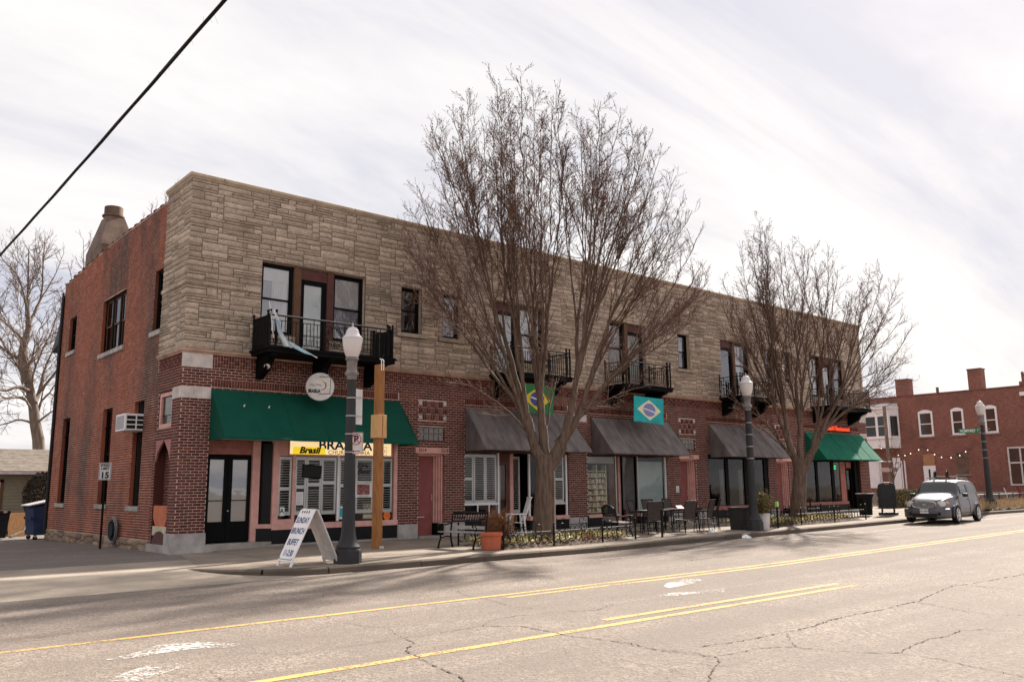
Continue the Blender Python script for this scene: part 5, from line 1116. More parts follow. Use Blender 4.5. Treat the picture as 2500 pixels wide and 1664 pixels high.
s_ = MB(); s_.prism([(-0.12, 0.2 * math.cos(2 * math.pi * j / 20), 0.36 + 0.2 * math.sin(2 * math.pi * j / 20)) for j in range(20)], (0.1, 0, 0)); s_.build('reel', MAT['rubber'], hs)
R_SP = Matrix.Rotation(math.radians(-34), 3, 'Z')
ss = thing('speed_limit_sign', (-0.80, 3.86, 0.0), 'white SPEED LIMIT 15 sign on a dark post in the alley', 'sign', rz=math.radians(-34))
s_ = MB(); s_.box(-0.025, 0.025, -0.015, 0.02, 0, 2.42); s_.build('post', MAT['frame_dark'], ss)
s_ = MB(); s_.box(-0.17, 0.17, -0.022, -0.018, 1.91, 2.40); s_.build('plate', MAT['off_white'], ss)
s_ = MB(); frame_ring(s_, PF, -0.158, 0.158, 1.922, 2.388, 0.009, -0.024, -0.0225); s_.build('border', MAT['ink'], ss)
put_text('SPEED', 0.10, MAT['ink'], ss, (0, -0.026, 2.325), bold=0.003, sx=0.95); put_text('LIMIT', 0.10, MAT['ink'], ss, (0, -0.026, 2.23), bold=0.003, sx=0.95); put_text('15', 0.24, MAT['ink'], ss, (0, -0.026, 2.04), bold=0.009)
MAT['lamp_capital'] = M('lamp_capital', (0.20, 0.18, 0.17), 0.55, 0.25, 6, 0.1, 60)
# ------------------------------------------------------------------ street furniture
def street_lamp(x, y, label, z=None):
    L = thing('street_lamp', (x, y, gs(x, y) if z is None else z), label, 'street lamp', group='acorn street lamps')
    s_ = MB(); n = 8
    def oct_(r0, z0, r1, z1):
        vs = [(r0 * math.cos(math.pi / 8 + 2 * math.pi * k / 8), r0 * math.sin(math.pi / 8 + 2 * math.pi * k / 8), z0) for k in range(8)] + [(r1 * math.cos(math.pi / 8 + 2 * math.pi * k / 8), r1 * math.sin(math.pi / 8 + 2 * math.pi * k / 8), z1) for k in range(8)]
        s_.add(vs, [tuple(range(8))[::-1], tuple(range(8, 16))] + [(k, (k + 1) % 8, 8 + (k + 1) % 8, 8 + k) for k in range(8)])
    oct_(0.305, 0.0, 0.30, 0.26); oct_(0.30, 0.26, 0.275, 0.30); s_.build('base', MAT['lamp_grey'], L, bevel=0.01)
    s_ = MB(); prof = [(0.26, 0.30), (0.265, 0.35), (0.225, 0.40), (0.19, 0.48), (0.165, 0.58), (0.15, 0.70), (0.145, 0.80)]; s_.lathe(prof, 20); s_.build('flared_foot', MAT['lamp_grey'], L, smooth=True)
    s_ = MB(); n = 16; vs = []
    for z, r in ((0.78, 0.143), (2.4, 0.118), (4.0, 0.094)):
        for k in range(2 * n): a = 2 * math.pi * k / (2 * n); rr = r * (1.0 if k % 2 else 0.94); vs.append((rr * math.cos(a), rr * math.sin(a), z))
    s_.add(vs, [(i * 32 + k, i * 32 + (k + 1) % 32, (i + 1) * 32 + (k + 1) % 32, (i + 1) * 32 + k) for i in range(2) for k in range(32)]); s_.build('fluted_post', MAT['lamp_grey'], L)
    s_ = MB(); s_.lathe([(0.096, 3.98), (0.11, 4.0), (0.11, 4.05), (0.155, 4.10), (0.16, 4.13), (0.125, 4.17), (0.11, 4.27), (0.12, 4.36), (0.115, 4.40), (0.145, 4.43), (0.15, 4.47), (0.13, 4.49)], 24); s_.build('capital', MAT['lamp_capital'], L, smooth=True)
    s_ = MB(); s_.lathe([(0.12, 4.48), (0.15, 4.53), (0.19, 4.64), (0.215, 4.78), (0.225, 4.90)], 28); s_.build('globe', MAT['globe'], L, smooth=True)
    s_ = MB(); s_.lathe([(0.226, 4.89), (0.232, 4.91), (0.23, 4.935), (0.205, 4.955), (0.165, 5.0), (0.145, 5.05), (0.135, 5.10), (0.10, 5.15), (0.055, 5.175), (0.03, 5.185)], 28); s_.build('globe_cap', MAT['lamp_cap'], L, smooth=True)
    s_ = MB(); s_.lathe([(0.028, 5.18), (0.018, 5.205), (0.026, 5.225), (0.018, 5.245), (0.006, 5.29)], 10); s_.build('finial', MAT['galv'], L, smooth=True)
    for z in (2.36, 2.76, 3.16, 3.56): s_ = MB(); s_.lathe([(0.128 - 0.0145 * (z - 1.9) + 0.003, z), (0.130 - 0.0145 * (z - 1.9) + 0.004, z + 0.012), (0.128 - 0.0145 * (z - 1.9) + 0.003, z + 0.024)], 20); s_.build('steel_band', MAT['galv'], L, smooth=True)
    return L
street_lamp(1.64, -5.68, 'street lamp on the corner beside the folding board, carrying the no-parking sign')
street_lamp(16.98, -5.62, 'street lamp standing between the patio chairs and the white bucket')
street_lamp(37.35, -5.4, 'street lamp beyond the parked car, carrying the green street name sign', 0.42)
YAW = math.radians(-24)
np_ = thing('no_parking_sign', (1.70, -5.83, 2.57), 'white no-parking sign with red ring strapped to the corner lamp', 'sign', rz=math.radians(-36))
s_ = MB(); s_.box(-0.15, 0.15, -0.006, 0.0, -0.235, 0.235); s_.build('plate', MAT['off_white'], np_, bevel=0.003)
s_ = MB(); frame_ring(s_, PF, -0.142, 0.142, -0.227, 0.227, 0.008, -0.009, -0.0065); s_.build('border', MAT['ink_red'], np_)
s_ = MB(); s_.tube([(0.105 * math.cos(2 * math.pi * k / 32), -0.009, 0.085 + 0.115 * math.sin(2 * math.pi * k / 32)) for k in range(32)], 0.009, 5, closed=True); s_.build('red_ring', MAT['ink_red'], np_)
put_text('P', 0.20, MAT['ink'], np_, (0.0, -0.009, 0.085), bold=0.008); s_ = MB(); s_.bar((-0.07, -0.0135, 0.165), (0.07, -0.0135, 0.005), 0.004, 0.018); s_.build('slash', MAT['ink_red'], np_)
s_ = MB(); s_.bar((0.09, -0.009, -0.175), (-0.06, -0.009, -0.175), 0.004, 0.02); s_.poly([(-0.10, -0.010, -0.175), (-0.045, -0.010, -0.145), (-0.045, -0.010, -0.205)]); s_.build('arrow', MAT['ink_red'], np_)
gsn = thing('sign_back', (1.88, -5.60, 3.40), 'pale grey back of a tall narrow sign on the corner lamp', 'sign', rz=math.radians(20)); s_ = MB(); s_.box(-0.10, 0.13, 0.0, 0.006, -0.40, 0.40); s_.build('plate', MAT['off_white'], gsn, bevel=0.003)
s_ = MB(); s_.box(-0.2, 0.1, -0.02, 0.0, 0.2, 0.22); s_.box(-0.2, 0.1, -0.02, 0.0, -0.22, -0.2); s_.build('strap', MAT['galv'], gsn)
hsn = thing('street_name_sign', (37.3, -5.4, 4.14), 'green HUMPHREY street name sign on the lamp beyond the car', 'sign', rz=math.radians(-58))
s_ = MB(); s_.box(-1.06, -0.12, -0.006, 0.006, -0.11, 0.11); s_.build('blade', MAT['sign_green'], hsn); put_text('HUMPHREY', 0.185, MAT['white'], hsn, (-0.645, -0.010, 0.0), bold=0.003, sx=0.72); put_text('ST', 0.1, MAT['white'], hsn, (-0.19, -0.010, 0.02), bold=0.002, sx=0.7)
s_ = MB(); s_.bar((-0.15, 0, 0.08), (0.35, 0, 0.08), 0.02); s_.bar((-0.15, 0, -0.08), (0.35, 0, -0.08), 0.02); s_.build('bracket', MAT['galv'], hsn)

wp = thing('wooden_post', (4.24, -2.64, gs(4.24, -2.64)), 'tall square cedar post with a pine box, standing on the sidewalk', 'post', rz=math.radians(12))
s_ = MB(); s_.box(-0.1, 0.1, -0.1, 0.1, 0, 4.86); s_.build('shaft', MAT['wood_post'], wp, bevel=0.008)
s_ = MB(); s_.box(-0.15, 0.15, -0.15, 0.15, 2.88, 3.5); s_.build('box', MAT['wood_box'], wp, bevel=0.006); s_ = MB(); s_.box(-0.012, 0.012, -0.158, -0.15, 2.9, 3.48); s_.build('box_batten', MAT['wood_post'], wp)
for u in (-0.04, 0.04): s_ = MB(); s_.tube([(u, -0.112, 4.70), (u, -0.112, 4.98), (u, -0.05, 5.02)], 0.014, 6); s_.build('hook', MAT['white'], wp)
s_ = MB(); s_.box(-0.02, 0.12, -0.14, -0.105, 0.0, 0.06); s_.build('foot_bracket', MAT['off_white'], wp)

# folding board: two panels hinged at the top
af = thing('folding_board', (0.82, -5.5, 0.0), 'white A-frame board reading SUNDAY BRUNCH BUFFET', 'sign', rz=0.0)
pL0, pL1, pR0, pR1 = Vector((0.44, -5.05, 0.0)), Vector((0.28, -5.90, 0.0)), Vector((1.17, -5.40, 0.0)), Vector((1.27, -5.97, 0.0))
tA, tB = Vector((0.87, -5.16, 1.10)), Vector((0.87, -5.86, 1.08)); org = Vector((0.82, -5.5, 0.0))
def leafp(a, b_, c, d_, name, mat, off=0.03):
    n_ = (b_ - a).cross(d_ - a).normalized(); s_ = MB(); s_.prism([tuple(k - org) for k in (a, b_, c, d_)], tuple(n_ * off)); return s_.build(name, mat, af, bevel=0.006), n_
fr0, fr1 = Vector((0.36, -5.05, 0.02)), Vector((0.36, -5.78, 0.02))
A0, A1, A2, A3 = Vector((0.33, -5.08, 0.09)), Vector((0.33, -5.72, 0.09)), Vector((0.83, -5.72, 1.14)), Vector((0.83, -5.08, 1.14))
pf, n_ = leafp(A0, A1, A2, A3, 'front_panel', MAT['white'])
for yy in (-5.10, -5.70):
    s_ = MB(); s_.bar((0.29 - org.x, yy - org.y, 0.0), (0.35 - org.x, yy - org.y, 0.12), 0.05, 0.035); s_.build('foot', MAT['white'], af)
    s_ = MB(); s_.bar((1.41 - org.x, yy - org.y, 0.0), (1.35 - org.x, yy - org.y, 0.12), 0.05, 0.035); s_.build('foot', MAT['off_white'], af)
C0, C1, C2, C3 = Vector((1.38, -5.72, 0.06)), Vector((1.38, -5.08, 0.06)), Vector((0.87, -5.08, 1.14)), Vector((0.87, -5.72, 1.14))
pr_, n2 = leafp(C0, C1, C2, C3, 'rear_panel', MAT['off_white'])
s_ = MB(); s_.tube([(0.85 - org.x, -5.08 - org.y, 1.15), (0.85 - org.x, -5.72 - org.y, 1.15)], 0.018, 8); s_.build('hinge', MAT['off_white'], af)
ru = (C1 - C0).normalized(); rv = (C3 - C0).normalized()
s_ = MB()
for k in range(5):
    for q_ in (C0 + ru * 0.08 + rv * (0.22 + 0.18 * k),): s_.bar(tuple(q_ - org - n2 * 0.002), tuple(q_ + ru * (0.2 + 0.06 * (k % 3)) - org - n2 * 0.002), 0.004, 0.004)
s_.build('faded_writing', MAT['blind'], af)
# lettering on the sloped face (faces the street corner)
ux = (A1 - A0).normalized(); uy = (A3 - A0).normalized(); uz = ux.cross(uy); RB = Matrix((ux, uy, uz)).transposed()
ctr_b = (A0 + A1 + A2 + A3) / 4 - org
def on_board(v, w): return ctr_b + ux * v + uy * w + uz * (0.034 if uz.dot(n_) > 0 else 0.006)
for tx, w, sz in (('SUNDAY', 0.33, 0.19), ('BRUNCH', 0.09, 0.19), ('BUFFET', -0.16, 0.19), ('11-2:30', -0.40, 0.19)): put_text(tx, sz, MAT['ink_blue'], af, on_board(0, w), RB, bold=0.003, sx=0.74)
s_ = MB()
for k in range(4): p0 = on_board(-0.2 + 0.1 * k, 0.50); s_.add([tuple(p0), tuple(p0 + ux * 0.05), tuple(p0 + ux * 0.05 + uy * 0.05), tuple(p0 + uy * 0.05)], [(0, 1, 2, 3)])
s_.build('printed_marks', MAT['brown'], af)
s_ = MB(); s_.tube([tuple(on_board(-0.29, -0.50)), tuple(on_board(-0.26, -0.535)), tuple(on_board(0.26, -0.535)), tuple(on_board(0.29, -0.50))], 0.006, 4); s_.build('clip_edge', MAT['ink'], af)

# ---- benches
def bench(x, y, rz, label, arched):
    b_ = thing('bench', (x, y, gs(x, y)), label, 'bench', rz=rz, group='iron benches')       # local: faces -Y, long along X
    W = 0.62
    for sx in (-W, W):
        s_ = MB(); s_.tube([(sx, -0.40, 0.0), (sx, -0.36, 0.14), (sx, -0.30, 0.26), (sx, -0.34, 0.42)], [0.03, 0.024, 0.024, 0.026], 8); s_.build('leg', MAT['iron'], b_, smooth=True)
        s_ = MB(); s_.tube([(sx, 0.16, 0.0), (sx, 0.10, 0.18), (sx, 0.08, 0.40), (sx, 0.17, 0.88)], [0.03, 0.024, 0.026, 0.022], 8); s_.build('leg', MAT['iron'], b_, smooth=True)
        s_ = MB(); s_.tube([(sx, 0.12, 0.64), (sx, -0.12, 0.60), (sx, -0.30, 0.64), (sx, -0.40, 0.62), (sx, -0.42, 0.57), (sx, -0.38, 0.55)], 0.02, 8); s_.tube([(sx, -0.34, 0.62), (sx, -0.26, 0.52), (sx, -0.33, 0.42)], 0.016, 6); s_.build('armrest', MAT['iron'], b_, smooth=True)
        s_ = MB(); s_.tube([(sx, -0.30, 0.26), (sx, -0.1, 0.30), (sx, 0.09, 0.28)], 0.016, 6); s_.build('stretcher', MAT['iron'], b_, smooth=True)
    for k in range(7):
        v = -0.36 + 0.066 * k; s_ = MB(); s_.box(-W - 0.03, W + 0.03, v - 0.026, v + 0.026, 0.415 - 0.02 * math.sin(math.pi * k / 6), 0.438 - 0.02 * math.sin(math.pi * k / 6)); s_.build('seat_slat', MAT['bench_slat'], b_, bevel=0.005)
    def bp(u, f): return (u, 0.09 + 0.10 * f, 0.46 + 0.44 * f)          # on the raked back
    s_ = MB()
    if not arched:
        s_.tube([bp(-W, 1.02), bp(W, 1.02)], 0.026, 8); s_.tube([bp(-W, 0.50), bp(W, 0.50)], 0.016, 6); s_.build('back_rail', MAT['iron'], b_, smooth=True)
        s_ = MB(); s_.prism([bp(-W, 0.05), bp(W, 0.05), bp(W, 0.25), bp(-W, 0.25)], (0, 0.02, 0)); s_.build('back_slat', MAT['bench_slat'], b_)
        s_ = MB()
        for row, f0 in enumerate((0.68, 0.88)):
            for k in range(14):
                u = -W + 0.045 + 2 * W * k / 14; s_.tube([bp(u + 0.036 * math.cos(2 * math.pi * j / 12), f0 + 0.10 * math.sin(2 * math.pi * j / 12)) for j in range(12)], 0.012, 5, closed=True)
        s_.build('back_lattice', MAT['iron'], b_, smooth=True)
    else:
        top = [bp(-W + 2 * W * k / 20, 0.78 + 0.32 * math.sin(math.pi * k / 20) ** 0.8) for k in range(21)]
        s_.tube(top, 0.024, 8); s_.tube([bp(-W, 0.78), bp(-W, 0.15), bp(W, 0.15), bp(W, 0.78)], 0.02, 8); s_.build('back_rail', MAT['iron'], b_, smooth=True)
        s_ = MB(); s_.prism([bp(-W, 0.0), bp(W, 0.0), bp(W, 0.26), bp(-W, 0.26)], (0, 0.02, 0)); s_.build('back_slat', MAT['bench_slat'], b_)
        s_ = MB()
        for k in range(-8, 22):
            for sg in (1, -1):
                pts = []
                for j in range(13):
                    f_ = 0.26 + 0.80 * j / 12; u = -W + 2 * W * (k / 13) + sg * (j / 12) * 0.42
                    lim = 0.78 + 0.32 * max(0.0, math.sin(math.pi * (u + W) / (2 * W))) ** 0.8 if -W < u < W else 0
                    if -W < u < W and f_ < lim: pts.append(bp(u, f_))
                    elif pts: break
                if len(pts) > 1: s_.tube(pts, 0.010, 4)
        s_.build('back_lattice', MAT['iron'], b_)
    return b_
bench(6.02, -4.15, math.radians(-80), 'black iron bench beside the terracotta pot, back pierced with ovals', False)
bench(12.15, -3.75, math.radians(62), 'black iron bench with arched lattice back beside the patio chairs', True)
# ---- terracotta pot with a dry shrub
tp = thing('terracotta_pot', (6.18, -5.02, gs(6.18, -5.0)), 'large ribbed terracotta pot beside the bench', 'pot')
s_ = MB(); n = 72; vs = []; prof = [(0.215, 0.0), (0.235, 0.02), (0.265, 0.35)]
for r, z in prof:
    for k in range(n): a_ = 2 * math.pi * k / n; rr = r * (1.0 if k % 2 else 0.975); vs.append((rr * math.cos(a_), rr * math.sin(a_), z))
s_.add(vs, [(i * n + k, i * n + (k + 1) % n, (i + 1) * n + (k + 1) % n, (i + 1) * n + k) for i in range(2) for k in range(n)] + [tuple(range(n))[::-1]]); s_.build('ribbed_body', MAT['terracotta'], tp)
s_ = MB(); s_.lathe([(0.262, 0.345), (0.295, 0.36), (0.30, 0.42), (0.285, 0.435), (0.26, 0.43), (0.255, 0.37), (0.0, 0.37)], 40); s_.build('rim', MAT['terracotta'], tp, smooth=True)
def twig_ball(c, r, n, mats, rad=0.004, seed=1, sq=1.0, L=0.12, root=None):
    g = np.random.default_rng(seed); root = np.array(root if root is not None else (c[0], c[1], c[2] - r * sq)); d = g.normal(size=(n, 3)); d /= np.linalg.norm(d, axis=1, keepdims=True)
    az_ = np.arctan2(d[:, 1], d[:, 0]); lump = (1 + 0.22 * np.sin(3 * az_ + seed) + 0.18 * np.sin(5 * d[:, 2] * 2 + 2 * az_))[:, None]; P1 = np.array(c) + d * np.array([r, r, r * sq]) * lump * g.uniform(0.3, 1.05, (n, 1)) ** 0.6; n0 = max(20, n // 14); P0 = P1 - (P1 - root) / np.linalg.norm(P1 - root, axis=1, keepdims=True) * L * g.uniform(.5, 1.3, (n, 1)) + g.normal(0, 0.25 * L, (n, 3))
    A = np.concatenate([P0, np.repeat(root[None], n0, 0)]); B = np.concatenate([P1, P0[:n0]])
    return A, B, np.concatenate([np.full(n, rad), np.full(n0, rad * 1.8)]), np.concatenate([np.full(n, rad * .5), np.full(n0, rad)])
def leaf_cloud(pts, size, mats, name, parent, seed=1, kind=None, wid=0.5):
    g = np.random.default_rng(seed); n = len(pts); a = g.normal(size=(n, 3)); a /= np.linalg.norm(a, axis=1, keepdims=True); b = np.cross(a, g.normal(size=(n, 3))); b /= np.linalg.norm(b, axis=1, keepdims=True)
    s = (size * g.uniform(.5, 1.3, (n, 1))); P = np.asarray(pts); c_ = np.cross(a, b) * s * .18
    V = np.stack([P - a * s, P + b * s * wid + c_, P + a * s, P - b * s * wid + c_], 1).reshape(-1, 3); F = np.arange(4 * n).reshape(-1, 4)
    me = np_mesh(name, V, F, mats, g.random(n))
    if isinstance(mats, (list, tuple)) and len(mats) > 1: me.polygons.foreach_set('material_index', g.integers(0, len(mats), n).astype(np.int32))
    o_ = bpy.data.objects.new(name, me); link(o_, parent)
    if kind: o_['kind'] = kind
    return o_
MAT['dry_leaf'] = M('dry_leaf', (0.24, 0.115, 0.055), 0.9, 0.4, 20)
MAT['yellow_leaf'] = M('yellow_ground_leaf', (0.44, 0.34, 0.13), 0.85, 0.35, 12)
MAT['tan_leaf'] = M('tan_leaf', (0.36, 0.25, 0.14), 0.9, 0.35, 12)
MAT['green_leaf'] = M('green_leaf', (0.13, 0.16, 0.045), 0.8, 0.35, 12)
MAT['hedge_leaf'] = M('hedge_leaf', (0.10, 0.12, 0.055), 0.8, 0.45, 9)
MAT['shrub_leaf'] = M('shrub_leaf', (0.26, 0.22, 0.045), 0.8, 0.45, 9)
ds = thing('dry_shrub', (6.78, -4.55, gs(6.5, -4.6) + 0.05), 'round reddish-brown dry shrub behind the terracotta pot', 'shrub')
A, B, R0, R1 = twig_ball((0, 0, 0.55), 0.42, 1900, None, 0.004, 4, 1.0, 0.10, (0, 0, 0.02)); o = bpy.data.objects.new('stems', seg_mesh('stems', A, B, R0, R1, MAT['dry_leaf'])); link(o, ds)
leaf_cloud(B[:1500], 0.022, MAT['dry_leaf'], 'foliage', ds, 3)

# ---- tree pits with low ring fences
def pit(x0, x1, y0, y1, name_label, posts, seed, hz):
    zc = gs((x0 + x1) / 2, (y0 + y1) / 2)
    bed = thing('tree_pit', ((x0 + x1) / 2, (y0 + y1) / 2, 0), name_label, 'planting bed', group='tree pits'); cx, cy = (x0 + x1) / 2, (y0 + y1) / 2
    xs_ = np.linspace(x0, x1, 26); ys_ = np.linspace(y0, y1, 12); g = np.random.default_rng(seed)
    V = []; 
    for yy in ys_:
        for xx in xs_:
            e_ = min((xx - x0) / 0.5, (x1 - xx) / 0.5, (yy - y0) / 0.4, (y1 - yy) / 0.4, 1.0); V.append((xx - cx, yy - cy, pave(xx, yy) - 0.01 + 0.11 * max(0, e_) + g.uniform(-.012, .012)))
    F = [[j * 26 + i, j * 26 + i + 1, (j + 1) * 26 + i + 1, (j + 1) * 26 + i] for j in range(11) for i in range(25)]
    o_ = bpy.data.objects.new('soil', np_mesh('soil', np.array(V), np.array(F), MAT['soil'], None, True)); link(o_, bed)
    n = 3400; px, py = g.uniform(x0 + .1, x1 - .1, n), g.uniform(y0 + .08, y1 - .08, n); hh = np.array([pave(a, b) for a, b in zip(px, py)])
    clump = (np.sin(px * 2.7 + seed) + np.sin(py * 4.1 + px * 1.3) > 0.1)
    z = hh + 0.08 + g.uniform(0.0, 0.03, n) + np.where(clump, g.uniform(0, 0.13, n), 0)
    P = np.stack([px - cx, py - cy, z], 1)
    lf = leaf_cloud(P[clump], 0.065, [MAT['yellow_leaf'], MAT['yellow_leaf'], MAT['green_leaf'], MAT['flag_cream']], 'ground_cover', bed, seed, 'stuff', 0.35)
    lt = leaf_cloud(P[~clump], 0.042, [MAT['tan_leaf'], MAT['dry_leaf']], 'leaf_litter', bed, seed + 1, 'stuff', 0.5)
    return bed
def ring_fence(x0, y0, pts, label, seed):
    """pts: list of post positions along one run"""
    f = thing('ring_fence', (pts[0][0], pts[0][1], 0), label, 'fence', group='ring fences round the tree pits'); ox, oy = pts[0]
    pm = MB(); pm.tube([(0, 0, -0.05), (0, 0, 0.52)], 0.026, 8); pm.lathe([(0.03, 0.52), (0.034, 0.54), (0.02, 0.56), (0.032, 0.59), (0.026, 0.615), (0.0, 0.63)], 10); pme = pm.mesh('post', MAT['iron'], True)
    rm = MB(); rm.tube([(0.105 * math.cos(2 * math.pi * k / 20), 0, 0.125 * math.sin(2 * math.pi * k / 20)) for k in range(20)], 0.010, 5, closed=True); rme = rm.mesh('ring', MAT['iron'], True)
    for (x, y) in pts: o_ = bpy.data.objects.new('post', pme); link(o_, f); o_.location = (x - ox, y - oy, pave(x, y))
    for (p, q) in zip(pts[:-1], pts[1:]):
        d = Vector((q[0] - p[0], q[1] - p[1])); L = d.length; a = math.atan2(d.y, d.x); zA, zB = pave(*p), pave(*q)
        s_ = MB(); s_.tube([(p[0] - ox, p[1] - oy, zA + 0.40), (q[0] - ox, q[1] - oy, zB + 0.40)], 0.011, 6); s_.build('top_rail', MAT['galv'] if False else MAT['iron'], f)
        s_ = MB(); s_.tube([(p[0] - ox, p[1] - oy, zA + 0.10), (q[0] - ox, q[1] - oy, zB + 0.10)], 0.009, 6); s_.build('bottom_rail', MAT['iron'], f)
        n = max(2, int(round(L / 0.21)))
        for k in range(n):
            t_ = (k + 0.5) / n; o_ = bpy.data.objects.new('ring', rme); link(o_, f); o_.location = (p[0] + d.x * t_ - ox, p[1] + d.y * t_ - oy, zA + (zB - zA) * t_ + 0.235); o_.rotation_euler = (0, 0, a)
            if k % 4 == 1: o_ = bpy.data.objects.new('ring', rme); link(o_, f); o_.location = (p[0] + d.x * t_ - ox, p[1] + d.y * t_ - oy, zA + (zB - zA) * t_ + 0.47); o_.rotation_euler = (0, 0, a)
    return f
pit(6.42, 11.5, -5.25, -3.28, 'planting bed with yellow ground cover round the biggest tree trunk', None, 21, 0)
pit(18.2, 25.3, -5.25, -3.28, 'planting bed with yellow leaves round the second street tree', None, 33, 0)
ring_fence(0, 0, [(6.42, -5.22), (8.2, -5.22), (10.1, -5.22), (11.5, -5.22)], 'low black ring fence on the street side of the biggest tree', 1)
ring_fence(0, 0, [(6.42, -3.3), (8.2, -3.3), (10.1, -3.3), (11.5, -3.3)], 'low black ring fence between the biggest tree and the shop windows', 1)
ring_fence(0, 0, [(18.2, -5.22), (20.55, -5.22), (22.9, -5.22), (25.3, -5.22)], 'low black ring fence on the street side of the second tree', 1)
ring_fence(0, 0, [(18.2, -3.3), (20.55, -3.3), (22.9, -3.3), (25.3, -3.3)], 'low black ring fence between the second tree and the shops', 1)
def bollard(x, y, label, tagm=None):
    b_ = thing('bollard', (x, y, gs(x, y)), label, 'post', group='thin black posts on the kerb'); s_ = MB(); s_.tube([(0, 0, 0), (0, 0, 0.82)], 0.035, 10); s_.lathe([(0.042, 0.80), (0.042, 0.83), (0.0, 0.84)], 12); s_.build('post', MAT['iron'], b_, smooth=True)
    if tagm: s_ = MB(); s_.box(-0.045, 0.045, -0.045, 0.045, 0.72, 0.90); s_.build('tag', MAT[tagm], b_)
bollard(12.62, -5.3, 'thin black post at the kerb in front of the patio chairs'); bollard(18.5, -5.55, 'thin black post with a lime tag near the white bucket', 'lime')

# ---- white rocking chair
rc = thing('rocking_chair', (10.22, -1.40, gs(10.2, -1.4)), 'white wooden rocking chair between the big trunk and the shop', 'chair', rz=math.radians(-118))   # faces -Y
for sx in (-0.27, 0.27):
    s_ = MB(); s_.tube([(sx, -0.50 + 1.05 * k / 12, 0.02 + 0.16 * ((k / 12 - 0.5) * 2) ** 2 * 0.6) for k in range(13)], 0.022, 6); s_.build('rocker', MAT['white'], rc, smooth=True)
    s_ = MB(); s_.box(sx - 0.025, sx + 0.025, -0.33, -0.27, 0.06, 0.66); s_.build('leg', MAT['white'], rc, bevel=0.004); s_ = MB(); s_.bar((sx, 0.20, 0.05), (sx, 0.14, 0.68), 0.05); s_.build('leg', MAT['white'], rc, bevel=0.004)
    s_ = MB(); s_.box(sx - 0.055, sx + 0.055, -0.38, 0.22, 0.66, 0.69); s_.build('armrest', MAT['white'], rc, bevel=0.008)
    s_ = MB(); s_.bar((sx * 0.85, 0.15, 0.40), (sx * 0.85, 0.40, 1.20), 0.045, 0.03); s_.build('back_post', MAT['white'], rc)
for k in range(8): v = -0.32 + 0.062 * k; s_ = MB(); s_.box(-0.27, 0.27, v - 0.028, v + 0.028, 0.425 - 0.005 * k, 0.447 - 0.005 * k); s_.build('seat_slat', MAT['white'], rc, bevel=0.003)
for k in range(7): u = -0.18 + 0.06 * k; s_ = MB(); s_.bar((u, 0.16, 0.46), (u, 0.385, 1.17), 0.045, 0.014); s_.build('back_slat', MAT['white'], rc)
s_ = MB(); s_.bar((-0.25, 0.395, 1.19), (0.25, 0.395, 1.19), 0.09, 0.03); s_.build('top_rail', MAT['white'], rc, bevel=0.01); s_ = MB(); s_.box(-0.27, 0.27, -0.32, -0.29, 0.33, 0.40); s_.build('apron_rail', MAT['white'], rc)

# ---- patio chairs and tables
def patio_chair():
    c = thing('patio_chair', (0, 0, 0), 'x', 'chair', group='sling patio chairs')      # faces -Y
    for sx in (-0.26, 0.26):
        s_ = MB(); s_.tube([(sx, -0.28, 0.0), (sx, -0.24, 0.42), (sx, -0.26, 0.64)], 0.014, 6); s_.build('leg', MAT['iron'], c, smooth=True)
        s_ = MB(); s_.tube([(sx, 0.26, 0.0), (sx, 0.20, 0.40), (sx, 0.22, 0.66), (sx, 0.33, 1.02)], 0.014, 6); s_.build('leg', MAT['iron'], c, smooth=True)
        s_ = MB(); s_.tube([(sx, -0.30, 0.645), (sx, 0.0, 0.66), (sx, 0.23, 0.655)], 0.018, 6); s_.build('armrest', MAT['iron'], c, smooth=True)
    s_ = MB(); s_.tube([(-0.26, -0.26, 0.2), (0.26, 0.24, 0.2)], 0.009, 5); s_.tube([(0.26, -0.26, 0.2), (-0.26, 0.24, 0.2)], 0.009, 5); s_.build('brace', MAT['iron'], c)
    s_ = MB(); s_.tube([(-0.26, -0.25, 0.42), (0.26, -0.25, 0.42), (0.26, 0.2, 0.40), (-0.26, 0.2, 0.40)], 0.012, 6, closed=True); s_.build('seat_frame', MAT['iron'], c, smooth=True)
    s_ = MB(); s_.tube([(-0.26, 0.33, 1.02), (0.26, 0.33, 1.02)], 0.014, 6); s_.build('back_rail', MAT['iron'], c, smooth=True)
    def sling(pts, name):
        s_ = MB(); vs = []
        for (y_, z_) in pts:
            for k in range(7): u = -0.25 + 0.5 * k / 6; vs.append((u, y_ - 0.0, z_ - 0.02 * (1 - (2 * k / 6 - 1) ** 2)))
        s_.add(vs, [(j * 7 + k, j * 7 + k + 1, (j + 1) * 7 + k + 1, (j + 1) * 7 + k) for j in range(len(pts) - 1) for k in range(6)]); s_.build(name, MAT['sling'], c, smooth=True)
    sling([(-0.25, 0.425), (0.0, 0.415), (0.18, 0.41)], 'seat'); sling([(0.19, 0.44), (0.215, 0.62), (0.27, 0.83), (0.33, 1.02)], 'backrest')
    return c
pc0 = patio_chair()
CH_ = [(13.42, -4.28, 150, 'patio chair at the end nearest the arched bench, back to the street'), (14.62, -4.62, 172, 'patio chair with its back to the street, beside the tables'), (15.72, -4.55, 196, 'patio chair above the white litter on the pavement'), (16.35, -4.35, 222, 'patio chair closest to the grey planter and lamp'),
       (14.0, -3.2, 20, 'patio chair on the shop side of the first table'), (15.1, -2.9, -8, 'patio chair on the shop side between the tables'), (16.2, -2.9, 5, 'patio chair on the shop side of the second table')]
for k, (x, y, a, lb) in enumerate(CH_):
    c = pc0 if k == 0 else copy_tree(pc0); c.location = (x, y, gs(x, y)); c.rotation_euler = (0, 0, math.radians(a)); c['label'] = lb
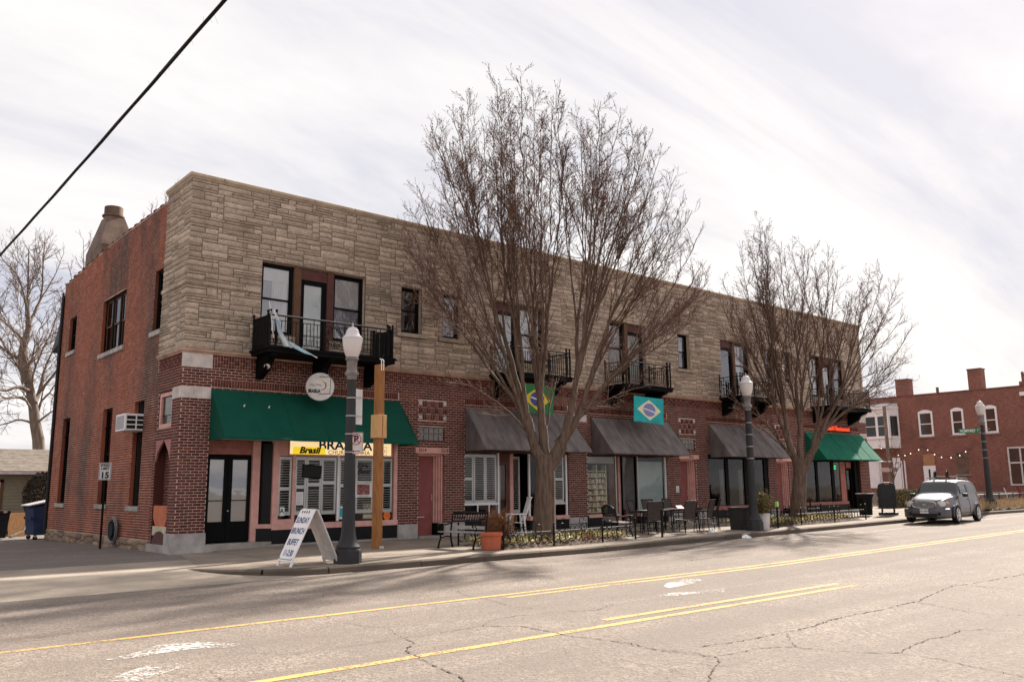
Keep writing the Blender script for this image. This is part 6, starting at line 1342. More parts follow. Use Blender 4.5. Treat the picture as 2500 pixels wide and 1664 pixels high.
def table(x, y, rz, label):
    t_ = thing('patio_table', (x, y, gs(x, y)), label, 'table', rz=rz, group='patio tables'); s_ = MB(); s_.box(-0.55, 0.55, -0.38, 0.38, 0.70, 0.725); s_.build('table_top', MAT['table_top'], t_, bevel=0.006)
    s_ = MB(); frame_ring(s_, PF, 0, 0, 0, 0, 0, 0, 0) if False else s_.box(-0.56, 0.56, -0.39, -0.37, 0.68, 0.73); s_.box(-0.56, 0.56, 0.37, 0.39, 0.68, 0.73); s_.build('edge_rail', MAT['iron'], t_)
    for sx in (-0.48, 0.48):
        for sy in (-0.31, 0.31): s_ = MB(); s_.tube([(sx, sy, 0), (sx * .96, sy * .96, 0.70)], 0.016, 6); s_.build('leg', MAT['iron'], t_)
    s_ = MB(); s_.tube([(-0.46, -0.3, 0.12), (0, 0, 0.4), (0.46, 0.3, 0.12)], 0.010, 5); s_.tube([(0.46, -0.3, 0.12), (0, 0, 0.4), (-0.46, 0.3, 0.12)], 0.010, 5); s_.build('brace', MAT['iron'], t_); return t_
table(14.2, -3.75, 0.15, 'patio table carrying the lime cups'); table(15.6, -3.72, -0.1, 'patio table in the middle of the chairs')
def cup(x, y, label):
    c = thing('lime_cup', (x, y, gs(14.2, -3.75) + 0.727), label, 'cup', group='lime cups'); s_ = MB(); s_.lathe([(0.035, 0), (0.048, 0.16), (0.044, 0.16), (0.03, 0.01)], 14); s_.build('cup', MAT['lime'], c, smooth=True)
cup(13.85, -3.9, 'lime cup on the patio table, nearer the arched bench'); cup(14.2, -3.75, 'lime cup on the patio table, farther from the arched bench')
rt = thing('folded_menu', (15.35, -3.8, gs(15.6, -3.72) + 0.727), 'white and red folded menu on the middle patio table', 'menu'); s_ = MB(); s_.poly([(-0.16, -0.1, 0.005), (0.16, -0.1, 0.005), (0.16, 0.02, 0.10), (-0.16, 0.02, 0.10)]); s_.build('front_leaf', MAT['paper'], rt); s_ = MB(); s_.poly([(-0.16, 0.14, 0.005), (0.16, 0.14, 0.005), (0.16, 0.02, 0.10), (-0.16, 0.02, 0.10)]); s_.build('back_leaf', MAT['orange_panel'], rt)
# ---- planters by the middle lamp
gp = thing('planter_box', (17.15, -4.95, gs(17.1, -5)), 'tall square grey planter behind the middle lamp', 'planter', rz=0.1); s_ = MB(); frus(s_, 0.24, 0.24, 0.0, 0.70, 0.27, 0.27); s_.build('body', MAT['lamp_grey'], gp, bevel=0.01); s_ = MB(); s_.box(-0.29, 0.29, -0.29, 0.29, 0.70, 0.74); s_.build('rim', MAT['lamp_grey'], gp, bevel=0.008)
wb_ = thing('white_bucket', (17.52, -5.62, gs(17.5, -5.6)), 'white plastic bucket planter beside the middle lamp', 'planter'); s_ = MB(); s_.lathe([(0.185, 0.0), (0.225, 0.50), (0.24, 0.50), (0.24, 0.53), (0.225, 0.54), (0.20, 0.50), (0.0, 0.48)], 28); s_.build('bucket', MAT['off_white'], wb_, smooth=True)
s_ = MB(); s_.lathe([(0.213, 0.38), (0.228, 0.385), (0.228, 0.41), (0.215, 0.415)], 28); s_.build('rib', MAT['off_white'], wb_, smooth=True)
sh_ = thing('potted_shrub', (17.52, -5.62, gs(17.5, -5.6) + 0.49), 'yellow-green shrub growing in the white bucket', 'shrub')
A, B, R0, R1 = twig_ball((0, 0.02, 0.40), 0.36, 900, None, 0.005, 9, 1.1, 0.16, (0, 0, 0)); o = bpy.data.objects.new('stems', seg_mesh('stems', A, B, R0, R1, MAT['twig'])); link(o, sh_); leaf_cloud(np.concatenate([A[:900], B[:900]]), 0.034, [MAT['shrub_leaf'], MAT['green_leaf'], MAT['tan_leaf']], 'foliage', sh_, 5)
# ---- litter
def crumple(name, x, y, z, r, label, seed):
    g = random.Random(seed); s_ = MB(); n = 14; prof = []
    o_ = thing(name, (x, y, z), label, 'litter'); vs = [(0, 0, r * 0.7)]
    for i in range(1, 5):
        for k in range(n): a_ = 2 * math.pi * k / n; rr = r * (i / 4) * g.uniform(.75, 1.2); vs.append((rr * math.cos(a_) * 1.3, rr * math.sin(a_), max(0.003, r * 0.62 * (1 - (i / 4) ** 1.5) + g.uniform(-.18, .18) * r * (i < 4))))
    s_.add(vs, [(0, 1 + k, 1 + (k + 1) % n) for k in range(n)] + [(1 + (i - 1) * n + k, 1 + i * n + k, 1 + i * n + (k + 1) % n, 1 + (i - 1) * n + (k + 1) % n) for i in range(1, 4) for k in range(n)]); s_.build('crumpled_sheet', MAT['litter'], o_)
crumple('plastic_bag', 15.45, -6.32, gr(15.4) + 0.002, 0.16, 'crumpled white plastic bag in the gutter', 2); crumple('paper_scrap', 15.55, -5.0, gs(15.5, -5), 0.15, 'white paper carton under a patio chair', 5)
# ---- bin, wheeled board, bike hoop
tb = thing('litter_bin', (27.9, -3.9, gs(27.9, -3.9)), 'black flared litter bin near the far end of the building', 'bin')
s_ = MB()
for k in range(30):
    a_ = 2 * math.pi * k / 30; c_, n_ = math.cos(a_), math.sin(a_); pr = [(0.26, 0.05), (0.27, 0.5), (0.30, 0.75), (0.37, 0.93)]
    for (r0, z0), (r1, z1) in zip(pr[:-1], pr[1:]): s_.bar((r0 * c_, r0 * n_, z0), (r1 * c_, r1 * n_, z1), 0.045, 0.008)
s_.build('slatted_side', MAT['iron'], tb); s_ = MB(); s_.lathe([(0.24, 0.04), (0.25, 0.5), (0.27, 0.8), (0.26, 0.82), (0, 0.6)], 24); s_.build('liner', MAT['plastic_black'], tb, smooth=True); s_ = MB(); s_.tube([(0.38 * math.cos(2 * math.pi * k / 30), 0.38 * math.sin(2 * math.pi * k / 30), 0.94) for k in range(30)], 0.018, 6, closed=True); s_.build('rim', MAT['iron'], tb, smooth=True)
wbd = thing('wheeled_board', (28.6, -4.55, gs(28.6, -4.5)), 'grey moulded pavement board on a rolling base beside the bin', 'sign', rz=math.radians(-35))
s_ = MB(); pts = [(-0.37, 0.32), (0.37, 0.32), (0.39, 0.40), (0.39, 1.25), (0.33, 1.36), (0.15, 1.42), (-0.15, 1.42), (-0.33, 1.36), (-0.39, 1.25), (-0.39, 0.40)]; s_.prism([(u, -0.04, w) for u, w in pts], (0, 0.08, 0)); s_.build('panel', MAT['lamp_grey'], wbd, bevel=0.02)
s_ = MB(); s_.box(-0.3, 0.3, -0.052, -0.04, 0.42, 1.22); s_.build('insert', MAT['plastic_black'] if False else MAT['lamp_grey'], wbd); s_ = MB(); s_.box(-0.1, 0.1, -0.046, 0.046, 1.33, 1.38); s_.build('handle', MAT['orange_panel'], wbd, bevel=0.01)
for u in (-0.27, 0.27): s_ = MB(); s_.box(u - 0.03, u + 0.03, -0.03, 0.03, 0.14, 0.33); s_.build('spring', MAT['rust'], wbd)
s_ = MB(); s_.prism([(0.44 * math.cos(2 * math.pi * k / 20), 0.22 * math.sin(2 * math.pi * k / 20), 0.02) for k in range(20)], (0, 0, 0.13)); s_.build('base', MAT['lamp_grey'], wbd, bevel=0.03)
bh = thing('bike_hoop', (25.0, -3.0, gs(25, -3)), 'black arched bike hoop behind the second ring fence', 'bike rack', rz=0.5); s_ = MB(); s_.tube([(-0.3, 0, 0), (-0.3, 0, 0.55)] + [(-0.3 * math.cos(math.pi * k / 10), 0, 0.55 + 0.3 * math.sin(math.pi * k / 10)) for k in range(1, 10)] + [(0.3, 0, 0.55), (0.3, 0, 0)], 0.025, 8); s_.build('hoop', MAT['iron'], bh, smooth=True)

# ---- overhead cable
cb = thing('overhead_cable', (-4.0, -14.0, 8.3), 'thick black overhead cable crossing the sky', 'cable')
def cabz(y): return 8.096 + (y + 11.87) * (7.855 - 8.096) / 15.075 + 0.0006 * (y + 4) ** 2 - 0.04
for k, (dx, dz, r) in enumerate(((0.0, 0.0, 0.019), (0.012, -0.024, 0.013), (-0.012, -0.02, 0.011))):
    s_ = MB(); s_.tube([(dx + 0.004 * math.sin(y * 2 + k), y + 14.0, cabz(y) - 8.3 + dz) for y in np.linspace(-30, 24, 60)], r, 6); s_.build('strand', MAT['rubber'], cb, smooth=True)
s_ = MB()
for k in range(60): y = rnd.uniform(-13, 5); p = Vector((0, y + 14, cabz(y) - 8.3)); d = Vector((rnd.uniform(-.1, .1), rnd.uniform(-.12, .12), rnd.uniform(-.12, .12))); s_.tube([tuple(p), tuple(p + d * 0.6), tuple(p + d + Vector((0.02, 0.02, -.02)))], 0.0016, 3)
o = s_.build('dry_tendrils', MAT['twig'], cb); o['kind'] = 'stuff'
# ------------------------------------------------------------------ bare trees
def smooth_path(ctrl, n):
    """Catmull-Rom through the control points"""
    c = [np.array(p, float) for p in ctrl]; c = [2 * c[0] - c[1]] + c + [2 * c[-1] - c[-2]]; out = []
    seg = len(c) - 3; per = max(2, n // seg)
    for i in range(seg):
        p0, p1, p2, p3 = c[i:i + 4]
        for k in range(per):
            t_ = k / per; out.append(0.5 * ((2 * p1) + (-p0 + p2) * t_ + (2 * p0 - 5 * p1 + 4 * p2 - p3) * t_ ** 2 + (-p0 + 3 * p1 - 3 * p2 + p3) * t_ ** 3))
    out.append(c[-2]); return np.array(out)
def unit(v): return v / np.maximum(np.linalg.norm(v, axis=-1, keepdims=True), 1e-9)
def twigs_on(paths, g, step, Lr, ang, r0, up, taper=True, t0=0.2):
    """straight-ish side shoots on polylines; returns P0, P1, radius"""
    P, D, S = [], [], []
    for pts, rad in paths:
        d = np.diff(pts, axis=0); sl = np.linalg.norm(d, axis=1); cum = np.concatenate([[0], np.cumsum(sl)]); L = cum[-1]
        n = max(1, int(L * (1 - t0) / step)); s = L * (t0 + (1 - t0) * (np.arange(n) + g.uniform(0, 1, n)) / n); i = np.clip(np.searchsorted(cum, s) - 1, 0, len(d) - 1)
        f = ((s - cum[i]) / np.maximum(sl[i], 1e-6))[:, None]; P.append(pts[i] + d[i] * f); D.append(d[i] / np.maximum(sl[i], 1e-6)[:, None]); S.append(1 - 0.55 * s / L if taper else np.ones(n))
    P = np.concatenate(P); D = np.concatenate(D); S = np.concatenate(S); n = len(P)
    q = g.normal(size=(n, 3)); q = unit(q - D * (q * D).sum(1, keepdims=True)); a = np.radians(g.uniform(ang[0], ang[1], n))[:, None]
    V = unit(D * np.cos(a) + q * np.sin(a) + np.array([0, 0, up])); L = (g.uniform(Lr[0], Lr[1], n) * S)[:, None]
    return P, V, L
def make_tree(name, loc, label, trunk_ctrl, trunk_r, limbs, mats, seed, dens=1.0, buds=0.0, bsc=1.0, group=None, root_flare=True, ycap=None, ang=(24, 50), fine=1.0, tw=1.0):
    """trunk_ctrl in world space; limbs: list of (control points, r0, r1)"""
    g = np.random.default_rng(seed); T_ = thing(name, loc, label, 'tree', group=group); o0 = np.array(loc)
    s_ = MB(); tp_ = smooth_path(trunk_ctrl, 14); k = len(tp_); rr = [trunk_r[0] + (trunk_r[1] - trunk_r[0]) * (i / (k - 1)) ** 0.8 for i in range(k)]
    if root_flare: rr[0] *= 1.35; rr[1] *= 1.08
    s_.tube([tuple(p - o0) for p in tp_], rr, 14)
    paths = []
    for lb in limbs:
        ctrl, r0, r1 = lb[:3]
        if len(lb) > 3:                                     # an edge of a forked skeleton: radius runs evenly from r0 to r1
            p = np.array(ctrl); m_ = len(p); rad = [r0 + (r1 - r0) * i / (m_ - 1) for i in range(m_)]; s_.tube([tuple(q - o0) for q in p], rad, 8 if r0 > 0.06 else 6)
            if lb[3]: paths.append((p, rad))
            continue
        p = smooth_path(ctrl, 22); m_ = len(p); w = np.zeros((m_, 3)); w[2:-1] = g.normal(0, 0.035, (m_ - 3, 3)); p = p + np.cumsum(w, 0) * 0.35
        rad = [max(r1, r0 * (1 - (i / (m_ - 1)) ** 0.75) + r1) for i in range(m_)]
        s_.tube([tuple(q - o0) for q in p], rad, 7); paths.append((p, rad))
    s_.build('trunk', mats[0], T_, smooth=True, angle=60)
    # branches: three-point curves
    P, V, L = twigs_on(paths, g, 0.30 / dens, (0.9 * bsc, 2.3 * bsc), ang, 0, 0.10, True, 0.25)
    mid = P + V * L * 0.5 + g.normal(0, 0.05, P.shape); V2 = unit(V + np.array([0, 0, 0.24]) + g.normal(0, 0.07, P.shape)); end = mid + V2 * L * 0.5
    if ycap is not None: mid[:, 1] = np.where(mid[:, 2] < 10.3, np.minimum(mid[:, 1], ycap), mid[:, 1]); end[:, 1] = np.where(end[:, 2] < 10.3, np.minimum(end[:, 1], ycap), end[:, 1])
    rb = np.clip(0.009 * L[:, 0] / bsc, 0.0055, 0.016) * tw
    segs = [(P, mid, rb, rb * .7), (mid, end, rb * .7, rb * .35)]
    bp = [(np.stack([a, b, c]), None) for a, b, c in zip(P, mid, end)]
    P2, V_, L2 = twigs_on(bp, g, 0.105 / fine, (0.22, 0.62), (22, 48), 0, 0.16, True, 0.12); E2 = P2 + V_ * L2
    if ycap is not None: E2[:, 1] = np.where(E2[:, 2] < 10.3, np.minimum(E2[:, 1], ycap + .15), E2[:, 1])
    r2 = np.full(len(P2), 0.0054 * tw); segs.append((P2, E2, r2, r2 * .55))
    tp2 = [(np.stack([a, b]), None) for a, b in zip(P2, E2)]
    P3, V3, L3 = twigs_on(tp2, g, 0.085 / fine, (0.08, 0.24), (25, 52), 0, 0.15, True, 0.15); E3 = P3 + V3 * L3; r3 = np.full(len(P3), 0.0042 * tw); segs.append((P3, E3, r3, r3 * .6))
    A = np.concatenate([s[0] for s in segs]) - o0; B = np.concatenate([s[1] for s in segs]) - o0; R0 = np.concatenate([s[2] for s in segs]); R1 = np.concatenate([s[3] for s in segs])
    cr = bpy.data.objects.new('crown', seg_mesh('crown', A, B, R0, R1, mats[1])); link(cr, T_)
    if buds:
        allp = np.concatenate([E3, P3, E2]) - o0; zz = allp[:, 2]; pr = buds * np.clip((zz - np.percentile(zz, 25)) / (zz.max() - np.percentile(zz, 25)), 0.05, 1); keep = g.random(len(allp)) < pr
        leaf_cloud(allp[keep], 0.027, mats[2], 'buds', T_, seed, None, 0.5)
    print(name, 'segments', len(A)); return T_
def limb(fork, tgt, lift, r0, r1=0.012, side=0.3):
    f, t_ = np.array(fork, float), np.array(tgt, float); d = t_ - f
    c1 = f + d * np.array([side, side, lift]); c2 = f + d * np.array([side + 0.33, side + 0.33, lift + 0.30]); return ([f, c1, c2, t_], r0, r1)
T1 = [(5.2, -3.59, 12.52), (6.16, -3.38, 13.26), (8.25, -1.31, 15.22), (8.3, -2.85, 15.0), (7.18, -5.24, 14.01), (9.19, -4.64, 14.35), (9.94, -4.96, 13.66), (9.18, -6.5, 12.7), (11.86, -4.86, 14.26), (9.75, -7.3, 12.29), (11.36, -6.78, 11.63), (12.28, -6.71, 11.44), (12.24, -7.27, 10.16), (12.98, -6.83, 9.52), (13.72, -6.43, 8.89), (7.86, 0.09, 13.83), (5.54, -2.52, 10.7), (6.4, -0.76, 10.68), (5.24, -2.21, 9.03), (4.54, -3.6, 7.4), (9.77, -1.43, 14.64), (8.25, -4.76, 13.08), (8.95, -5.24, 11.94), (12.1, -3.99, 12.93), (11.86, -5.88, 10.89), (11.92, -6.72, 9.23), (7.97, -1.26, 13.01), (6.17, -4.8, 11.93), (13.43, -6.4, 7.86), (7.86, -3.9, 13.82), (8.67, -6.53, 11.8), (7.21, -1.38, 13.46), (10.39, -2.25, 15.57), (10.19, -7.04, 11.67), (12.82, -6.4, 10.69)]
g1 = random.Random(17)
def forked(root, tan, tips, r_root, seed, min_step=0.55, first=None):
    """a skeleton that forks again and again until every tip has its own shoot; radii follow the number of tips carried"""
    g = np.random.default_rng(seed); N_ = len(tips); edges = []
    def rad(n): return max(0.013, r_root * (n / N_) ** 0.60)
    def bez(p, t0, q, t1, n):
        L = np.linalg.norm(q - p); c1 = p + t0 * L * 0.33; c2 = q - t1 * L * 0.33; t_ = np.linspace(0, 1, n)[:, None]
        w = (1 - t_) ** 3 * p + 3 * (1 - t_) ** 2 * t_ * c1 + 3 * (1 - t_) * t_ ** 2 * c2 + t_ ** 3 * q; k = max(0, n - 2); w[1:-1] += g.normal(0, 0.006 + 0.0035 * L, (k, 3)); return w
    def grow(P, tn, S, r_in, depth):
        S = np.array(S); n = len(S)
        if n == 1:
            q = S[0]; d = unit(q - P); L = np.linalg.norm(q - P); edges.append((bez(P, unit(tn * 0.8 + d), q, unit(d + np.array([0, 0, 0.35])), max(5, int(L / 0.35))), r_in, 0.008, True)); return
        c = S.mean(0); L = np.linalg.norm(c - P); near = np.min(np.linalg.norm(S - P, axis=1))
        step = min(max(min_step, L * g.uniform(*((0.07, 0.13) if depth < 3 else (0.13, 0.24)))), near * 0.6)
        d = unit(tn * 0.85 + unit(c - P) + g.normal(0, 0.09, 3)); Q = P + d * step
        edges.append((bez(P, tn, Q, d, 5), r_in, rad(n) * 0.93, n <= 3))
        D = unit(S - Q); ctr = D - D.mean(0); u_, s_v, vt = np.linalg.svd(ctr, full_matrices=False); pr = ctr @ vt[0] + g.normal(0, 0.04, n); order = np.argsort(pr); k = int(np.clip(round(n * g.uniform(0.32, 0.68)), 1, n - 1))
        for part in (order[:k], order[k:]): grow(Q, d, S[part], rad(len(part)), depth + 1)
    grow(np.array(root, float), unit(np.array(tan, float)), [np.array(t_, float) for t_ in tips], r_root, 0); return edges
def more(T, c, g, k=1):
    out = list(T)
    for t_ in T:
        for _ in range(k):
            f = g.uniform(0.80, 0.97); q = (c[0] + (t_[0] - c[0]) * f + g.uniform(-.7, .7), c[1] + (t_[1] - c[1]) * f + g.uniform(-.7, .7), t_[2] * g.uniform(0.84, 0.97)); out.append((q[0], min(q[1], -0.6) if q[2] < 10.5 else q[1], q[2]))
    return out
T1b = [(5.55, -2.06, 8.62), (5.72, -2.25, 7.99), (7.14, -0.74, 7.87), (7.7, -0.75, 7.41), (5.8, -1.9, 9.47), (12.46, -7.34, 8.03), (12.03, -7.35, 7.09), (10.71, -7.76, 6.25), (11.56, -6.33, 8.22), (11.08, -7.3, 7.33), (10.45, -6.66, 8.46), (6.1, -3.35, 8.43), (6.39, -3.55, 9.42), (7.34, -0.77, 10.89)]
A1 = [(x_, y_, z_ - 0.75 if z_ > 12 else z_ - 0.4) for x_, y_, z_ in more(T1, (9.0, -4.0), random.Random(31)) + T1b]
def fill(T, c, n, zr, rad_, seed):
    g = random.Random(seed); out = []
    for _ in range(n):
        z = g.uniform(*zr); a = g.uniform(0, 6.28); r = rad_ * math.sqrt(g.random()) * (0.45 + 0.55 * (1 - abs(z - (zr[0] + zr[1]) / 2) / (zr[1] - zr[0]))); p = (c[0] + r * math.cos(a), c[1] + r * math.sin(a), z); out.append((p[0], min(p[1], -0.7) if z < 10.5 else p[1], z))
    return out
A1 = A1 + fill(A1, (9.1, -4.1), 30, (7.5, 13.2), 2.6, 71)
jit = random.Random(91); lat1 = [(t_[0] - 9.0) * 0.76 - (t_[1] + 4.0) * 0.65 + jit.uniform(-.9, .9) for t_ in A1]
L1 = forked((9.0, -4.0, 2.15), (-0.26, 0.22, 1.0), [t_ for t_, l_ in zip(A1, lat1) if l_ < -0.7], 0.19, 3) + forked((9.03, -4.03, 2.3), (0.02, 0.06, 1.0), [t_ for t_, l_ in zip(A1, lat1) if -0.7 <= l_ < 0.9], 0.15, 5) + forked((9.07, -4.08, 2.05), (0.36, -0.30, 1.0), [t_ for t_, l_ in zip(A1, lat1) if l_ >= 0.9], 0.205, 6)
TM1 = (MAT['bark'], MAT['twig'], MAT['bud'])
for (tx, ty, tz) in ((7.0, -2.2, 4.9), (11.8, -5.8, 4.7), (10.8, -2.6, 5.0)): L1.append(limb((9.0 + 0.1 * (tx - 9), -4.0 + 0.1 * (ty + 4), 2.9), (tx, ty, tz), 0.5, 0.035, 0.007, 0.35))
make_tree('street_tree', (9.0, -4.0, gs(9, -4)), 'tallest bare street tree in front of the building, budding twigs', [(8.97, -3.99, 0.0), (8.99, -4.0, 0.8), (9.02, -4.03, 1.7), (9.03, -4.04, 2.5)], (0.37, 0.26), L1, TM1, 5, 1.5, 0.95, 0.62, 'bare street trees', ycap=-0.45, fine=1.15)
T2 = [(20.81, -4.07, 12.28), (22.56, -3.23, 12.29), (22.88, -3.61, 11.79), (21.85, -5.38, 11.13), (24.86, -4.74, 11.61), (24.44, -5.29, 10.66), (21.49, -2.63, 11.48), (21.36, -1.8, 10.52), (19.91, -2.61, 9.4), (21.51, -2.24, 8.96), (26.33, -5.75, 10.89), (23.65, -7.54, 9.88), (27.0, -6.47, 10.09), (25.33, -7.45, 8.58), (25.79, -7.39, 7.94), (24.24, -7.82, 6.67), (26.07, -6.48, 6.14), (23.98, -6.82, 5.42), (23.82, -3.64, 11.68), (22.38, -5.54, 9.91), (24.48, -5.83, 9.46), (21.05, -3.74, 11.14), (21.55, -3.05, 11.95), (23.36, -6.8, 9.64)]
T2b = [(20.36, -2.99, 8.15), (19.51, -3.05, 7.52), (20.96, -2.7, 7.02), (25.84, -6.83, 5.9), (25.55, -6.38, 5.23), (25.99, -5.5, 6.06), (22.93, -6.48, 7.39), (22.97, -5.47, 8.6), (20.65, -3.9, 9.62), (20.33, -4.89, 9.71)]
A2 = [(x_, y_, z_ - 0.35) for x_, y_, z_ in more(T2, (22.2, -4.2), random.Random(32)) + T2b]
A2 = A2 + fill(A2, (22.5, -4.4), 20, (6.2, 10.8), 2.3, 72)
lat2 = [(t_[0] - 22.2) * 0.76 - (t_[1] + 4.2) * 0.65 + jit.uniform(-.8, .8) for t_ in A2]
L2 = forked((22.25, -4.25, 2.1), (-0.22, 0.20, 1.0), [t_ for t_, l_ in zip(A2, lat2) if l_ < -0.3], 0.16, 4) + forked((22.28, -4.28, 2.25), (0.05, 0.0, 1.0), [t_ for t_, l_ in zip(A2, lat2) if -0.3 <= l_ < 1.3], 0.13, 7) + forked((22.3, -4.3, 2.0), (0.40, -0.34, 1.0), [t_ for t_, l_ in zip(A2, lat2) if l_ >= 1.3], 0.18, 9)
for (tx, ty, tz) in ((19.4, -2.9, 5.0), (20.2, -3.0, 4.2)): L2.append(limb((22.15, -4.15, 2.5), (tx, ty, tz), 0.5, 0.035, 0.008, 0.35))
make_tree('street_tree', (22.2, -4.2, gs(22.2, -4.2)), 'second bare street tree, nearer the far end of the building', [(22.15, -4.15, 0.1), (22.17, -4.17, 0.9), (22.25, -4.25, 1.8), (22.3, -4.3, 2.6)], (0.32, 0.23), L2, TM1, 8, 1.5, 0.85, 0.62, 'bare street trees', ycap=-0.45)
# tall pale tree behind the garage
Y0 = 26.0
def lt(x, z, dy=0.0): return (x, Y0 + dy, z)
LT = [([lt(1.27, 7.1), lt(0.95, 8.3), lt(0.94, 9.1), lt(1.05, 10.1)], 0.2, 0.13), ([lt(1.05, 10.0), lt(0.98, 11.0), lt(0.8, 13.1), lt(0.7, 14.2)], 0.09, 0.014), ([lt(1.05, 10.0), lt(1.4, 11.0, .3), lt(1.6, 12.1, .5), lt(1.55, 14.1, .6), lt(1.57, 15.0, .6)], 0.09, 0.014), ([lt(0.95, 8.2), lt(0.33, 8.4, -.3), lt(-0.1, 8.6, -.6), lt(-1.2, 9.3, -1)], 0.10, 0.02), ([lt(0.94, 9.0), lt(0.5, 9.7, .3), lt(-0.25, 10.4, .6), lt(-1.5, 11.0, 1)], 0.08, 0.014), ([lt(1.0, 10.4), lt(0.83, 10.9, -.4), lt(0.24, 12.2, -.8), lt(-0.44, 12.8, -1), lt(-0.9, 13.4, -1.2)], 0.06, 0.012), ([lt(1.45, 6.6), lt(0.73, 6.8, -.5), lt(0.07, 6.5, -1), lt(-1.4, 6.9, -1.6)], 0.12, 0.02), ([lt(1.55, 5.9), lt(1.87, 6.6, .5), lt(2.1, 7.7, .9), lt(2.4, 8.7, 1.2), lt(2.9, 10.4, 1.5)], 0.14, 0.02), ([lt(1.35, 11.0, .2), lt(2.0, 12.6, .2), lt(2.4, 14.2, .2)], 0.04, 0.01), ([lt(1.6, 5.6), lt(0.9, 6.2, -1), lt(0.1, 6.0, -2), lt(-0.8, 6.2, -3)], 0.06, 0.012), ([lt(1.7, 5.0), lt(2.3, 5.6, -1), lt(3.1, 6.3, -2)], 0.06, 0.012), ([lt(1.7, 5.0), lt(1.2, 5.3, 1), lt(0.2, 5.0, 2), lt(-.9, 5.2, 3)], 0.06, 0.012), ([lt(1.85, 6.6, .5), lt(2.6, 8.0, -.6), lt(3.4, 9.6, -1.4), lt(4.2, 11.4, -1.6)], 0.07, 0.012), ([lt(1.5, 6.2), lt(1.3, 7.6, -1.0), lt(1.7, 9.5, -1.8), lt(2.0, 11.0, -2.2)], 0.06, 0.012)]
def cloud(c, r, n, seed):
    g = np.random.default_rng(seed); d = unit(g.normal(size=(n, 3))) * g.uniform(0.55, 1.0, (n, 1)) ** 0.5 * np.array(r) + np.array(c); return [tuple(q) for q in d]
LT += forked((1.45, Y0, 6.2), (-0.2, 0.0, 1.0), cloud((0.6, Y0, 11.0), (3.4, 3.0, 4.2), 46, 51), 0.15, 52) + forked((1.8, Y0, 5.0), (0.4, 0.1, 0.7), cloud((1.0, Y0, 6.6), (3.8, 3.0, 2.2), 30, 53), 0.10, 54)
make_tree('pale_tree', (2.1, Y0, 0), 'tall pale-barked bare tree behind the small garage', [(2.1, Y0, 0), (2.02, Y0, 3.6), (1.75, Y0, 5.0), (1.57, Y0, 5.95), (1.27, Y0, 7.1)], (0.34, 0.20), LT, (MAT['pale_bark'], MAT['branch'], MAT['bud']), 12, 1.1, 0.0, 0.8, ang=(30, 68), fine=0.8, tw=1.6)
L3 = [limb((5.6, 33, 9.0), t_, 0.4, 0.06, 0.012) for t_ in ((3.7, 33, 13.6), (4.4, 34, 15.6), (4.9, 33, 16.9), (5.5, 34, 17.0), (6.5, 33, 16.0), (7.2, 34, 14.2), (3.9, 32, 12.2), (4.6, 33, 14.2))]
make_tree('dark_tree', (5.6, 33, 0), 'dark twiggy tree showing behind the parapet at the rear of the building', [(5.6, 33, 0), (5.6, 33, 4), (5.6, 33, 9.2)], (0.3, 0.14), L3, (MAT['branch'], MAT['twig'], MAT['bud']), 14, 0.8, 0.5, 0.8, fine=0.7, tw=2.0)
# bare tree far behind the far end, young tree on the patio
L4 = [limb((60, 14, 4.5), t_, 0.4, 0.08, 0.015) for t_ in ((55.5, 12, 9.5), (57.5, 13, 11.2), (59, 14, 12.4), (61, 14, 12.6), (63, 14, 11.4), (65, 13, 9.6), (58.5, 16, 11), (62, 12, 10.6), (56.5, 12.5, 7.6), (64.5, 12.5, 7.8), (60, 12, 11.6))]
make_tree('rear_tree', (60, 14, 0), 'bare tree rising behind the far red building next to the second street tree', [(60, 14, 0), (60, 14, 2.5), (60, 14, 5)], (0.3, 0.2), L4, (MAT['branch'], MAT['twig'], MAT['bud']), 15, 0.8, 0.0, 1.0, fine=0.6, tw=2.2)
L5 = [limb((47, 3.9, 1.8), t_, 0.4, 0.025, 0.006) for t_ in ((46.6, 4.4, 4.2), (47, 3.9, 4.8), (47.3, 3.4, 4.3), (46.5, 3.6, 3.8), (47.5, 4.2, 3.7), (47, 3.0, 3.4))]
make_tree('young_tree', (47, 3.95, 0.25), 'slender young bare tree on the patio before the white bay window', [(47, 3.95, 0.2), (47, 3.93, 1.2), (47, 3.9, 2.2)], (0.06, 0.04), L5, (MAT['branch'], MAT['twig'], MAT['bud']), 16, 1.0, 0.0, 0.35, fine=0.6, tw=1.3)

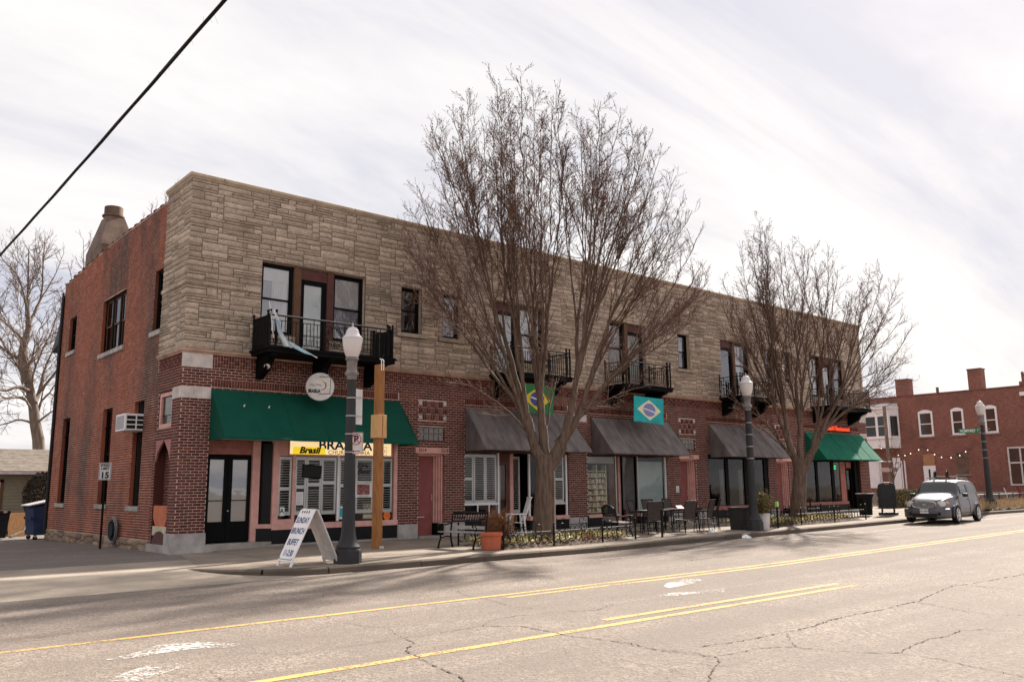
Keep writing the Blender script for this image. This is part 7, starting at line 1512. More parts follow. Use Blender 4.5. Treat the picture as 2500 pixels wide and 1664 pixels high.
# ------------------------------------------------------------------ parked car (retro panel wagon), local: forward +X
car = thing('parked_car', (27.73, -7.25, gr(27.7) + 0.0), 'silver-grey retro wagon with roof rack parked at the kerb', 'car', rz=3.248)
def kf(x, keys):
    xs_ = [k[0] for k in keys]; ys_ = [k[1] for k in keys]; d = np.linspace(-0.16, 0.16, 21); wt = np.cos(d / 0.16 * 1.5)     # smoothed interpolation
    return float((np.interp(x + d, xs_, ys_) * wt).sum() / wt.sum())
KS = dict(ws=[(-2.24, .70), (-2.1, .80), (-1.7, .84), (1.7, .84), (2.0, .78), (2.2, .60), (2.28, .50)], wb=[(-2.24, .66), (-2.0, .76), (-1.5, .80), (0.6, .80), (1.2, .74), (1.8, .64), (2.15, .52), (2.28, .40)],
          wr=[(-2.24, .52), (-2.0, .60), (-1.4, .63), (0.2, .625), (0.8, .64), (1.2, .60), (1.9, .50), (2.28, .36)], zs=[(-2.24, .40), (-2.0, .26), (1.9, .24), (2.28, .34)], zb=[(-2.24, .92), (-1.9, 1.0), (0.5, .99), (1.0, .95), (1.7, .88), (2.1, .80), (2.28, .68)],
          zr=[(-2.24, 1.0), (-2.2, 1.14), (-2.08, 1.42), (-1.9, 1.575), (-1.5, 1.635), (-0.4, 1.655), (0.2, 1.635), (0.42, 1.56), (0.66, 1.34), (0.88, 1.13), (1.1, 1.10), (1.6, 1.04), (2.0, .95), (2.18, .84), (2.28, .72)])
XS = np.concatenate([np.linspace(2.28, 1.9, 8), np.linspace(1.8, 1.0, 12), np.linspace(0.92, 0.1, 16), np.linspace(0.0, -1.6, 18), np.linspace(-1.68, -2.24, 12)])
def cring(x, off=0.0):
    ws_, wb_, wr_, zs_, zb_, zr_ = (kf(x, KS[k]) for k in ('ws', 'wb', 'wr', 'zs', 'zb', 'zr')); zr_ = max(zr_, zb_ + 0.05)
    fl = 0.05 * (math.exp(-((x - 1.33) / 0.36) ** 4) + math.exp(-((x + 1.30) / 0.38) ** 4)); P_ = []
    for k in range(7):                                                             # sill to belt
        f = k / 6; w = (ws_ * (1 - f) + wb_ * f) + 0.03 * math.sin(math.pi * f) + fl * math.sin(math.pi * min(1, f * 1.25)) ** 0.8 * (1 if f < .8 else 0.4); P_.append((x, w - 0.06 * (1 - min(1, f * 6)), zs_ + (zb_ - zs_) * f))
    for k in range(1, 6):                                                          # greenhouse
        f = k / 5; w = (wb_ - 0.03) * (1 - f) + (wr_ + 0.035) * f + 0.035 * math.sin(math.pi * f); P_.append((x, w, zb_ + 0.02 + (zr_ - 0.07 - zb_ - 0.02) * f))
    for k in range(1, 6):
        t_ = math.pi / 2 * k / 5; P_.append((x, (wr_ + 0.035) * math.cos(t_) ** 0.55 if k < 5 else 0.0, zr_ - 0.07 + 0.075 * math.sin(t_)))
    if off: P_ = [(a, b_ + off * min(1, b_ * 4), c_ + off * (1 if i > 11 else 0.2)) for i, (a, b_, c_) in enumerate(P_)]
    return P_
def cgrid(i0, i1, j0, j1, off=0.0, sg=1): return [[(p[0], sg * p[1], p[2]) for p in cring(XS[i], off)[j0:j1 + 1]] for i in range(i0, i1 + 1)]
NJ = len(cring(0)); s_ = MB(); vs = []
for x in XS:
    h = cring(x); vs += h + [(a, -b_, c_) for a, b_, c_ in h[-2::-1]]
nR = 2 * NJ - 1; nS = len(XS)
s_.add(vs, [(i * nR + k, (i + 1) * nR + k, (i + 1) * nR + k + 1, i * nR + k + 1) for i in range(nS - 1) for k in range(nR - 1)] + [tuple(range(nR)), tuple(range((nS - 1) * nR, nS * nR))[::-1]])
bo_ = s_.build('body', MAT['car_paint'], car, smooth=True, angle=75); sb_ = bo_.modifiers.new('s', 'SUBSURF'); sb_.levels = 1; sb_.render_levels = 1
def shell(name, mat, grid, parent=None):
    s_ = MB(); nr, nc = len(grid), len(grid[0]); s_.add([tuple(p) for r_ in grid for p in r_], [(j * nc + i, j * nc + i + 1, (j + 1) * nc + i + 1, (j + 1) * nc + i) for j in range(nr - 1) for i in range(nc - 1)]); return s_.build(name, MAT[mat], parent or car, smooth=True)
iw0, iw1 = int(np.argmin(abs(XS - 0.80))), int(np.argmin(abs(XS - 0.38))); full_w = []
for i in range(iw0, iw1 + 1):
    h = cring(XS[i], 0.008)[9:]; full_w.append(h + [(a, -b_, c_) for a, b_, c_ in h[-2::-1]])
shell('windscreen', 'car_glass', full_w)
for sg in (-1, 1):
    ia, ib, ic = int(np.argmin(abs(XS - 0.42))), int(np.argmin(abs(XS + 0.42))), int(np.argmin(abs(XS + 0.52)))
    shell('side_window', 'car_glass', cgrid(ia, ib, 7, 10, 0.01, sg))
    s_ = MB(); fr_ = [cring(XS[ia], 0.012)[j] for j in range(7, 11)] + [cring(XS[i], 0.012)[10] for i in range(ia, ib)] + [cring(XS[ib], 0.012)[j] for j in range(10, 6, -1)] + [cring(XS[i], 0.012)[7] for i in range(ib, ia, -1)]
    s_.tube([(a, sg * b_, c_) for a, b_, c_ in fr_], 0.012, 5, closed=True); s_.build('window_seal', MAT['car_dark'], car)
    shell('rear_side_panel', 'panel_paint', cgrid(ic, int(np.argmin(abs(XS + 1.78))), 7, 10, 0.008, sg))
    s_ = MB(); s_.tube([(-0.46, sg * (p[1] + 0.004), p[2]) for p in cring(-0.46)[1:8]], 0.006, 4); s_.build('door_seam', MAT['car_dark'], car); s_ = MB(); s_.tube([(0.80, sg * (p[1] + 0.004), p[2]) for p in cring(0.80)[1:8]], 0.006, 4); s_.build('door_seam', MAT['car_dark'], car)
    s_ = MB(); s_.tube([(0.78 - 1.2 * k / 8, sg * (cring(0.78 - 1.2 * k / 8)[1][1] + 0.012), cring(0.78 - 1.2 * k / 8)[1][2]) for k in range(9)], 0.008, 4); s_.build('sill_seam', MAT['car_dark'], car)
    s_ = MB(); s_.tube([(-0.30, sg * 0.835, 0.90), (-0.43, sg * 0.835, 0.90)], 0.018, 6); s_.build('door_handle', MAT['car_paint'], car)
    for cx in (1.33, -1.30):
        s_ = MB(); s_.tube([(cx + 0.385 * math.cos(t_), sg * (0.895 - 0.03 * abs(math.cos(t_))), 0.335 + 0.385 * math.sin(t_)) for t_ in np.linspace(-0.2, math.pi + 0.2, 19)], 0.03, 6); s_.build('arch_lip', MAT['car_paint'], car, smooth=True)
        s_ = MB(); s_.prism([(cx + 0.385 * math.cos(2 * math.pi * k / 28), sg * 0.903, max(0.2, 0.335 + 0.385 * math.sin(2 * math.pi * k / 28))) for k in range(28)], (0, -sg * 0.3, 0)); s_.build('wheel_arch', MAT['plastic_black'], car)
        w = bpy.data.objects.new('wheel', None); link(w, car); w.location = (cx, sg * 0.832, 0.335)
        q = MB(); q.lathe([(0.20, -0.09), (0.31, -0.095), (0.335, -0.06), (0.335, 0.06), (0.31, 0.095), (0.235, 0.08), (0.22, 0.04)], 36); ty = q.build('tyre', MAT['rubber'], w, smooth=True); ty.rotation_euler = (math.pi / 2 * (1 if sg < 0 else -1), 0, 0)
        q = MB(); q.lathe([(0.24, 0.05), (0.24, 0.085), (0.22, 0.096), (0.195, 0.07), (0.195, 0.05)], 36)
        for k in range(5): a_ = 2 * math.pi * k / 5 + 0.3; q.obox((0.125 * math.cos(a_), 0.125 * math.sin(a_), 0.085), (0.19, 0.075, 0.025), Matrix.Rotation(a_, 3, 'Z'))
        q.lathe([(0.06, 0.06), (0.06, 0.10), (0.0, 0.105)], 14); rm_ = q.build('rim', MAT['alu'], w, smooth=True); rm_.rotation_euler = (math.pi / 2 * (1 if sg < 0 else -1), 0, 0)
    s_ = MB(); s_.lathe([(0.0, 0.06), (0.08, 0.045), (0.125, 0.01), (0.13, -0.05)], 22, sx=1.0, sy=1.35); h_ = s_.build('headlight', MAT['lens'], car, smooth=True); h_.location = (2.10, sg * 0.565, 0.745); h_.rotation_euler = (0, math.radians(76), sg * 0.32)
    s_ = MB(); s_.tube([(0.13 * math.cos(2 * math.pi * k / 22), 1.35 * 0.13 * math.sin(2 * math.pi * k / 22), 0.0) for k in range(22)], 0.014, 5, closed=True); h2 = s_.build('headlight_bezel', MAT['car_dark'], car, smooth=True); h2.location = h_.location; h2.rotation_euler = h_.rotation_euler
    s_ = MB(); s_.lathe([(0.0, 0.03), (0.05, 0.022), (0.065, 0.0)], 16, sx=.9, sy=1.2); h_ = s_.build('indicator', MAT['amber'], car, smooth=True); h_.location = (2.01, sg * 0.76, 0.775); h_.rotation_euler = (0, math.radians(70), sg * 0.9)
    s_ = MB(); s_.obox((0.52, sg * 0.98, 1.06), (0.13, 0.2, 0.14), 0); s_.build('mirror', MAT['car_dark'], car, bevel=0.04)
    s_ = MB(); s_.lathe([(0.0, 0.02), (0.06, 0.012), (0.065, 0.0)], 14); h_ = s_.build('fog_lamp', MAT['plastic_black'], car, smooth=True); h_.location = (2.315, sg * 0.52, 0.38); h_.rotation_euler = (0, math.radians(90), 0)
    s_ = MB(); s_.tube([(0.0, sg * 0.53, 1.64), (-0.2, sg * 0.545, 1.70), (-1.5, sg * 0.55, 1.68), (-1.7, sg * 0.54, 1.60)], 0.018, 6); s_.build('roof_rail', MAT['car_dark'], car, smooth=True)
    s_ = MB(); s_.obox((-2.17, sg * 0.70, 0.86), (0.06, 0.14, 0.2), 0); s_.build('tail_light', MAT['red_plastic'], car, bevel=0.02)
s_ = MB(); s_.prism([(2.20, 0.42 * math.cos(2 * math.pi * k / 32), 0.715 + 0.125 * math.copysign(abs(math.sin(2 * math.pi * k / 32)) ** 0.6, math.sin(2 * math.pi * k / 32))) for k in range(32)], (0.095, 0, 0)); s_.build('grille_opening', MAT['car_dark'], car)
for k in range(5): z = 0.63 + 0.043 * k; hw = 0.40 * math.sqrt(max(0.15, 1 - ((z - 0.715) / 0.15) ** 2)); s_ = MB(); s_.box(2.296, 2.315, -hw, hw, z - 0.010, z + 0.010); s_.build('grille_bar', MAT['chrome'], car, bevel=0.003)
s_ = MB(); s_.tube([(2.30, 0.425 * math.cos(2 * math.pi * k / 32), 0.715 + 0.13 * math.copysign(abs(math.sin(2 * math.pi * k / 32)) ** 0.6, math.sin(2 * math.pi * k / 32))) for k in range(32)], 0.012, 6, closed=True); s_.build('grille_surround', MAT['chrome'], car, smooth=True)
s_ = MB(); s_.obox((2.312, 0, 0.715), (0.03, 0.13, 0.05), 0); s_.build('badge', MAT['chrome'], car, bevel=0.008)
s_ = MB(); pts = [(1.98, -0.86), (2.2, -0.74), (2.31, -0.42), (2.34, 0.0), (2.31, 0.42), (2.2, 0.74), (1.98, 0.86)]
s_.prism([(x_, y_, 0.23) for x_, y_ in pts] + [(1.85, 0.7, 0.23), (1.85, -0.7, 0.23)], (0, 0, 0.34)); s_.build('bumper', MAT['car_paint'], car, bevel=0.05)
s_ = MB(); s_.obox((2.325, 0, 0.33), (0.03, 0.9, 0.12), 0); s_.build('air_intake', MAT['plastic_black'], car, bevel=0.02)
plt_ = MB(); plt_.obox((2.35, 0, 0.475), (0.012, 0.31, 0.16), 0); pl_ = plt_.build('number_plate', MAT['paper'], car, bevel=0.004)
put_text('2SD M79', 0.085, MAT['ink'], car, (2.358, 0, 0.475), Matrix(((0, 0, 1), (1, 0, 0), (0, 1, 0))), bold=0.002)
for x_ in (-0.25, -1.15):
    s_ = MB(); s_.tube([(x_, -0.62, 1.72), (x_, -0.2, 1.745), (x_, 0.2, 1.745), (x_, 0.62, 1.72)], 0.016, 6); s_.build('cross_bar', MAT['plastic_black'], car, smooth=True)
for y_ in (-0.28, 0.18):
    s_ = MB(); s_.box(-1.35, -0.02, y_ - 0.05, y_ + 0.05, 1.76, 1.80); s_.build('bike_tray', MAT['plastic_black'], car, bevel=0.01)
    s_ = MB(); s_.tube([(-0.1, y_, 1.79), (-0.12, y_, 1.96), (-0.22, y_, 2.02), (-0.30, y_, 1.94), (-0.28, y_, 1.80)], 0.03, 7); s_.build('tray_clamp', MAT['plastic_black'], car, smooth=True)
s_ = MB(); s_.tube([(0.22, 0.0, 1.58), (0.16, 0.0, 1.66)], 0.008, 5); s_.build('aerial', MAT['rubber'], car)

# ------------------------------------------------------------------ background: far red building
MFB, t, b = newmat('far_brick'); gnode = t.nodes.new('ShaderNodeNewGeometry'); sp3 = t.nodes.new('ShaderNodeSeparateXYZ'); t.links.new(gnode.outputs['Position'], sp3.inputs[0]); cb3 = t.nodes.new('ShaderNodeCombineXYZ')
t.links.new(vmath(t, 'ADD', sp3.outputs[1], sp3.outputs[0]), cb3.inputs[0]); t.links.new(sp3.outputs[2], cb3.inputs[1])
br = nn(t, 'ShaderNodeTexBrick', Scale=1.0); br.inputs['Brick Width'].default_value = 0.215; br.inputs['Row Height'].default_value = 0.075; br.inputs['Mortar Size'].default_value = 0.008
br.inputs['Color1'].default_value = (0.215, 0.066, 0.042, 1); br.inputs['Color2'].default_value = (0.29, 0.092, 0.060, 1); br.inputs['Mortar'].default_value = (0.36, 0.24, 0.20, 1); t.links.new(cb3.outputs[0], br.inputs['Vector'])
fb_ = mixc(t, ramp(t, noise(t, wpos(t, (1, 0.5, 1.6)), 9, 4, 0.7), [(0.35, (0.6, 0.6, 0.6)), (0.6, (0, 0, 0))]), br.outputs['Color'], (0.09, 0.034, 0.028))
c = mixc(t, ramp(t, noise(t, wpos(t), 0.6, 6, 0.65), [(0.46, (0, 0, 0)), (0.70, (0.55, 0.55, 0.55))]), fb_, (0.085, 0.045, 0.04)); t.links.new(c, b.inputs['Base Color']); b.inputs['Roughness'].default_value = 0.9; MAT['far_brick'] = MFB
FB = thing('far_building', (0, 0, 0), 'red brick building beyond the patio with white bay window', 'building'); FX = 55.0
class PX:
    @staticmethod
    def p(u, d, w): return (FX + d, u, w)
def fbox(mat, y0, y1, z0, z1, d0, d1, name, parent=None, bev=0.0):
    s_ = MB(); s_.box(FX + d0, FX + d1, y0, y1, z0, z1); return s_.build(name, MAT[mat], parent or FB, bevel=bev)
fbox('far_brick', -9, 16, 0.0, 7.95, 0.0, 14, 'wall'); fbox('far_stone', -9, 16, 0.0, 1.0, -0.06, 0.02, 'foundation'); fbox('tile', -9.05, 16.05, 7.95, 8.03, -0.05, 0.3, 'parapet_cap')
for y0, y1, z1 in ((6.05, 7.0, 9.2), (0.98, 1.85, 9.42)): fbox('far_brick', y0, y1, 7.9, z1, 0.02, 0.8, 'chimney'); fbox('tile', y0 - .04, y1 + .04, z1, z1 + 0.07, -0.02, 0.84, 'chimney_cap')
fbox('rust', 4.05, 4.2, 7.9, 8.45, 0.3, 0.45, 'vent_pipe'); fbox('tile', -1.9, -1.35, 7.95, 8.3, 0.1, 0.6, 'ornament'); fbox('tile', -1.62, -1.5, 8.3, 8.95, 0.2, 0.4, 'ornament'); fbox('tile', -2.4, -1.5, 8.7, 8.8, 0.25, 0.35, 'ornament'); fbox('white', -3.2, -1.45, 7.3, 7.55, -0.35, 0.0, 'cornice')
def far_window(y0, y1, z0, z1, arch=True):
    s_ = MB(); t_ = 0.12
    s_.box(FX - 0.06, FX + 0.02, y0, y0 + t_, z0, z1); s_.box(FX - 0.06, FX + 0.02, y1 - t_, y1, z0, z1); s_.box(FX - 0.06, FX + 0.02, y0 + t_, y1 - t_, z0, z0 + t_); s_.box(FX - 0.06, FX + 0.02, y0 + t_, y1 - t_, z1 - t_, z1); s_.box(FX - 0.05, FX + 0.02, y0 + t_, y1 - t_, (z0 + z1) / 2 - 0.03, (z0 + z1) / 2 + 0.03)
    if arch: s_.prism([(FX - 0.06, y0 + (y1 - y0) * k / 10, z1 + 0.14 * math.sin(math.pi * k / 10)) for k in range(11)], (0.08, 0, 0))
    w = s_.build('window', MAT['white'], FB)
    for a, c_ in ((z0 + t_, (z0 + z1) / 2 - 0.03), ((z0 + z1) / 2 + 0.03, z1 - t_)):
        q = MB(); q.poly([(FX - 0.015, y0 + t_, a), (FX - 0.015, y1 - t_, a), (FX - 0.015, y1 - t_, c_), (FX - 0.015, y0 + t_, c_)]); q.build('pane', MAT['car_glass'], w)
    fbox('far_stone', y0 - 0.1, y1 + 0.1, z0 - 0.1, z0, -0.1, 0.02, 'sill', w)
for y0, y1 in ((4.48, 5.5), (2.36, 3.2), (0.18, 1.0)): far_window(y0, y1, 4.95, 6.72)
fbox('plywood', 4.62, 5.42, 2.85, 3.68, -0.03, 0.02, 'boarded_panel'); d_ = fbox('white', 4.6, 5.46, 0.9, 2.85, -0.05, 0.02, 'door'); fbox('lamp_grey', 4.98, 5.1, 1.2, 2.6, -0.07, -0.05, 'door_glass', d_)
fbox('brick_old' if False else 'rust', 2.36, 3.11, 2.2, 3.7, -0.015, 0.02, 'blocked_window'); fbox('far_stone', 2.2, 3.25, 2.1, 2.2, -0.08, 0.02, 'sill')
for y0, y1, z0, z1 in ((-0.95, -0.32, 2.95, 3.85), (-0.95, -0.32, 1.5, 2.85), (-1.7, -1.05, 2.95, 3.85), (-1.7, -1.05, 1.5, 2.85)): fbox('car_glass', y0, y1, z0, z1, -0.02, 0.02, 'shop_pane')
for y0, y1, z0, z1 in ((-0.32, -0.22, 1.4, 3.95), (-1.05, -0.95, 1.4, 3.95), (-1.8, -1.7, 1.4, 3.95), (-0.95, -0.32, 2.85, 2.95), (-1.7, -1.05, 2.85, 2.95), (-0.95, -0.32, 3.85, 3.95), (-1.7, -1.05, 3.85, 3.95), (-0.95, -0.32, 1.4, 1.5), (-1.7, -1.05, 1.4, 1.5)): fbox('off_white', y0, y1, z0, z1, -0.06, 0.02, 'shop_frame')
bay = bpy.data.objects.new('bay_window', None); link(bay, FB); bay['label'] = 'white projecting bay window with moulded cornice'
bp_ = [(0, 6.95), (-0.85, 7.35), (-0.85, 9.3), (0, 9.7)]
def bayp(z0, z1, gr_, mat, nm): s_ = MB(); c_ = 8.3; s_.prism([(FX + d * gr_, c_ + (y - c_) * (1 + 0.1 * (gr_ - 1)), z0) for d, y in bp_], (0, 0, z1 - z0)); return s_.build(nm, MAT[mat], bay)
bayp(4.2, 4.95, 0.95, 'white', 'apron'); bayp(4.95, 6.75, 1.0, 'white', 'body'); bayp(6.75, 7.1, 1.03, 'white', 'frieze'); bayp(7.1, 7.25, 1.25, 'white', 'cornice'); bayp(7.25, 7.5, 0.9, 'off_white', 'roof'); bayp(4.9, 5.0, 1.1, 'white', 'sill')
for y0, y1 in ((7.5, 8.15), (8.35, 9.1)):
    for z0, z1 in ((5.1, 5.8), (5.86, 6.55)): s_ = MB(); s_.box(FX - 0.865, FX - 0.84, y0, y1, z0, z1); s_.build('pane', MAT['car_glass'], bay)
s_ = MB(); s_.obox((FX - 0.44, 7.13, 5.83), (0.03, 0.6, 1.45), Matrix.Rotation(math.radians(65), 3, 'Z')); s_.build('pane', MAT['car_glass'], bay)
fbox('white', 8.75, 9.6, 1.3, 3.3, -0.04, 0.02, 'white_shutter'); fbox('off_white', 8.55, 8.72, 0.9, 3.3, -0.06, 0.02, 'post'); fbox('white', 7.1, 7.7, 0.9, 3.5, -0.05, 0.02, 'white_door'); fbox('white', 5.3 + 1.35, 5.3 + 1.42, 0.4, 3.3, -0.3, -0.2, 'post')
# patio: pole, string lights, hedge, bed, fence, chairs
sheet('patio', [36.2, 45, 55, 80], [-6.0, 0, 8, 20], lambda x, y: 0.22, MAT['slab'])
pl = thing('utility_pole', (50, 5.57, 0.2), 'weathered wooden pole before the white bay window', 'pole'); s_ = MB(); s_.tube([(0, 0, 0), (0.0, 0, 6.7)], [0.14, 0.11], 10); s_.build('shaft', MAT['pale_bark'], pl, smooth=True); s_ = MB(); s_.box(-0.16, 0.16, -0.45, 0.45, 2.2, 2.5); s_.build('junction_box', MAT['galv'], pl)
st = thing('string_light_post', (50, 4.7, 0.2), 'thin white post holding the string lights', 'post'); s_ = MB(); s_.tube([(0, 0, 0), (0, 0, 2.9)], 0.04, 8); s_.build('upright', MAT['white'], st); s_ = MB(); s_.tube([(0, 0, 2.88), (-5, 2.6 - 5.2 * 0.0, 2.9)], 0.03, 6); s_.build('beam', MAT['white'], st)
sl = thing('string_lights', (50, 3.0, 3.9), 'string of small white bulbs over the patio', 'string lights'); pts = [(0.0, 3.2 - 6.0 * k / 24 + 0.08 * math.sin(k * 2.3), 0.35 - 0.6 * math.sin(math.pi * ((k % 12) / 12)) - 0.02 * k) for k in range(25)]
s_ = MB(); s_.tube(pts, 0.012, 4); s_.build('wire', MAT['rubber'], sl)
for k in range(1, 24, 2): s_ = MB(); s_.lathe([(0.0, 0.0), (0.03, -0.04), (0.038, -0.07), (0.0, -0.11)], 10, pts[k]); s_.build('bulb', MAT['bulb'], sl, smooth=True)
hd = thing('hedge', (38.3, -0.6, 0.2), 'clipped dull green hedge between the building end and the car', 'hedge'); g = np.random.default_rng(4); n = 9000
fx_ = g.integers(0, 3, n); P = np.stack([g.uniform(-1.9, 1.9, n), g.uniform(-0.4, 0.4, n), g.uniform(0, 1.05, n)], 1); P[fx_ == 0, 1] = -0.4 + g.uniform(-.03, .08, (fx_ == 0).sum()); P[fx_ == 1, 2] = 1.05 + g.uniform(-.08, .03, (fx_ == 1).sum()); P[fx_ == 2, 0] = np.where(g.random((fx_ == 2).sum()) < .5, -1.9, 1.9)
leaf_cloud(P, 0.045, [MAT['hedge_leaf'], MAT['hedge_leaf'], MAT['tan_leaf']], 'foliage', hd, 6); s_ = MB(); s_.box(-1.82, 1.82, -0.32, 0.32, 0, 0.98); s_.build('core', MAT['soil'], hd)
bd = thing('flower_bed', (44, -5.1, 0.2), 'raised bed of dry straw-coloured plants along the kerb beyond the car', 'planting bed'); s_ = MB(); xs_ = np.linspace(-10, 12, 45); ys_ = np.linspace(-0.85, 1.0, 7); vs = [(x_, y_, 0.05 + 0.25 * max(0, 1 - abs(y_ / 1.0) ** 2) + 0.03 * math.sin(x_ * 5)) for y_ in ys_ for x_ in xs_]
s_.add(vs, [(j * 45 + i, j * 45 + i + 1, (j + 1) * 45 + i + 1, (j + 1) * 45 + i) for j in range(6) for i in range(44)]); s_.build('soil', MAT['soil'], bd, smooth=True)
n = 9000; px, py = g.uniform(-9.8, 11.8, n), g.uniform(-0.8, 0.95, n); z = 0.05 + 0.25 * np.clip(1 - py ** 2, 0, 1); A = np.stack([px, py, z], 1); d = g.normal(0, 0.13, (n, 3)); d[:, 2] = np.abs(d[:, 2]) + 0.06; o = bpy.data.objects.new('dry_stalks', seg_mesh('dry_stalks', A, A + d, np.full(n, .012), np.full(n, .006), MAT['hay'])); link(o, bd); o['kind'] = 'stuff'
fn = thing('iron_fence', (39.5, -3.6, 0.25), 'low black iron fence behind the dry flower bed', 'fence'); s_ = MB(); s_.tube([(0, 0, 0.72), (14, 0, 0.72)], 0.02, 6); s_.build('top_rail', MAT['galv'], fn); s_ = MB(); s_.tube([(0, 0, 0.12), (14, 0, 0.12)], 0.016, 6); s_.build('bottom_rail', MAT['iron'], fn)
for k in range(8): s_ = MB(); s_.tube([(2 * k, 0, 0), (2 * k, 0, 0.8)], 0.024, 6); s_.build('post', MAT['iron'], fn)
s_ = MB()
for k in range(115): s_.tube([(0.12 * k + 0.06, 0, 0.12), (0.12 * k + 0.06, 0, 0.72)], 0.008, 4)
o = s_.build('balusters', MAT['iron'], fn); o['kind'] = 'stuff'
for x, y, m_, lb in ((46.9, -3.0, 'white', 'white mesh patio chair on the far patio'), (48.7, -3.1, 'red_plastic', 'red patio chair on the far patio')):
    c = copy_tree(pc0); c.name = 'garden_chair'; c.location = (x, y, 0.3); c.rotation_euler = (0, 0, math.radians(30)); c['label'] = lb; c['group'] = 'chairs on the far patio'
    for ch in c.children:
        if ch.name.split('.')[0] in ('seat', 'backrest', 'armrest', 'seat_frame'): ch.data = ch.data.copy(); ch.data.materials[0] = MAT[m_]

# ------------------------------------------------------------------ background: garage, bins
ga = thing('garage', (0.6, 20.0, 0), 'low tan-sided garage with shingled roof at the end of the alley', 'building')
s_ = MB(); s_.box(-9, 4.4, 0.03, 6, 0, 2.6); s_.build('wall', MAT['siding'], ga)
for k in range(18): s_ = MB(); z = 0.1 + 0.138 * k; s_.prism([(-9, 0.028, z), (-9, -0.012, z), (-9, 0.02, z + 0.136)], (13.4, 0, 0)); s_.build('siding_board', MAT['siding'], ga)
s_ = MB(); s_.prism([(-9.3, -0.35, 2.40), (-9.3, 3.0, 3.48), (-9.3, 6.35, 2.40), (-9.3, 6.35, 2.50), (-9.3, 3.0, 3.60), (-9.3, -0.35, 2.50)], (14, 0, 0)); s_.build('roof', MAT['shingle'], ga); s_ = MB(); s_.box(-9.3, 4.7, -0.40, -0.33, 2.38, 2.49); s_.build('gutter', MAT['off_white'], ga)
for k in range(14): s_ = MB(); f_ = k / 14; s_.prism([(-9.3, -0.33 + 3.3 * f_, 2.512 + 1.09 * f_), (-9.3, -0.33 + 3.3 * f_ + .235, 2.512 + 1.09 * f_ + .078), (-9.3, -0.33 + 3.3 * f_ + .235, 2.518 + 1.09 * f_ + .078), (-9.3, -0.33 + 3.3 * f_, 2.527 + 1.09 * f_)], (14, 0, 0)); s_.build('shingle_course', MAT['shingle'], ga)
s_ = MB(); s_.box(-2.3, -1.2, -0.03, 0.02, 0.1, 2.05); dr = s_.build('door', MAT['white'], ga); s_ = MB(); s_.box(-1.2, -1.08, -0.05, 0.02, 0.1, 2.15); s_.box(-2.42, -2.3, -0.05, 0.02, 0.1, 2.15); s_.box(-2.42, -1.08, -0.05, 0.02, 2.05, 2.17); s_.build('door_frame', MAT['brown'], ga)
du = thing('dumpster', (-0.10, 14.15, -0.15), 'dark blue wheeled dumpster against the back of the side wall', 'dumpster')
s_ = MB(); s_.prism([(-0.38, -0.5, 0.18), (-0.46, -0.5, 1.18), (0.62, -0.5, 1.42), (0.62, -0.5, 0.18)], (0, 1.3, 0)); s_.build('body', MAT['dumpster'], du, bevel=0.02)
s_ = MB(); s_.prism([(-0.62, -0.56, 1.24), (-0.62, -0.56, 1.28), (0.66, -0.56, 1.56), (0.66, -0.56, 1.50)], (0, 1.42, 0)); s_.build('lid', MAT['blind'], du, bevel=0.01)
for x, y in ((-0.3, -0.4), (0.5, -0.4), (-0.3, 0.7), (0.5, 0.7)):
    w = bpy.data.objects.new('caster', None); link(w, du); w.location = (x, y, 0.08); q = MB(); q.lathe([(0.08, -0.025), (0.08, 0.025)], 14); c_ = q.build('caster_wheel', MAT['rubber'], w); c_.rotation_euler = (math.pi / 2, 0, 0); q = MB(); q.box(-0.04, 0.04, -0.035, 0.035, 0.02, 0.11); q.build('fork', MAT['galv'], w)
s_ = MB(); s_.box(-0.5, -0.44, -0.45, 0.75, 0.75, 0.85); s_.build('lift_pocket', MAT['dumpster'], du)
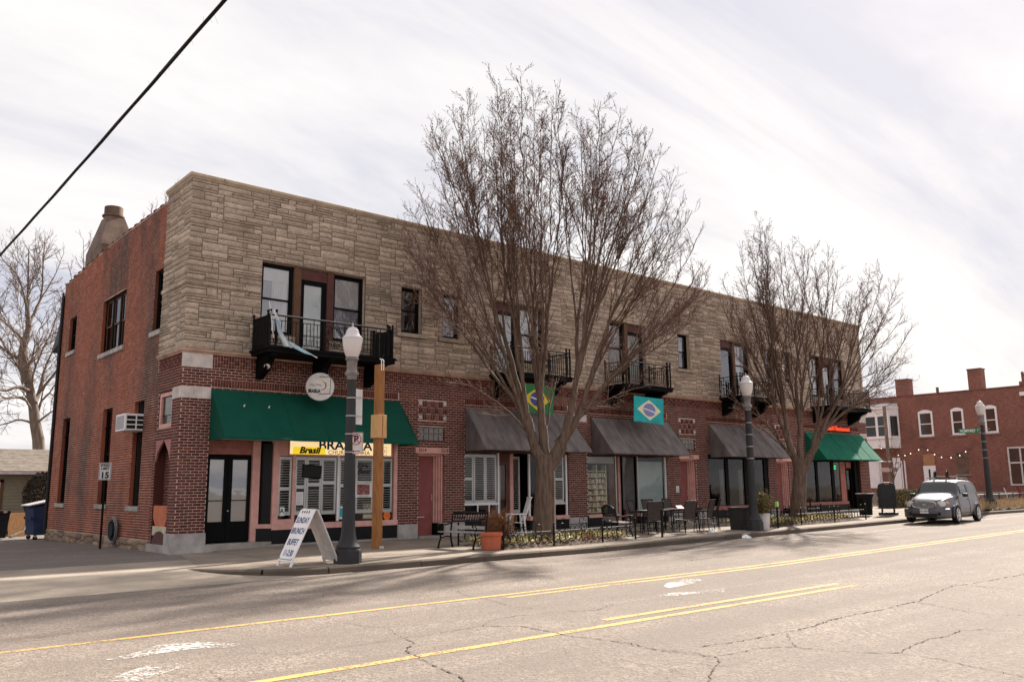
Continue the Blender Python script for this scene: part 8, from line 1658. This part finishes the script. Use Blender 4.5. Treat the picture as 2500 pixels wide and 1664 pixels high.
s_ = MB(); s_.tube([(0.16 + 0.07 * math.cos(2 * math.pi * k / 16), -0.51, 0.85 + 0.07 * math.sin(2 * math.pi * k / 16)) for k in range(13)], 0.008, 5); s_.build('recycling_mark', MAT['off_white'], du)
bn = thing('wheelie_bin', (-1.35, 15.6, -0.15), 'black rubbish bin at the end of the alley', 'bin'); s_ = MB(); frus(s_, 0.28, 0.26, 0.05, 0.95, 0.36, 0.34); s_.build('body', MAT['plastic_black'], bn, bevel=0.02); s_ = MB(); s_.box(-0.38, 0.38, -0.38, 0.36, 0.95, 1.08); s_.build('lid', MAT['plastic_black'], bn, bevel=0.03); s_ = MB(); s_.box(0.12, 0.24, -0.385, -0.38, 0.99, 1.06); s_.build('label', MAT['pink'], bn)
cbx = thing('cardboard_sheet', (-0.35, 17.2, -0.15), 'brown cardboard leaning by the garage wall', 'cardboard'); s_ = MB(); s_.prism([(-0.3, 0.0, 0.0), (0.3, 0.0, 0.0), (0.28, 0.25, 0.95), (-0.3, 0.25, 0.95)], (0, 0.03, 0)); s_.build('sheet', MAT['wood_box'], cbx)
dw = thing('driftwood_board', (-0.2, 16.6, -0.15), 'loose pale plank lying beside the dumpster', 'plank'); s_ = MB(); s_.tube([(-0.55, -0.3, 0.04), (-0.1, 0.0, 0.2), (0.2, 0.3, 0.55)], 0.05, 6); s_.build('board', MAT['pale_bark'], dw)
bsh = thing('evergreen_bush', (0.75, 18.6, 0), 'round dark bush beside the garage wall behind the dumpster', 'bush'); g = np.random.default_rng(9); d = g.normal(size=(6000, 3)); d /= np.linalg.norm(d, axis=1, keepdims=True); P = d * np.array([0.75, 0.7, 1.05]) * g.uniform(.75, 1, (6000, 1)) + np.array([0, 0, 1.45]); MAT['bush_leaf'] = M('bush_leaf', (0.045, 0.035, 0.025), 0.9, 0.5, 9); leaf_cloud(P, 0.05, MAT['bush_leaf'], 'foliage', bsh, 7); s_ = MB(); s_.tube([(0, 0, 0), (0, 0, 1.2)], 0.06, 6); s_.build('stem', MAT['branch'], bsh)
